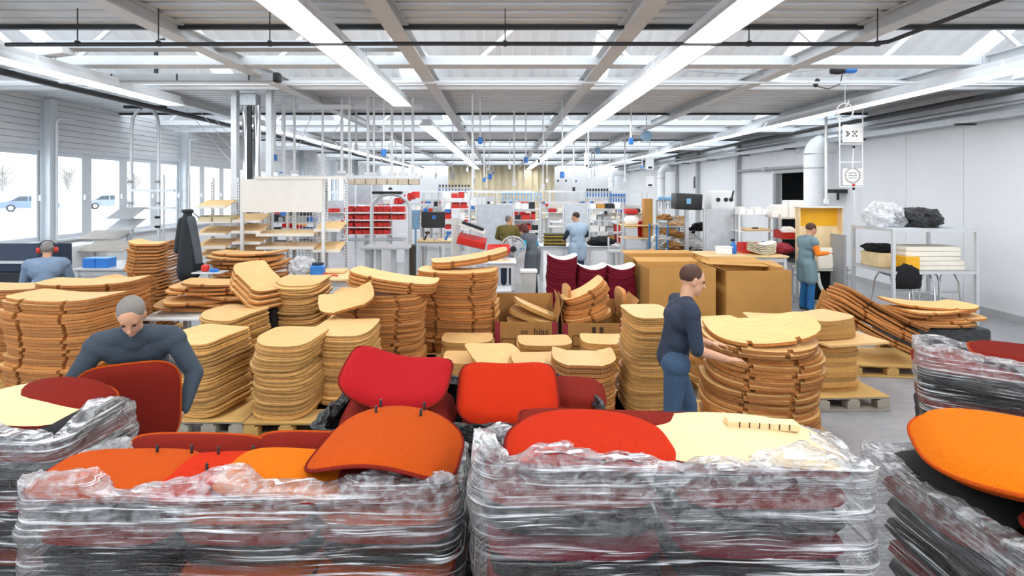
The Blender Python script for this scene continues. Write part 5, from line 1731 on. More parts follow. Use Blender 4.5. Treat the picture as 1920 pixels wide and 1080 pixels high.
BINS = {}
def put_bin(x, y, z, w, d, h, m, label, group, rz=0.0, tilt=0.0):
    k = (round(w, 3), round(d, 3), round(h, 3), m.name)
    if k not in BINS:
        BINS[k] = bin_mesh(w, d, h, m)
    o = bpy.data.objects.new('storage_bin', BINS[k])
    COL.objects.link(o)
    o.location = (x, y, z)
    o.rotation_euler = (tilt, 0, rz)
    return tag(o, label, 'bin', group)


def crumple(c, s, m, seed, name='bag', n=2.5, amp=0.25):
    mb = MB()
    mb.ball((0, 0, 0), (1, 1, 1), 28, 18)
    for v in mb.v:
        q = 1 + amp * mnoise.noise(v * n + Vector((seed, 0, 0))) + amp * 0.5 * mnoise.noise(v * n * 2.6 + Vector((0, seed, 0)))
        v *= q
        v.z = max(v.z, -0.72)
        v.x *= s[0] / 2; v.y *= s[1] / 2; v.z = (v.z + 0.72) / 1.72 * s[2]
    return mb.move(c)


def table(name, label, x0, x1, y0, y1, z, m=woodshelf, legm=alu, cat='table', t=0.035, shelf=None):
    cx, cy = (x0 + x1) / 2, (y0 + y1) / 2
    th = thing(name, label, cat, (cx, cy, 0))
    w, d = x1 - x0, y1 - y0
    mb = MB(); mb.rbox((0, 0, z - t / 2), (w, d, t), 0.005); obj('table_top', mb, m, th)
    for sx in (-1, 1):
        for sy in (-1, 1):
            mb = MB(); mb.bar((sx * (w / 2 - 0.06), sy * (d / 2 - 0.06), 0), (sx * (w / 2 - 0.06), sy * (d / 2 - 0.06), z - t), 0.06, 0.06); obj('leg', mb, legm, th)
    for sy in (-1, 1):
        mb = MB(); mb.bar((-w / 2 + 0.09, sy * (d / 2 - 0.06), z - t - 0.05), (w / 2 - 0.09, sy * (d / 2 - 0.06), z - t - 0.05), 0.04, 0.07); obj('apron', mb, legm, th)
    if shelf:
        mb = MB(); mb.rbox((0, 0, shelf), (w - 0.06, d - 0.06, 0.02), 0.004); obj('lower_shelf', mb, m, th)
    return th


# ---- hoist tower and jib on the left
Yt = 9.78
t = thing('hoist_tower', 'tall steel hoist tower with two polished cylinders left of centre', 'hoist', (ax(472, Yt), Yt, 0))
x0, x1 = ax(441, Yt) - t.location.x, ax(506, Yt) - t.location.x
mb = MB(); mb.rbox((0, 0, 0.02), (0.85, 0.24, 0.04), 0.01); obj('base_plate', mb, greypaint, t)
for x in (x0, x1):
    mb = MB(); mb.b2((x - 0.05, -0.06, 0.04), (x + 0.05, 0.06, 4.14)); obj('mast', mb, alu, t)
for x in (-0.10, 0.10):
    mb = MB(); mb.lathe([(0.065, 0.04), (0.065, 3.88), (0.05, 3.9)], (x, 0, 0), 18); obj('cylinder', mb, chrome, t)
mb = MB(); mb.b2((-0.035, -0.09, 0.04), (0.035, -0.05, 3.9)); obj('chain_slot', mb, black, t)
mb = MB(); mb.rbox((-0.02, -0.02, 3.97), (0.30, 0.2, 0.22), 0.01); obj('head_block', mb, steel, t)
mb = MB(); mb.b2((x0 - 0.05, -0.08, 4.14), (x1 + 0.05, 0.08, 4.18)); obj('cross_head', mb, steel, t)
t = thing('jib_rail', 'grey overhead rail with black end stop above the hoist tower', 'rail', (ax(360, 8.2), 8.2, 3.985))
mb = MB(); mb.rbox((0, 0, 0.07), (ax(515, 8.2) - ax(205, 8.2), 0.10, 0.12), 0.01); obj('rail', mb, greypaint, t)
mb = MB(); mb.rbox(((ax(515, 8.2) - ax(205, 8.2)) / 2 + 0.04, 0, 0.07), (0.10, 0.13, 0.15), 0.02); obj('end_stop', mb, black, t)
mb = MB(); mb.tube([(-0.55, 0, 0.13), (-0.55, 0, 0.62), (-0.42, 0, 0.66)], 0.03); obj('bracket', mb, blackpipe, t)
for q in (-1.2, -0.2, 0.9):
    mb = MB(); mb.box((q, -0.055, 0.07), (0.02, 0.01, 0.1)); obj('bolt_plate', mb, blackpipe, t)

# ---- arched white stands by the windows
for px, px2, Y, lab in ((247, 298, 11.3, 'white arched tool stand before the windows'),):
    t = thing('arch_stand', lab, 'stand', (ax((px + px2) / 2, Y), Y, 0))
    w = ax(px2, Y) - ax(px, Y)
    for s in (-1, 1):
        mb = MB(); mb.tube([(s * w / 2, 0, 0), (s * w / 2, 0, 3.6), (s * w / 2 * 0.9, 0, 3.85), (s * w / 2 * 0.6, 0, 4.0), (s * w / 2 * 0.35, 0, 4.05)], 0.035, 10); obj('arch_tube', mb, alu, t)
        for z in (1.55, 1.75, 2.05, 2.5):
            mb = MB(); mb.rbox((s * w / 2, -0.05, z), (0.10, 0.07, 0.05), 0.012); obj('clamp', mb, greypaint if z > 2 else black, t)
    mb = MB(); mb.b2((-w * 0.75, -0.05, 4.05), (w * 0.75, 0.05, 4.11)); obj('head_rail', mb, black, t)
    for z in (2.32, 1.95):
        mb = MB(); mb.b2((-w * 0.65, -0.04, z - 0.03), (w * 1.1, 0.0, z + 0.02)); obj('cross_bar', mb, alu, t)
    mb = MB()
    for k in range(26):
        mb.box((-w / 2, -0.04, 1.6 + k * 0.035), (0.03, 0.02, 0.014))
    for i, z in enumerate((1.85, 1.62)):
        mb2 = MB(); mb2.rbox((-w * 0.35, -0.28, z), (w * 0.9, 0.5, 0.02), 0.004, (0.42, 0, 0)); obj('sloping_tray', mb2, alu, t)
    for z in (1.7, 1.9, 2.1, 2.3, 2.5):
        mb2 = MB(); mb2.tube([(w * 0.7, 0, z), (w * 1.6, 0, z)], 0.006, 5); obj('grid_wire', mb2, alu, t)
    for k in range(5):
        mb2 = MB(); mb2.tube([(w * (0.7 + 0.22 * k), 0, 1.4), (w * (0.7 + 0.22 * k), 0, 2.62)], 0.006, 5); obj('grid_wire', mb2, alu, t)
    mb2 = MB(); mb2.b2((w * 0.66, -0.02, 0), (w * 0.70, 0.02, 2.65)); obj('post', mb2, alu, t)
    mb2 = MB(); mb2.b2((w * 1.6, -0.02, 0), (w * 1.64, 0.02, 2.65)); obj('post', mb2, alu, t)

# ---- beech shelf racks
def tray_shelf(t, x0, x1, z, d, tilt, m=woodshelf):
    mb = MB(); mb.rbox(((x0 + x1) / 2, 0, z), (x1 - x0, d, 0.018), 0.003, (tilt, 0, 0)); obj('shelf', mb, m, t)
    mb = MB(); mb.rbox(((x0 + x1) / 2, -d / 2 * math.cos(tilt), z - d / 2 * math.sin(tilt) + 0.005), (x1 - x0, 0.018, 0.05), 0.003); obj('front_lip', mb, cream, t)
Yr = 9.25
def rack(label, pxs, shelves, top_py, d=0.42, tilt=0.28):
    xa, xb = ax(pxs[0], Yr), ax(pxs[-1], Yr)
    t = thing('shelf_rack', label, 'rack', ((xa + xb) / 2, Yr, 0))
    cx = t.location.x
    for px in pxs:
        x = ax(px, Yr) - cx
        mb = MB(); mb.b2((x - 0.022, 0.16, 0), (x + 0.022, 0.21, az(top_py, Yr))); p = obj('post', mb, alu, t)
        mb = MB()
        for k in range(30):
            mb.box((x, 0.158, 1.0 + k * 0.05), (0.012, 0.006, 0.022))
        o = obj('slot_row', mb, blackpipe, p); o['kind'] = 'stuff'
    for (pa, pb, py) in shelves:
        tray_shelf(t, ax(pa, Yr) - cx, ax(pb, Yr) - cx, az(py, Yr), d, tilt)
    return t
rack('beech shelf rack with sloping trays right of the hanging coat', (388, 437), ((378, 434, 382), (378, 434, 432), (378, 434, 456), (378, 434, 474)), 333)
rack('beech shelf rack with four trays under the grey panel', (446, 500), ((446, 498, 408), (444, 498, 428), (446, 498, 448), (446, 498, 466)), 400)
rack('beech shelf rack with two long shelves under the grey panel', (545, 592), ((490, 596, 436), (490, 596, 460)), 398, tilt=0.15)
rack('beech shelf rack with two trays by the red bins', (606, 644), ((596, 645, 424), (594, 643, 462)), 334, tilt=0.3)
for i, (pa, pb) in enumerate(((376, 403), (404, 438))):
    put_bin((ax(pa, 9.1) + ax(pb, 9.1)) / 2, 9.0, az(415, 9.1), ax(pb, 9.1) - ax(pa, 9.1) - 0.02, 0.3, 0.10, mat('beige_plastic', '#c9bf9f', 0.6), ('shallow beige bin on the coat-side rack', 'shallow beige bin next to the grey post')[i], 'beige bins on the shelf rack')
single('bin_ledge', MB().rbox((ax(407, 9.15), 9.16, az(415, 9.1) - 0.012), (0.62, 0.34, 0.02), 0.003), cream, 'beige ledge carrying the two shallow bins', 'shelf')
t = thing('display_panel', 'plain beige-grey panel fixed high on a steel frame left of centre', 'panel', (ax(528, 8.95), 8.95, 0))
mb = MB(); mb.b2((ax(452, 8.95) - t.location.x, -0.015, az(398, 8.95)), (ax(605, 8.95) - t.location.x, 0.015, az(336, 8.95))); obj('board', mb, cream, t)
mb = MB(); mb.b2((ax(478, 8.95) - t.location.x, -0.03, az(336, 8.95)), (ax(646, 8.95) - t.location.x, 0.03, az(331, 8.95))); obj('top_rail', mb, cream, t)
for px in (452, 605):
    mb = MB(); x = ax(px, 8.95) - t.location.x; mb.b2((x - 0.025, 0.015, 0), (x + 0.025, 0.06, az(333, 8.95))); obj('post', mb, alu, t)
t = thing('wire_panel', 'white wire mesh panel below the beige-grey panel', 'mesh panel', (ax(567, 9.6), 9.7, 0))
for k in range(10):
    x = -0.28 + k * 0.062
    mb = MB(); mb.tube([(x, 0, 0.8), (x, 0, 2.0)], 0.006, 5); obj('wire', mb, cream, t)
for k in range(11):
    mb = MB(); mb.tube([(-0.3, 0, 0.85 + k * 0.11), (0.3, 0, 0.85 + k * 0.11)], 0.006, 5); obj('wire', mb, cream, t)
for x in (-0.31, 0.31):
    mb = MB(); mb.b2((x - 0.015, -0.015, 0), (x + 0.015, 0.015, 2.05)); obj('post', mb, cream, t)
# ---- suspended white frame with a beige rail
t = thing('suspended_frame', 'white rods hanging from the roof and carrying a beige rail', 'frame', (ax(700, 11.0), 11.0, 2.45))
for px, py0, r in ((533, 330, 0.028), (552, 325, 0.028), (605, 330, 0.022), (641, 325, 0.03), (655, 330, 0.025), (690, 328, 0.03), (701, 328, 0.022), (735, 328, 0.028), (756, 328, 0.025), (774, 330, 0.028)):
    x = ax(px, 11) - t.location.x
    zb = az(py0, 11) - 2.45
    mb = MB(); mb.tube([(x, 0, zb), (x, 0, 1.78)], r, 8); obj('hanging_rod', mb, white, t)
    mb = MB(); mb.rbox((x, 0, zb + 0.02), (0.16, 0.1, 0.07), 0.015); obj('rod_foot', mb, white, t)
mb = MB(); mb.b2((ax(500, 11) - t.location.x, -0.06, az(335, 11) - 2.45), (ax(790, 11) - t.location.x, 0.06, az(329, 11) - 2.45)); obj('carrier_rail', mb, white, t)
for i in range(7):
    xa = ax(648 + i * 20, 11) - t.location.x; xb = ax(666.5 + i * 20, 11) - t.location.x
    mb = MB(); mb.rbox(((xa + xb) / 2, -0.02, az(341, 11) - 2.45), (xb - xa, 0.14, 0.12), 0.008); obj('rail_cover', mb, mat('beige_cover', '#cfc0ab', 0.6, rnd=0.06), t)
for q, px in enumerate((560, 600, 690)):
    x = ax(px, 11) - t.location.x
    mb = MB(); mb.b2((x, -0.05 + 0.13 * q, 1.55 + 0.02 * q), (x + 1.1, 0.05 + 0.13 * q, 1.63 + 0.02 * q)); obj('cross_rail', mb, white, t)
for i, (a, b) in enumerate((((350, 205), (455, 330)), ((372, 205), (470, 325)), ((395, 215), (500, 330)), ((600, 180), (540, 320)), ((660, 190), (580, 330)))):
    single('stay_wire', MB().tube([at(a[0], a[1], 12.5), at(b[0], b[1], 10.8)], 0.007, 5), white, 'thin white stay wire slanting down beside the hoist tower, ' + nth(i + 1) + ' from the windows', 'wire', 'stay wires')

# ---- coat on a stand
t = thing('coat_stand', 'thin steel stand carrying the dark coat', 'coat stand', (ax(352, 7.9), 7.9, 0))
mb = MB(); mb.tube([(0, 0.06, 0.03), (0, 0.06, 2.06)], 0.018); obj('pole', mb, steel, t)
mb = MB(); mb.lathe([(0.22, 0), (0.22, 0.02), (0.03, 0.035)], (0, 0.06, 0), 20); obj('foot', mb, steel, t)
mb = MB(); mb.tube([(-0.14, 0.06, 1.92), (0, 0.06, 2.02), (0.14, 0.06, 1.92)], 0.012); obj('hanger_arm', mb, steel, t)
coatm = mat('dark_coat_cloth', '#23292e', 0.9, var=0.15, bump=0.4, bscale=30)
t = thing('coat', 'dark grey coat hanging between the orange column and the shelf rack', 'coat', (ax(352, 7.85), 7.85, 1.05))
mb = MB()
capsule(mb, (-0.02, 0, 0.10), (0.0, 0, 0.80), 0.13, 0.09)
capsule(mb, (0.06, 0.02, 0.08), (0.04, 0, 0.80), 0.12, 0.08)
capsule(mb, (-0.05, -0.04, 0.02), (-0.04, -0.02, 0.7), 0.07, 0.07)
capsule(mb, (0, 0, 0.80), (0.0, 0, 0.95), 0.085, 0.055)
obj('coat_body', blob(mb, 0.016, coatm, 'coat_body'), None, t)
mb = MB()
capsule(mb, (0.07, -0.03, 0.85), (0.15, -0.03, 0.45), 0.06, 0.055); capsule(mb, (0.15, -0.03, 0.45), (0.19, -0.04, 0.22), 0.055, 0.05)
obj('sleeve', blob(mb, 0.014, mat('grey_sleeve', '#4b5158', 0.9), 'sleeve'), None, t)
mb = MB(); mb.lathe([(0.05, 0), (0.055, 0.02), (0.055, 0.14), (0.045, 0.15)], (0.20, -0.04, 0.06), 14); obj('cuff', mb, darkfab, t)
mb = MB()
capsule(mb, (-0.07, -0.02, 0.82), (-0.13, -0.03, 0.40), 0.06, 0.055)
obj('sleeve', blob(mb, 0.014, coatm, 'sleeve'), None, t)
mb = MB(); mb.tube([(0.06 * math.cos(a / 6 * PI), 0.05 * math.sin(a / 6 * PI), 0.97) for a in range(12)], 0.025, 8, close=True); obj('collar', mb, coatm, t)

# ---- table with blue box right of the racks
table('side_table', 'beech table with a blue box in front of the racks', ax(560, 8.0), ax(655, 8.0), 7.95, 8.9, 1.0)
t = thing('blue_machine', 'small blue device on the beech table', 'device', (ax(596, 8.3), 8.3, 1.0))
mb = MB(); mb.rbox((0, 0, 0.08), (0.2, 0.16, 0.16), 0.02); obj('housing', mb, blueplas, t)
mb = MB(); mb.rbox((0, 0, 0.18), (0.16, 0.1, 0.04), 0.01); obj('cover', mb, navy, t)
mb = MB(); mb.tube([(0.09, -0.05, 0.04), (0.35, -0.12, 0.015)], 0.012); obj('hose', mb, redplas, t)
single('offcut_board', MB().rbox((ax(612, 8.6), 8.65, 1.0 + 0.02), (0.6, 0.35, 0.03), 0.004, (0, 0, 0.1)), woodshelf, 'flat offcut board lying at the back of the beech table', 'board')
single('plastic_bag', crumple((ax(568, 8.5), 8.5, 1.0), (0.42, 0.35, 0.26), BAG, 3.0), BAG, 'crumpled clear plastic bag on the beech table', 'bag', smooth=0)
single('ear_muff', MB().rbox((ax(385, 7.6), 7.6, 1.22), (0.10, 0.08, 0.10), 0.04, seg=3), redplas, 'red ear muff lying by the coat', 'ear muff')
single('small_shelf_post', MB().tube([(ax(392, 7.6), 7.62, 0.0), (ax(392, 7.6), 7.62, 1.16)], 0.02).rbox((ax(394, 7.6), 7.6, 1.16), (0.4, 0.25, 0.02), 0.004), alu, 'small pedestal shelf beside the coat', 'stand')
single('blue_tape', MB().lathe([(0.03, 0), (0.06, 0), (0.06, 0.04), (0.03, 0.04)], (ax(404, 7.6), 7.56, 1.17), 16), blueplas, 'roll of blue tape on the pedestal shelf', 'tape')

# ---- by the windows: machine, cabinet, trays, blue boxes
t = thing('machine_bed', 'dark blue-black machine with sloping cover at the left edge by the window', 'machine', (-8.3, 9.1, 0))
mb = MB(); mb.rbox((0, 0, 0.5), (1.3, 0.8, 1.0), 0.03); obj('cabinet', mb, mat('dark_machine', '#22272d', 0.5), t)
mb = MB(); mb.prism([(-0.4, 1.0), (0.4, 1.0), (0.4, 1.38), (-0.1, 1.42), (-0.4, 1.15)], 1.3, (-0.65, 0, 0), (0, 1, 0), (0, 0, 1)); obj('sloping_cover', mb, navy, t)
mb = MB(); mb.b2((-0.66, -0.42, 1.13), (0.66, -0.38, 1.17)); obj('trim_strip', mb, alu, t)
t = thing('white_cabinet', 'white steel cabinet standing against the window wall', 'cabinet', (ax(140, 10.3), 10.35, 0))
mb = MB(); mb.rbox((0, 0, 0.64), (0.55, 0.9, 1.28), 0.01); obj('body', mb, white, t)
mb = MB(); mb.rbox((0, -0.455, 0.64), (0.5, 0.015, 1.2), 0.005); d = obj('door', mb, white, t)
mb = MB(); mb.rbox((0.18, -0.475, 0.75), (0.02, 0.02, 0.14), 0.005); obj('handle', mb, steel, d)
table('window_bench', 'long grey bench below the windows behind the orange column', ax(160, 9.3), ax(262, 9.3), 9.0, 10.9, 1.0, alu)
for i, px in enumerate((175, 199)):
    t = thing('blue_box', ('blue cardboard box on the window bench, nearer the cabinet', 'blue cardboard box on the window bench, nearer the orange column')[i], 'box', (ax(px, 9.2), 9.2, 1.0))
    mb = MB(); mb.rbox((0, 0, 0.075), (0.21, 0.22, 0.15), 0.006); obj('carton', mb, blueplas, t)
    mb = MB(); mb.rbox((0, 0, 0.155), (0.215, 0.225, 0.02), 0.004); obj('lid', mb, mat('light_blue_lid', '#3f8ed8', 0.4), t)
for i, (px, py, Y) in enumerate(((200, 440, 11.2), (205, 462, 10.2))):
    t = thing('parts_tray', ('grey-brown sloping tray above the blue boxes', 'grey-brown sloping tray below the window sill')[1 - i], 'tray', at(px, py, Y))
    mb = MB(); mb.rbox((0, 0, 0), (0.85, 0.5, 0.02), 0.004, (0.3, 0, 0)); obj('plate', mb, mat('taupe_tray', '#aca59c', 0.5), t)
    mb = MB(); mb.b2((-0.38, 0.1, -at(px, py, Y).z + (1.0 if i else 0)), (-0.34, 0.14, 0.02)); obj('support', mb, alu, t)
    mb = MB(); mb.b2((0.34, 0.1, -at(px, py, Y).z + (1.0 if i else 0)), (0.38, 0.14, 0.02)); obj('support', mb, alu, t)

# ---- rack of red bins
Yr2 = 15.5
xa, xb = ax(646, Yr2), ax(762, Yr2)
t = thing('bin_rack', 'white rack full of red bins left of centre', 'rack', ((xa + xb) / 2, Yr2, 0))
cx = t.location.x
for px in (647, 667, 697, 734, 762):
    x = ax(px, Yr2) - cx
    mb = MB(); mb.b2((x - 0.02, -0.02, 0), (x + 0.02, 0.02, 2.5)); obj('post', mb, white, t)
rows = (397, 411, 424.5, 438)
for py in rows:
    mb = MB(); mb.b2((xa - cx, -0.25, az(py, Yr2) - 0.02), (xb - cx, 0.1, az(py, Yr2))); obj('shelf', mb, white, t)
mb = MB(); mb.b2((xa - cx, 0.11, az(384, Yr2)), (xb - cx - 0.7, 0.13, az(345, Yr2))); obj('back_panel', mb, mat('pale_grey_panel', '#c2c7cd', 0.6), t)
mb = MB(); mb.b2((xa - cx, -0.5, az(446, Yr2) - 0.04), (xb - cx, 0.1, az(446, Yr2))); obj('worktop', mb, greypaint, t)
secs = ((649, 666, 2), (669, 696, 2), (699, 733, 3), (736, 761, 2))
for ri, py in enumerate(rows):
    for si, (pa, pb, n) in enumerate(secs):
        if ri >= 2 and si == 3:
            continue
        wpx = (pb - pa) / n
        for k in range(n):
            put_bin(ax(pa + wpx * (k + 0.5), Yr2), Yr2 - 0.24, az(py, Yr2), wpx * Yr2 / F - 0.02, 0.3, 0.155, redplas, 'red bin on the %s shelf of the white bin rack, %s from the beech racks' % (nth(ri + 1), nth(sum(q[2] for q in secs[:si]) + k + 1)), 'red bins on the white rack')
for i in range(5):
    put_bin(ax(742 + i * 8, 17.0), 17.0, az(383 - i * 3, 17), 0.14, 0.3, 0.2, redplas, 'red bin stepping up behind the arch, ' + nth(i + 1) + ' from the beech racks', 'red bins behind the arch', rz=-0.4)
single('bin_step', MB().b2((ax(738, 17.2), 16.95, 0), (ax(780, 17.2), 17.4, az(384, 17.0) - 0.02)), white, 'white cupboard under the stepped red bins', 'cupboard')

# ---- arch workstation
Ya = 12.6
t = thing('arch_workstation', 'silver arched workstation frame in front of the red bins', 'workstation', (ax(733, Ya), Ya, 0))
w = (ax(769, Ya) - ax(697, Ya)) / 2
mb = MB(); mb.tube([(-w, 0, 0), (-w, 0, 1.85)] + [(w * math.cos(PI * (1 - k / 14)), 0, 1.85 + 0.38 * math.sin(PI * k / 14)) for k in range(1, 14)] + [(w, 0, 1.85), (w, 0, 0)], 0.045, 10); obj('arch_tube', mb, alu, t)
mb = MB(); mb.rbox((-0.08, -0.02, 2.26), (0.72, 0.05, 0.06), 0.01); obj('light_bar', mb, black, t)
mb = MB(); mb.rbox((0, -0.35, 1.02), (1.1, 0.75, 0.05), 0.008); obj('worktop', mb, alu, t)
for sx in (-0.45, -0.2, 0.15, 0.45):
    mb = MB(); mb.b2((sx - 0.05, -0.45, 0), (sx + 0.05, -0.35, 1.0)); obj('leg', mb, alu, t)
mb = MB(); mb.rbox((0.55, -0.2, 0.55), (0.10, 0.3, 1.0), 0.02); obj('side_panel', mb, mat('dark_brown', '#4b392c', 0.6), t)
mb = MB(); mb.lathe([(0.05, 0), (0.05, 0.03), (0.02, 0.06)], (0.05, -0.3, 2.33), 12); obj('beacon', mb, black, t)
# black screen with blue tool
t = thing('black_screen', 'black padded board with a blue tool on it, on a trestle left of centre', 'board', (ax(812, 13.0), 13.0, 0))
mb = MB(); mb.rbox((0, 0, 1.60), (0.58, 0.05, 0.40), 0.02); obj('board', mb, black, t)
mb = MB(); mb.rbox((0.03, -0.05, 1.66), (0.10, 0.05, 0.09), 0.01); obj('blue_tool', mb, blueplas, t)
for sx in (-0.22, 0.22):
    mb = MB(); mb.bar((sx, 0.03, 0), (sx * 0.6, 0.03, 1.45), 0.04, 0.04); obj('leg', mb, alu, t)
single('blue_sheet', MB().rbox((ax(779, 13.2), 13.2, 1.12 + 0.47), (0.22, 0.04, 0.48), 0.02).bar((ax(779, 13.2), 13.22, 0), (ax(779, 13.2), 13.22, 1.4), 0.05, 0.03), mat('pale_blue_paint', '#8fb9d8', 0.4), 'pale blue panel standing left of the black board', 'panel')
table('beech_table', 'narrow beech table under the black board', ax(782, 12.4), ax(852, 12.4), 12.3, 13.0, 1.15)
for i, (px, m_) in enumerate(((795, mat('dark_brown', '#4b392c', 0.6)), (815, steel), (835, blueplas))):
    single('hand_tool', MB().tube([(ax(px, 12.5), 12.5, 1.15), (ax(px + 6, 12.5), 12.55, 1.30)], [0.03, 0.02]).rbox((ax(px + 6, 12.5), 12.55, 1.32), (0.12, 0.05, 0.06), 0.015), m_, ('brown-handled tool on the narrow beech table', 'steel tool on the narrow beech table', 'blue tool on the narrow beech table')[i], 'tool', 'tools on the narrow beech table')
# white column cabinet and sloped red tray
t = thing('column_cabinet', 'slim white column cabinet left of the sloped red tray', 'cabinet', (ax(855, 12.0), 12.0, 0))
mb = MB(); mb.rbox((0, 0, 0.95), (0.18, 0.3, 1.9), 0.01); obj('body', mb, white, t)
mb = MB(); mb.rbox((0, -0.155, 1.1), (0.14, 0.01, 1.2), 0.004); obj('door', mb, cream, t)
t = thing('sloped_rack', 'sloped rack holding a red tray and white parts left of the fan', 'rack', (ax(885, 11.6), 11.6, 0))
for sx in (-0.28, 0.28):
    mb = MB(); mb.bar((sx, 0.2, 0), (sx, 0.2, 1.75 if sx < 0 else 1.3), 0.04, 0.04); obj('post', mb, alu, t)
mb = MB(); mb.rbox((0, 0, 1.22), (0.62, 0.45, 0.16), 0.015, (0.15, 0.22, 0)); obj('red_tray', mb, redplas, t)
mb = MB(); mb.rbox((0.0, 0.1, 1.50), (0.62, 0.4, 0.03), 0.01, (0.15, 0.35, 0)); obj('upper_plate', mb, cream, t)
mb = MB(); mb.rbox((0.02, 0.1, 1.54), (0.5, 0.1, 0.05), 0.01, (0.15, 0.35, 0)); obj('black_rail', mb, black, t)
# fan
t = thing('pedestal_fan', 'round wire-caged fan with black hub in the middle of the hall', 'fan', (ax(962, 10.9), 10.9, 0))
fz = az(466, 10.9)
mb = MB(); mb.lathe([(0.2, 0), (0.2, 0.025), (0.03, 0.05)], (0, 0.12, 0), 20); obj('foot', mb, black, t)
mb = MB(); mb.tube([(0, 0.12, 0.04), (0, 0.12, fz - 0.05), (0, 0.06, fz)], 0.022); obj('pole', mb, black, t)
mb = MB(); mb.lathe([(0.05, -0.05), (0.08, -0.03), (0.08, 0.10), (0.05, 0.13)], (0, 0.02, fz), 16, axis='y'); obj('motor', mb, black, t)
mb = MB(); mb.lathe([(0.02, -0.115), (0.065, -0.11), (0.065, -0.09), (0.02, -0.085)], (0, 0, fz), 16, axis='y'); obj('hub', mb, black, t)
wirem = mat('fan_wire', '#d6d8da', 0.35, 0.4)
cage = MB()
for rr, yy in ((0.26, -0.02), (0.25, -0.06), (0.19, -0.085), (0.12, -0.095)):
    cage.tube([(rr * math.cos(k / 28 * 2 * PI), yy, fz + rr * math.sin(k / 28 * 2 * PI)) for k in range(28)], 0.006, 5, close=True)
for k in range(44):
    a = k / 44 * 2 * PI
    cage.tube([(0.05 * math.cos(a), -0.098, fz + 0.05 * math.sin(a)), (0.2 * math.cos(a + 0.25), -0.084, fz + 0.2 * math.sin(a + 0.25)), (0.26 * math.cos(a + 0.3), -0.02, fz + 0.26 * math.sin(a + 0.3)), (0.2 * math.cos(a + 0.3), 0.05, fz + 0.2 * math.sin(a + 0.3))], 0.004, 4)
obj('wire_cage', cage, wirem, t)
for k in range(4):
    a = k * PI / 2 + 0.3
    mb = MB(); mb.prism([(0.05 * math.cos(a), 0.05 * math.sin(a)), (0.2 * math.cos(a - 0.2), 0.2 * math.sin(a - 0.2)), (0.23 * math.cos(a + 0.25), 0.23 * math.sin(a + 0.25)), (0.08 * math.cos(a + 0.6), 0.08 * math.sin(a + 0.6))], 0.006, (0, -0.02, fz)); obj('blade', mb, mat('pale_fan_blade', '#c9ccce', 0.4), t)
# bin and white machine table
t = thing('waste_bin', 'pale grey waste bin with folded rim near the fan', 'bin', (ax(991, 10.5), 10.5, 0))
mb = MB(); mb.lathe([(0.15, 0), (0.165, 0.02), (0.21, 0.74), (0.20, 0.74), (0.155, 0.03)], (0, 0, 0), 4); 
R = Matrix.Rotation(PI / 4, 3, 'Z'); mb.v = [R @ v for v in mb.v]
obj('bucket', mb, mat('pale_grey_bin', '#c6c5bf', 0.6), t, smooth=0)
mb = MB(); mb.lathe([(0.225, 0.715), (0.235, 0.725), (0.235, 0.755), (0.2, 0.76)], (0, 0, 0), 4); mb.v = [R @ v for v in mb.v]; obj('rim', mb, paper, t, smooth=0)
table('machine_table', 'white machine table right of the tallest shell stack', ax(905, 9.9), ax(968, 9.9), 9.85, 10.45, 1.0, white, alu, shelf=0.45)
single('sewing_head', MB().rbox((ax(925, 10.1), 10.15, 1.04), (0.34, 0.3, 0.08), 0.02).rbox((ax(945, 10.1), 10.15, 1.14), (0.10, 0.12, 0.2), 0.02), white, 'low white machine head on the white machine table', 'machine')
single('red_roll', MB().lathe([(0.09, -0.22), (0.10, -0.2), (0.10, 0.2), (0.09, 0.22)], (ax(935, 10.2), 10.3, 1.18), 16, axis='x'), redplas, 'red roll lying behind the white machine head', 'roll')
single('wood_strip', MB().rbox((ax(940, 9.95), 9.95, 1.01), (0.34, 0.07, 0.025), 0.005, (0, 0, 0.05)), woodshelf, 'short wooden strip on the front edge of the white machine table', 'wood strip')

# ---- panels, shelves and tools in the middle distance
for i, (pa, pb, pt, Y, lab) in enumerate(((893, 962, 384, 15.5, 'tall pale grey partition behind the man in olive'), (1056, 1101, 381, 15.8, 'tall pale grey partition behind the man in pale blue'), (1320, 1378, 392, 12.2, 'pale grey partition under the white machine on the right'))):
    t = thing('partition', lab, 'partition', ((ax(pa, Y) + ax(pb, Y)) / 2, Y, 0))
    w = ax(pb, Y) - ax(pa, Y)
    mb = MB(); mb.rbox((0, 0, az(pt, Y) / 2 + 0.05), (w - 0.06, 0.03, az(pt, Y) - 0.1), 0.004); obj('board', mb, mat('pale_grey_panel', '#c2c7cd', 0.6), t)
    for s in (-1, 1):
        mb = MB(); mb.b2((s * (w / 2) - 0.02, -0.03, 0), (s * (w / 2) + 0.02, 0.03, az(pt, Y) + 0.02)); obj('post', mb, alu, t)


def parts_shelf(label, pa, pb, Y, levels, h, d=0.45, m=alu, back=False, shelfm=None):
    xa, xb = ax(pa, Y), ax(pb, Y)
    t = thing('parts_shelf', label, 'shelf', ((xa + xb) / 2, Y, 0))
    w = xb - xa
    for sx in (-1, 1):
        for y in (-d / 2, d / 2):
            mb = MB(); mb.b2((sx * w / 2 - 0.018, y - 0.018, 0), (sx * w / 2 + 0.018, y + 0.018, h)); obj('post', mb, m, t)
    for z in levels:
        mb = MB(); mb.rbox((0, 0, z - 0.012), (w, d, 0.024), 0.003); obj('shelf', mb, shelfm or m, t)
    if back:
        mb = MB(); mb.b2((-w / 2, d / 2 - 0.01, 0.3), (w / 2, d / 2, h)); obj('back_panel', mb, white, t)
    return t


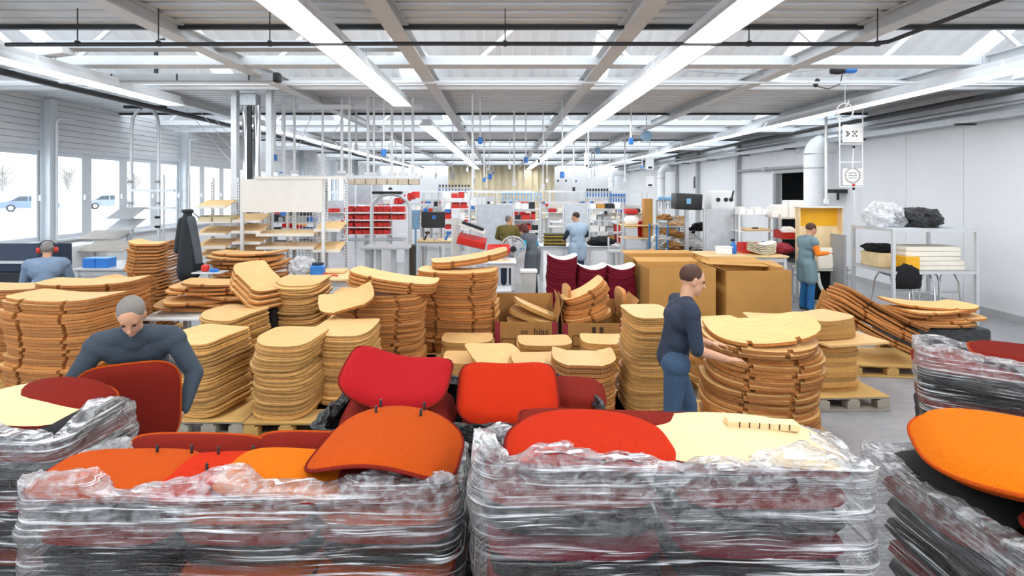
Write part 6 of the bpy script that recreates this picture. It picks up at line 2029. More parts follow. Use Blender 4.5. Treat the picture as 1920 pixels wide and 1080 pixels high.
def fill(pa, pb, Y, z, kinds, where, seed, hmax=0.24, d=0.3):
    """small goods along one shelf: bins, cartons, rolls; each a thing"""
    random.seed(seed)
    x, xe = ax(pa, Y) + 0.05, ax(pb, Y) - 0.05
    i = 0
    while x < xe - 0.1:
        w = min(random.uniform(0.14, 0.30), xe - x)
        k = random.choice(kinds)
        i += 1
        lab = '%s %s, %s along' % ({'red': 'red bin', 'blue': 'blue bin', 'white': 'white carton', 'card': 'brown carton', 'black': 'black case', 'roll': 'pale roll', 'grey': 'grey bin'}[k], where, nth(i))
        h = random.uniform(0.55, 1.0) * hmax
        if k in ('red', 'blue', 'grey'):
            put_bin(x + w / 2, Y - d / 2, z, w - 0.02, d, round(h * 20) / 20 or 0.05, {'red': redplas, 'blue': blueplas, 'grey': greypaint}[k], lab, 'goods on the shelves in the middle distance')
        elif k == 'roll':
            single('cloth_roll', MB().lathe([(h * 0.4, -w / 2 + 0.01), (h * 0.42, 0), (h * 0.4, w / 2 - 0.01)], (x + w / 2, Y, z + h * 0.42), 12, axis='x'), foam, lab, 'roll', 'goods on the shelves in the middle distance')
        else:
            m_ = {'white': paper, 'card': card, 'black': black}[k]
            t = thing('carton' if k != 'black' else 'tool_case', lab, 'box', (x + w / 2, Y, z), group='goods on the shelves in the middle distance')
            mb = MB(); mb.rbox((0, 0, h / 2), (w - 0.02, d * 0.8, h), 0.006); obj('body', mb, m_, t)
            mb = MB(); mb.rbox((0, 0, h + 0.004), (0.05, d * 0.8, 0.006), 0.001); obj('tape', mb, cream if k != 'black' else steel, t)
        x += w + 0.015


parts_shelf('shelf with red boxes between the two grey partitions', 963, 1012, 17.0, (0.75, 1.05, 1.38, 1.72), 1.9)
for z, sd, kinds in ((0.75, 1, ('red', 'grey')), (1.05, 2, ('red', 'black', 'white')), (1.38, 3, ('red', 'red', 'black')), (1.72, 4, ('white', 'black'))):
    fill(963, 1012, 17.0, z, kinds, 'on the %s shelf between the grey partitions' % {0.75: 'lowest', 1.05: 'second', 1.38: 'third', 1.72: 'top'}[z], sd)
parts_shelf('shelf of parts right of the man in pale blue', 1103, 1165, 16.5, (0.7, 1.05, 1.4, 1.75), 1.95)
for z, sd, kinds in ((0.7, 5, ('red', 'card', 'black')), (1.05, 6, ('white', 'red', 'grey')), (1.4, 7, ('white', 'roll', 'grey')), (1.75, 8, ('card', 'white', 'black'))):
    fill(1103, 1165, 16.5, z, kinds, 'on the %s shelf right of the man in pale blue' % {0.7: 'lowest', 1.05: 'second', 1.4: 'third', 1.75: 'top'}[z], sd)
parts_shelf('white shelf with red bins left of the pole', 832, 880, 18.0, (1.0, 1.35, 1.7, 2.05), 2.3, m=white)
for z, sd in ((1.0, 9), (1.35, 10), (1.7, 11), (2.05, 12)):
    fill(832, 880, 18.0, z, ('red', 'red', 'white'), 'on the %s board of the white shelf by the pole' % {1.0: 'lowest', 1.35: 'second', 1.7: 'third', 2.05: 'top'}[z], sd)
parts_shelf('dark shelf standing left of the red bin rack behind the mesh', 500, 596, 14.0, (0.8, 1.15, 1.5, 1.85), 2.0, m=greypaint)
for z, sd in ((0.8, 13), (1.15, 14), (1.5, 15), (1.85, 16)):
    fill(500, 596, 14.0, z, ('black', 'grey', 'blue', 'white'), 'on the %s board of the dark shelf behind the mesh' % {0.8: 'lowest', 1.15: 'second', 1.5: 'third', 1.85: 'top'}[z], sd)

# centre bench and what lies on it
table('centre_bench', 'long pale bench in front of the man in pale blue', ax(1012, 13.8), ax(1165, 13.8), 13.7, 14.5, 0.88, alu, alu)
for i in range(7):
    single('padded_strip', MB().rbox((ax(1040, 13.9), 13.9, 0.90 + 0.045 * i), (0.58 - 0.02 * (i % 3), 0.4, 0.038), 0.012, (0, 0, 0.04 * ((i * 7) % 5 - 2)), seg=2), mat('olive_yellow_pad', '#b59a3c', 0.8) if i % 2 else mat('black_olive_pad', '#4a452c', 0.8), 'flat %s pad in the pile on the centre bench, %s from the bottom' % ('yellow' if i % 2 else 'dark olive', nth(i + 1)), 'pad', 'pads on the centre bench')
single('black_cloth', crumple((ax(1128, 13.9), 13.9, 0.88), (0.7, 0.4, 0.22), darkfab, 9.0), darkfab, 'heap of black cloth on the right end of the centre bench', 'cloth', smooth=60)
t = thing('hand_trolley', 'steel trolley with dark castors at the right end of the centre bench', 'trolley', (ax(1150, 13.2), 13.2, 0))
for sx in (-0.12, 0.2):
    mb = MB(); mb.b2((sx - 0.02, -0.02, 0.1), (sx + 0.02, 0.02, 1.15)); obj('post', mb, alu, t)
    mb = MB(); mb.lathe([(0.03, -0.02), (0.075, -0.02), (0.075, 0.02), (0.03, 0.02)], (sx, 0, 0.075), 14, axis='x'); obj('castor', mb, rubber, t)
mb = MB(); mb.rbox((0.04, 0, 0.8), (0.4, 0.06, 0.10), 0.03); obj('handle_bar', mb, alu, t)

# rows of clamps hanging on rails far back
def clamp_row(pa, pb, py, Y, n, m1, m2, lab, grp, ln=0.3):
    z = az(py, Y)
    t = thing('clamp_rail', 'rail carrying %s' % grp, 'rail', ((ax(pa, Y) + ax(pb, Y)) / 2, Y, 0), group='clamp rails')
    w = ax(pb, Y) - ax(pa, Y)
    mb = MB(); mb.b2((-w / 2, -0.02, z - 0.02), (w / 2, 0.02, z + 0.02)); obj('rail', mb, steel, t)
    for s in (-1, 1):
        mb = MB(); mb.b2((s * w / 2 - 0.02, 0.0, 0), (s * w / 2 + 0.02, 0.04, z + 0.02)); obj('post', mb, steel, t)
    for i in range(n):
        x = ax(pa, Y) + w * (i + 0.5) / n
        c = thing('bar_clamp', '%s, %s along the rail' % (lab, nth(i + 1)), 'clamp', (x, Y - 0.05, z - ln * 0.75), group=grp)
        mb = MB(); mb.b2((-0.012, -0.01, 0), (0.012, 0.01, ln)); obj('bar', mb, steel, c)
        mb = MB(); mb.rbox((0, -0.02, ln * 0.95), (0.07, 0.08, 0.09), 0.012); obj('jaw', mb, m1, c)
        mb = MB(); mb.lathe([(0.022, 0), (0.026, 0.03), (0.02, 0.13)], (0, -0.03, ln * 0.35), 8); obj('grip', mb, m2, c)


clamp_row(822, 882, 352, 22.3, 10, black, blueplas, 'black-jawed clamp left of the curtain', 'black and blue clamps left of the curtain', 0.42)
clamp_row(940, 1016, 368, 19.3, 13, mat('sky_blue_plastic', '#7db8e0', 0.4), mat('sky_blue_plastic', '#7db8e0', 0.4), 'pale blue clamp before the curtain', 'pale blue clamps before the curtain', 0.42)
clamp_row(1098, 1146, 360, 19.2, 9, black, blueplas, 'black clamp right of the curtain', 'black clamps right of the curtain', 0.4)
clamp_row(1142, 1172, 370, 18.8, 6, blueplas, blueplas, 'bright blue clamp by the right duct', 'bright blue clamps right of the curtain', 0.4)
clamp_row(1232, 1290, 376, 14.5, 9, mat('sky_blue_plastic', '#7db8e0', 0.4), steel, 'pale blue clamp above the cage trolley', 'pale blue clamps above the cage trolley', 0.3)

# carts on the right of the middle
parts_shelf('steel cart with yellow tubs right of the middle', 1163, 1228, 15.0, (0.18, 1.0, 1.35), 1.75, d=0.7, shelfm=woodshelf)
for i, px in enumerate((1180, 1212)):
    t = thing('yellow_tub', ('round yellow tub on the cart, nearer the centre bench', 'orange tub on the cart, nearer the cage trolley')[i], 'tub', (ax(px, 15.0), 14.85, 0.18))
    mb = MB(); mb.lathe([(0.14, 0), (0.155, 0.02), (0.17, 0.32), (0.15, 0.33)], (0, 0, 0), 18); obj('tub', mb, yellow if i == 0 else orangeknit, t)
    mb = MB(); mb.lathe([(0.175, 0.30), (0.18, 0.31), (0.18, 0.34), (0.16, 0.345)], (0, 0, 0), 18); obj('rim', mb, yellow if i == 0 else orangeknit, t)
single('fleece_pack', crumple((ax(1183, 15), 14.95, 1.35), (0.42, 0.35, 0.3), foam, 4.0, amp=0.12), paper, 'white fleece pack on the steel cart', 'pack', smooth=60)
single('red_pack', MB().rbox((ax(1182, 15), 14.95, 1.72), (0.34, 0.3, 0.14), 0.03, seg=2), redplas, 'red pack lying on the white fleece pack', 'pack')
single('tall_carton', MB().rbox((ax(1212, 15), 14.9, 1.0 + 0.55), (0.24, 0.24, 1.06), 0.006), card, 'tall narrow brown carton on the steel cart', 'box')
single('red_block', MB().rbox((ax(1200, 15.2), 15.1, 1.0 + 0.2), (0.14, 0.2, 0.4), 0.02), redfab, 'narrow red block beside the tall narrow carton', 'block')

# cage trolley with scrap
bluesteel = mat('blue_trolley_steel', '#2f6da6', 0.45)
t = thing('cage_trolley', 'blue steel cage trolley stuffed with crumpled kraft scrap', 'trolley', (ax(1255, 12.8), 12.9, 0))
w = (ax(1285, 12.8) - ax(1228, 12.8)) / 2
for sx in (-w, w, -w + 0.26):
    for y in (-0.3, 0.3):
        mb = MB(); mb.tube([(sx, y, 0.12), (sx, y, 1.5)], 0.022); obj('upright', mb, bluesteel, t)
for z in (0.15, 0.8, 1.45):
    for y in (-0.3, 0.3):
        mb = MB(); mb.tube([(-w, y, z), (w, y, z)], 0.018); obj('rail', mb, bluesteel if z < 0.5 else steel, t)
mb = MB(); mb.rbox((0, 0, 0.15), (2 * w, 0.62, 0.03), 0.005); obj('deck', mb, bluesteel, t)
for sx in (-w + 0.05, w - 0.05):
    for y in (-0.25, 0.25):
        mb = MB(); mb.lathe([(0.03, -0.02), (0.065, -0.02), (0.065, 0.02), (0.03, 0.02)], (sx, y, 0.066), 12, axis='x'); obj('castor', mb, rubber, t)
random.seed(77)
for i in range(26):
    c = (t.location.x + random.uniform(-w * 0.75, w * 0.75), t.location.y + random.uniform(-0.22, 0.2), 0.22 + 0.055 * i)
    single('kraft_scrap', crumple(c, (random.uniform(0.25, 0.42), random.uniform(0.2, 0.36), random.uniform(0.10, 0.2)), card, i * 3.3, n=3.2, amp=0.5), random.choice((carddark, foam, mat('kraft_paper', '#caa57a', 0.8), mat('grey_fleece', '#b9b4ad', 0.9))), 'crumpled scrap in the cage trolley, %s from the floor' % nth(i + 1), 'scrap', 'scrap in the cage trolley', smooth=30)
# black machine head and white machine
t = thing('black_cabinet', 'black box with a blue mark on a steel post right of the cage trolley', 'machine', (ax(1290, 12.2), 12.3, 0))
mb = MB(); mb.rbox((0, 0, az(378, 12.2)), (0.60, 0.4, 0.37), 0.03, (0, 0.04, 0), seg=2); obj('housing', mb, black, t)
mb = MB(); mb.rbox((-0.02, -0.21, az(377, 12.2)), (0.10, 0.01, 0.12), 0.004); obj('blue_mark', mb, mat('sky_blue_plastic', '#7db8e0', 0.4), t)
mb = MB(); mb.b2((-0.04, -0.04, 0), (0.04, 0.04, az(390, 12.2))); obj('post', mb, steel, t)
mb = MB(); mb.rbox((0, 0, 0.015), (0.5, 0.5, 0.03), 0.01); obj('foot', mb, steel, t)
random.seed(78)
for i in range(14):
    c = (ax(1298 + random.uniform(-12, 14), 12.9), 13.0 + random.uniform(-0.12, 0.12), 0.1 + 0.095 * i)
    single('frame_bundle', crumple(c, (random.uniform(0.3, 0.45), 0.4, random.uniform(0.14, 0.22)), black, 50 + i * 2.7, n=3.4, amp=0.6), random.choice((black, paper, foam, darkfab)), 'black and white padded part heaped behind the black box, %s from the floor' % nth(i + 1), 'part', 'padded parts heaped behind the black box', smooth=30)
t = thing('white_machine', 'rounded white machine head above the grey partition', 'machine', (ax(1348, 12.6), 12.6, 0))
mb = MB(); mb.rbox((0, 0, az(376, 12.6)), (0.60, 0.4, 0.48), 0.10, seg=3); obj('hood', mb, white, t)
for i, dx in enumerate((-0.1, 0.08, 0.2)):
    mb = MB(); mb.lathe([(0.02, -0.01), (0.05, -0.008), (0.05, 0.008), (0.02, 0.01)], (dx, -0.205, az(374, 12.6)), 14, axis='y'); obj('knob', mb, black, t)
mb = MB(); mb.rbox((0.24, -0.2, az(365, 12.6)), (0.04, 0.02, 0.2), 0.008, (0, 0.2, 0)); obj('lever', mb, black, t)
mb = MB(); mb.b2((-0.2, -0.05, 0), (0.2, 0.05, az(390, 12.6))); obj('pedestal', mb, greypaint, t)

# right-hand benches and shelves
table('packing_bench', 'long packing bench behind the brown cartons', ax(1235, 10.3), ax(1480, 10.3), 10.3, 11.2, 1.05, woodshelf, alu)
parts_shelf('white shelf over the packing bench', 1378, 1452, 12.0, (1.05, 1.42, 1.80), 1.95, m=white)
single('beech_plate', MB().rbox((ax(1412, 12), 11.95, 1.45), (0.6, 0.38, 0.03), 0.006, (0.05, 0, 0.05)), woodshelf, 'beech plate on the middle board of the white shelf', 'board')
single('black_clip', MB().rbox((ax(1410, 12), 11.85, 1.48), (0.12, 0.08, 0.03), 0.01), black, 'black clip on the beech plate', 'clip')
fill(1378, 1452, 12.0, 1.80, ('white', 'roll', 'white'), 'on the top board over the packing bench', 31, 0.16)
t = thing('spray_bottle', 'blue spray bottle on the packing bench', 'bottle', (ax(1375, 10.7), 10.7, 1.05))
mb = MB(); mb.lathe([(0.06, 0), (0.065, 0.02), (0.065, 0.16), (0.03, 0.21), (0.022, 0.24)], (0, 0, 0), 16); obj('bottle', mb, blueplas, t)
mb = MB(); mb.rbox((-0.01, 0, 0.27), (0.09, 0.03, 0.05), 0.01); obj('spray_head', mb, navy, t)
t = thing('spray_bottle', 'small blue bottle beside the red tray on the packing bench', 'bottle', (ax(1431, 10.9), 10.9, 1.05))
mb = MB(); mb.lathe([(0.05, 0), (0.055, 0.02), (0.05, 0.12), (0.02, 0.17), (0.02, 0.23)], (0, 0, 0), 16); obj('bottle', mb, blueplas, t)
put_bin(ax(1406, 10.9), 10.75, 1.05, 0.40, 0.3, 0.20, redplas, 'red open bin on the packing bench', 'bins on the packing bench')
put_bin(ax(1475, 11.6), 11.4, 1.28, 0.42, 0.35, 0.18, redplas, 'red bin with white fleece behind the woman at the bench', 'bins on the packing bench')
single('white_fleece', crumple((ax(1475, 11.6), 11.58, 1.34), (0.36, 0.28, 0.2), paper, 6.6, amp=0.2), paper, 'white fleece heaped in the red bin behind the woman', 'fleece', smooth=60)
parts_shelf('steel shelf behind the woman at the bench', 1452, 1505, 11.8, (0.5, 1.28, 1.72), 1.8)
for i, (px, py, w, h) in enumerate(((1466, 385, 0.5, 0.16), (1470, 372, 0.4, 0.12), (1490, 378, 0.35, 0.38))):
    c = at(px, py, 11.7)
    single('foam_block', MB().rbox((c.x, 11.8 - 0.05 * (i == 2), (1.72 + h / 2) if i != 1 else 1.72 + 0.16 + h / 2), (w, 0.3, h), 0.01), paper, ('broad white foam block on the steel shelf', 'white foam block lying on the broad one', 'tall white foam block on the steel shelf')[i], 'foam block', 'white foam blocks on the steel shelf')
t = thing('plastic_tub', 'white plastic tub on the packing bench by the grey partition', 'tub', (ax(1357, 10.6), 10.6, 1.05))
mb = MB(); mb.rbox((0, 0, 0.07), (0.27, 0.18, 0.14), 0.015, seg=2); obj('tub', mb, white, t)
mb = MB(); mb.rbox((0, 0, 0.148), (0.29, 0.2, 0.02), 0.006); obj('lid', mb, paper, t)
CREAM = shell_mesh('cream_shell', 0.5, 0.36, 0.022, 0.06, 0, 4, 5, mats=[foam, mat('cream_edge', '#c9bfa6', 0.8)])
stack('cream_shell', [CREAM], 6, ax(1438, 10.4), 10.62, 1.06, 0.034, 0.0, 'cream padded shell on the packing bench', 'topmost cream padded shell on the packing bench', 'seat shell', 'cream shells on the packing bench', jit=0.006)
single('red_cloth', crumple((ax(1470, 10.7), 10.75, 1.05), (0.4, 0.3, 0.2), redfab, 8.8, amp=0.3), mat('dark_red_cloth', '#8e2430', 0.9), 'dark red cloth heap at the right end of the packing bench', 'cloth', smooth=60)

# spray booth with yellow hood
Yy = 10.9
t = thing('yellow_booth', 'yellow and cream booth with white hoses in front of the woman on the right', 'booth', (ax(1541, Yy), Yy + 0.1, 0))
w = (ax(1581, Yy) - ax(1501, Yy)) / 2
zt, zm, zb = az(390, Yy), az(425, Yy), az(502, Yy)
mb = MB(); mb.rbox((0, 0.09, (zt + zm) / 2), (2 * w, 0.03, zt - zm), 0.004); obj('yellow_back', mb, yellow, t)
mb = MB(); mb.rbox((0, 0.085, (zm + zb) / 2), (2 * w, 0.03, zm - zb), 0.004); obj('cream_back', mb, mat('cream_liner', '#ead2a4', 0.7), t)
for s in (-1, 1):
    mb = MB(); mb.rbox((s * w, 0.0, (zt + zb) / 2), (0.025, 0.16, zt - zb), 0.004); obj('side_wall', mb, mat('cream_liner', '#ead2a4', 0.7), t)
    mb = MB(); mb.b2((s * w - 0.02, -0.2, 0), (s * w + 0.02, -0.16, zb)); obj('leg', mb, alu, t)
    mb = MB(); mb.b2((s * w - 0.02, 0.2, 0), (s * w + 0.02, 0.24, zb)); obj('leg', mb, alu, t)
mb = MB(); mb.rbox((0, 0.0, zt + 0.012), (2 * w + 0.04, 0.24, 0.025), 0.004); obj('roof_board', mb, cream, t)
mb = MB(); mb.rbox((0, -0.02, zb - 0.02), (2 * w + 0.04, 0.56, 0.04), 0.006); obj('worktop', mb, cream, t)
mb = MB(); mb.rbox((0.12, 0.21, 0.42), (2 * w * 0.72, 0.03, 0.8), 0.004); obj('dark_skirt', mb, darkfab, t)
mb = MB(); mb.tube([(-0.12 + 0.20 * math.cos(PI + k / 14 * PI) + 0.16, -0.24, zb - 0.08 - 0.42 * math.sin(k / 14 * PI)) for k in range(15)], 0.035, 8); obj('white_hose', mb, paper, t)
single('work_piece', MB().rbox((ax(1545, 10.75), 10.72, zb + 0.22), (0.32, 0.05, 0.42), 0.02, (-0.1, 0, 0.1), seg=2), foam, 'pale padded piece standing in the yellow booth', 'cushion')
single('grey_dish', MB().lathe([(0.06, 0), (0.14, 0.03), (0.15, 0.06), (0.13, 0.06)], (ax(1574, 10.7), 10.7, zb), 18), greypaint, 'grey dish at the edge of the booth worktop', 'dish')
single('clear_sack', crumple((ax(1567, 10.3), 10.3, 0.0), (0.35, 0.3, 0.42), BAG, 12.0), BAG, 'clear plastic sack on the floor beside the booth', 'bag', smooth=0)

# air duct, clock, signs
for px, Y, r, zt_, lab in ((1527, 14.6, 0.26, 3.55, 'fat white duct bending into the right wall'), (1240, 28.0, 0.19, 3.35, 'white duct far back on the right wall'), (1146, 38.0, 0.2, 3.4, 'white duct farthest back on the right wall')):
    x = ax(px, Y)
    t = thing('air_duct', lab, 'duct', (x, Y, 0), group='white air ducts')
    mb = MB(); mb.lathe([(r, 0.0), (r, zt_ - r)], (0, 0, 0), 22); obj('riser', mb, white, t)
    for z in (1.7, 2.9):
        mb = MB(); mb.lathe([(r + 0.012, z), (r + 0.012, z + 0.04)], (0, 0, 0), 22); obj('joint_band', mb, steel, t)
    n = 7
    e = 0.30
    mb = MB(); mb.tube([(e - e * math.cos(PI / 2 * k / n), 0, zt_ - r + e * math.sin(PI / 2 * k / n)) for k in range(n + 1)] + [(XR - x, 0, zt_ - r + e)], r, 20); obj('elbow', mb, white, t)
c = Vector((XR - 0.02, 16.35, 3.6))
t = thing('wall_clock', 'round white wall clock high on the right wall', 'clock', c)
mb = MB(); mb.lathe([(0.15, -0.03), (0.17, -0.02), (0.17, 0.02)], (0, 0, 0), 24, axis='x'); obj('case', mb, white, t)
for k in range(12):
    a = k / 12 * 2 * PI
    mb = MB(); mb.box((-0.035, 0.13 * math.sin(a), 0.13 * math.cos(a)), (0.006, 0.012, 0.03), (-a, 0, 0)); obj('hour_mark', mb, black, t)
mb = MB(); mb.bar((-0.036, 0, 0), (-0.036, 0.06, 0.05), 0.012, 0.006); obj('clock_hand', mb, black, t)
mb = MB(); mb.bar((-0.038, 0, 0), (-0.038, -0.02, 0.11), 0.01, 0.006); obj('clock_hand', mb, black, t)
single('wall_bracket', MB().b2((8.75, 14.0, az(362, 14.0)), (9.09, 14.35, az(355, 14.0))).b2((8.85, 14.05, az(375, 14)), (8.88, 14.08, az(360, 14))).b2((9.0, 14.25, az(375, 14)), (9.03, 14.28, az(360, 14))), black, 'black shelf bracket on the right wall beside the duct', 'bracket')
single('wall_switch', MB().rbox((XR - 0.02, 25.0, az(342, 25)), (0.04, 0.3, 0.55), 0.01), black, 'dark switch box on the right wall between posts', 'switch box')
Ys = 11.0
t = thing('hanging_sign', 'pair of framed white signs with arrows and a round emblem, hung on cables', 'sign', (ax(1596, Ys), Ys, az(350, Ys)))
z0 = t.location.z
def zz(py): return az(py, Ys) - z0
w = (ax(1617, Ys) - ax(1574, Ys)) / 2
for (pt, pb) in ((222, 270), (304, 350)):
    mb = MB()
    for a, b in (((-w, zz(pt)), (w, zz(pt))), ((-w, zz(pb)), (w, zz(pb))), ((-w, zz(pt)), (-w, zz(pb))), ((w, zz(pt)), (w, zz(pb)))):
        mb.bar((a[0], 0, a[1]), (b[0], 0, b[1]), 0.018, 0.018)
    obj('frame', mb, white, t)
    mb = MB(); mb.b2((-w * 0.72, -0.012, zz(pb - 3)), (w * 0.95, 0.012, zz(pt + 12))); obj('plate', mb, paper, t)
for s in (-1, 1):
    mb = MB(); mb.tube([(s * w, 0, zz(304)), (s * w, 0, zz(270))], 0.008, 6); obj('link_rod', mb, white, t)
    mb = MB(); mb.tube([(s * w, 0, zz(222)), (s * w, 0, DZ - z0)], 0.008, 6); obj('hanger_rod', mb, white, t)
gk = mat('grey_print', '#6d6a66', 0.7)
zc_ = zz(251)
for dx, pts in ((-0.08, [(-0.06, 0.06), (0.0, 0.06), (0.05, 0.0), (0.0, -0.06), (-0.06, -0.06), (-0.01, 0.0)]),):
    mb = MB(); mb.prism([(dx + a, zc_ + b) for a, b in pts], 0.003, (0, -0.0125, 0)); obj('printed_arrow', mb, gk, t)
for (dx, dz) in ((0.03, 0.045), (0.10, 0.045), (0.065, 0.0), (0.03, -0.045), (0.10, -0.045)):
    mb = MB(); mb.box((dx, -0.0135, zc_ + dz), (0.042, 0.003, 0.035)); obj('printed_square', mb, gk, t)
zc_ = zz(329)
mb = MB(); mb.tube([(0.02 + 0.145 * math.cos(k / 32 * 2 * PI), -0.014, zc_ + 0.145 * math.sin(k / 32 * 2 * PI)) for k in range(32)], 0.007, 6, close=True); obj('printed_ring', mb, gk, t)
for k in range(20):
    a = k / 20 * 2 * PI
    mb = MB(); mb.box((0.02 + 0.165 * math.cos(a), -0.0135, zc_ + 0.165 * math.sin(a)), (0.012, 0.003, 0.02), (0, -a, 0)); obj('printed_mark', mb, gk, t)
for dz in (0.05, 0.0, -0.05):
    mb = MB(); mb.box((0.02, -0.0135, zc_ + dz), (0.17, 0.003, 0.014)); obj('printed_line', mb, gk, t)
mb = MB(); mb.tube([(0.03, -0.03, zz(275)), (0.01, -0.03, zz(310)), (0.04, -0.03, zz(352)), (0.06, -0.03, zz(420)), (0.05, 0.0, zz(480))], 0.008, 6); obj('control_cable', mb, white, t)
for py, m_ in ((276, black), (347, redplas), (354, black)):
    mb = MB(); mb.rbox((0.03, -0.03, zz(py)), (0.05, 0.04, 0.05), 0.012); obj('control_button', mb, m_, t)

# ---- right-hand storage rack
X0, X1, Y0, Y1 = 6.76, 8.2, 9.2, 10.24
HR = 1.66
t = thing('storage_rack', 'open steel storage rack along the right wall', 'rack', ((X0 + X1) / 2, (Y0 + Y1) / 2, 0))
for x in (X0, X1):
    for y in (Y0, Y1):
        mb = MB(); mb.b2((x - 0.025, y - 0.025, 0), (x + 0.025, y + 0.025, HR)); obj('post', mb, alu, t, True)
for z, nm in ((HR, 'top_shelf'), (0.93, 'middle_shelf'), (0.12, 'bottom_shelf')):
    mb = MB(); mb.b2((X0, Y0, z - 0.012), (X1, Y1, z)); obj(nm, mb, steel if z < 1.6 else mat('pale_grey_panel', '#c2c7cd', 0.6), t, True)
    for a, b in (((X0, Y0), (X1, Y0)), ((X0, Y1), (X1, Y1)), ((X0, Y0), (X0, Y1)), ((X1, Y0), (X1, Y1))):
        mb = MB(); mb.bar((a[0], a[1], z - 0.03), (b[0], b[1], z - 0.03), 0.04, 0.05); obj('shelf_rail', mb, alu, t, True)
single('clear_bundle', crumple((7.0, 9.75, HR), (0.62, 0.7, 0.44), BAG, 21.0), BAG, 'heap of clear plastic film on top of the storage rack', 'plastic film', smooth=0)
single('black_bundle', crumple((7.55, 9.65, HR), (0.7, 0.7, 0.36), BLACKFILM, 23.0), BLACKFILM, 'black plastic bundle on top of the storage rack', 'plastic film', smooth=0)
FC = shell_mesh('foam_cushion', 0.98, 0.46, 0.075, 0.0, 0, 8, 8, mats=[foam, foam])
for i in range(5):
    o = loose('foam_cushion', FC, (7.62 if i < 2 else 7.55, 9.5, 0.935 + 0.082 * i), (0, 0, 0.02 * (i % 3 - 1)), 'cream foam cushion on the storage rack, %s from the bottom' % nth(i + 1), 'cushion', 'foam cushions on the storage rack')
single('cream_box', MB().rbox((6.98, 9.85, 0.93 + 0.13), (0.36, 0.5, 0.26), 0.006), mat('cream_liner', '#ead2a4', 0.7), 'cream box with a yellow end on the storage rack', 'box')
single('yellow_box', MB().rbox((7.12, 9.35, 0.93 + 0.12), (0.24, 0.26, 0.24), 0.006), yellow, 'yellow box at the front of the storage rack', 'box')
single('black_jacket', crumple((6.98, 9.85, 0.93 + 0.262), (0.5, 0.6, 0.16), darkfab, 31.0, amp=0.2), darkfab, 'black jacket lying on the cream box of the rack', 'jacket', smooth=60)
single('black_jacket', crumple((7.0, 9.22, 0.62), (0.52, 0.16, 0.42), darkfab, 35.0, amp=0.2), darkfab, 'black jacket hanging over the front edge of the rack', 'jacket', smooth=60)
def chair_frame(x, y, rz, label):
    t = thing('chair_frame', label, 'chair frame', (x, y, 0.12), rz, 'chrome chair frames under the rack'); t.scale = (1.0, 1.0, 1.35)
    for s in (-1, 1):
        mb = MB(); mb.tube([(s * 0.22, -0.20, 0.012), (s * 0.20, -0.16, 0.42), (s * 0.18, -0.10, 0.52), (s * 0.18, 0.12, 0.54), (s * 0.20, 0.18, 0.45), (s * 0.23, 0.26, 0.012)], 0.014, 8); obj('leg', mb, chrome, t)
        mb = MB(); mb.lathe([(0.018, 0), (0.02, 0.012), (0.016, 0.02)], (s * 0.22, -0.20, 0), 10); obj('glide', mb, black, t)
    mb = MB(); mb.tube([(-0.18, -0.05, 0.54), (0.18, -0.05, 0.54)], 0.014, 8); obj('cross_tube', mb, chrome, t)
    mb = MB(); mb.tube([(-0.205, -0.17, 0.30), (0.205, -0.17, 0.30)], 0.010, 8); obj('cross_tube', mb, chrome, t)
    mb = MB(); mb.rbox((0, 0.05, 0.555), (0.30, 0.2, 0.02), 0.006); obj('mounting_plate', mb, chrome, t)
chair_frame(7.02, 9.55, 0.2, 'chrome chair frame under the rack, nearest the booth')
chair_frame(7.45, 9.6, -0.1, 'chrome chair frame in the middle under the rack')
chair_frame(7.90, 9.6, 0.15, 'chrome chair frame under the rack, nearest the right wall')
single('grey_sheet', MB().b2((X0 - 0.10, 10.35, 0), (X0 - 0.06, 10.8, 1.45)), greypaint, 'grey steel sheet standing between booth and storage rack', 'sheet')

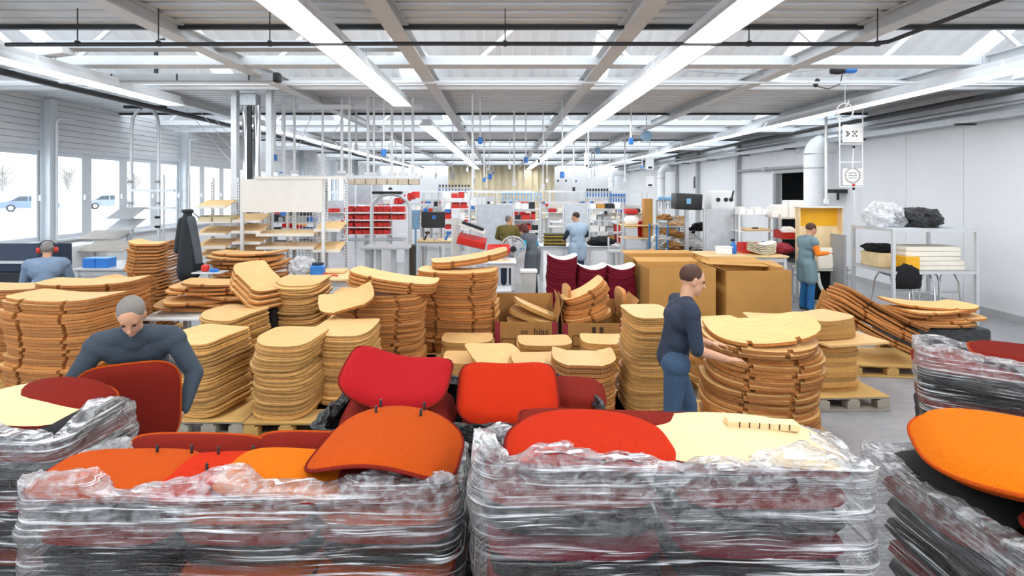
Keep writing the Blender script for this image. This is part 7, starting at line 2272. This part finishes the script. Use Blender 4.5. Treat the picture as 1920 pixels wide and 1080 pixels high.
# ---- rows of workplaces filling the depth of the hall
random.seed(99)
ROW = {17.6: 'first', 20.8: 'second', 24.0: 'third', 28.0: 'fourth', 33.0: 'fifth'}
for Y, rn in ROW.items():
    n = 0
    x = -7.6
    while x < 5.6:
        w = random.uniform(1.5, 2.1)
        px = CX + (x + w / 2) / Y * F
        if (Y < 19 and (640 < px < 885 or 955 < px < 1240 or px > 1420)):
            x += w + 0.3
            continue
        n += 1
        t = thing('workplace', 'assembly workplace in the %s row back, %s from the windows' % (rn, nth(n)), 'workbench', (x + w / 2, Y, 0), group='assembly workplaces in rows')
        mb = MB(); mb.rbox((0, 0, 0.88), (w, 0.8, 0.05), 0.006); obj('worktop', mb, random.choice((white, cream, woodshelf)), t)
        for sx in (-1, 1):
            mb = MB(); mb.b2((sx * (w / 2 - 0.05) - 0.03, -0.3, 0), (sx * (w / 2 - 0.05) + 0.03, 0.35, 0.855)); obj('trestle', mb, greypaint, t)
            mb = MB(); mb.b2((sx * (w / 2 - 0.05) - 0.025, 0.34, 0.9), (sx * (w / 2 - 0.05) + 0.025, 0.39, 2.25)); obj('upright', mb, alu, t)
        mb = MB(); mb.b2((-w / 2, 0.36, 1.15), (w / 2, 0.38, random.choice((1.55, 1.7, 1.9)))); obj('back_panel', mb, random.choice((white, mat('pale_grey_panel', '#c2c7cd', 0.6), cream)), t)
        mb = MB(); mb.rbox((0, 0.2, 1.42), (w, 0.3, 0.025), 0.004); obj('shelf', mb, alu, t)
        mb = MB(); mb.b2((-w / 2, 0.0, 2.22), (w / 2, 0.08, 2.27)); obj('lamp_bar', mb, white, t)
        xx = -w / 2 + 0.15
        k = 0
        while xx < w / 2 - 0.15:
            bw = random.uniform(0.16, 0.3)
            k += 1
            m_, nm = random.choice(((redplas, 'red'), (redplas, 'red'), (blueplas, 'blue'), (greypaint, 'grey'), (black, 'black'), (foam, 'cream')))
            put_bin(x + w / 2 + xx, Y + 0.06, 1.433, round(bw * 20) / 20, 0.25, 0.15, m_, '%s bin on the shelf of workplace %s in the %s row back, %s along' % (nm, nth(n), rn, nth(k)), 'bins on the workplaces')
            xx += bw + 0.03
        for q in range(random.randint(1, 3)):
            hx = random.uniform(-w / 2 + 0.25, w / 2 - 0.25) if q == 0 else (-w / 2 + 0.2 + q * 0.4)
            m_, nm = random.choice(((paper, 'white'), (card, 'brown'), (black, 'black'), (redfab, 'red'), (woodshelf, 'beech')))
            h = random.uniform(0.12, 0.35)
            single('work_box', MB().rbox((x + w / 2 + hx, Y - 0.15 - 0.02 * q, 0.906 + h / 2), (random.uniform(0.18, 0.4), 0.3, h), 0.012), m_, '%s box on workplace %s in the %s row back, %s put down' % (nm, nth(n), rn, nth(q + 1)), 'box', 'boxes on the workplaces')
        x += w + random.uniform(0.35, 0.9)

# white boxes hung from the roof on the right
for px, py, h, w, Y, lab in ((1218, 308, 0.36, 0.24, 17.0, 'upper white box hanging on a rod right of the curtain'), (1218, 341, 0.36, 0.26, 17.1, 'lower white box with a dark socket, hanging right of the curtain'), (1100, 302, 0.52, 0.15, 17.2, 'slim white box hanging by the long lamp')):
    c = at(px, py, Y)
    t = thing('hanging_box', lab, 'box', c)
    mb = MB(); mb.rbox((0, 0, 0), (w, 0.12, h), 0.01); obj('housing', mb, white, t)
    mb = MB(); mb.tube([(0, 0, h / 2), (0, 0, DZ - c.z)], 0.015, 6); obj('rod', mb, white, t)
    mb = MB(); mb.rbox((0, -0.065, -h * 0.3), (w * 0.5, 0.012, 0.06), 0.004); obj('socket', mb, black, t)
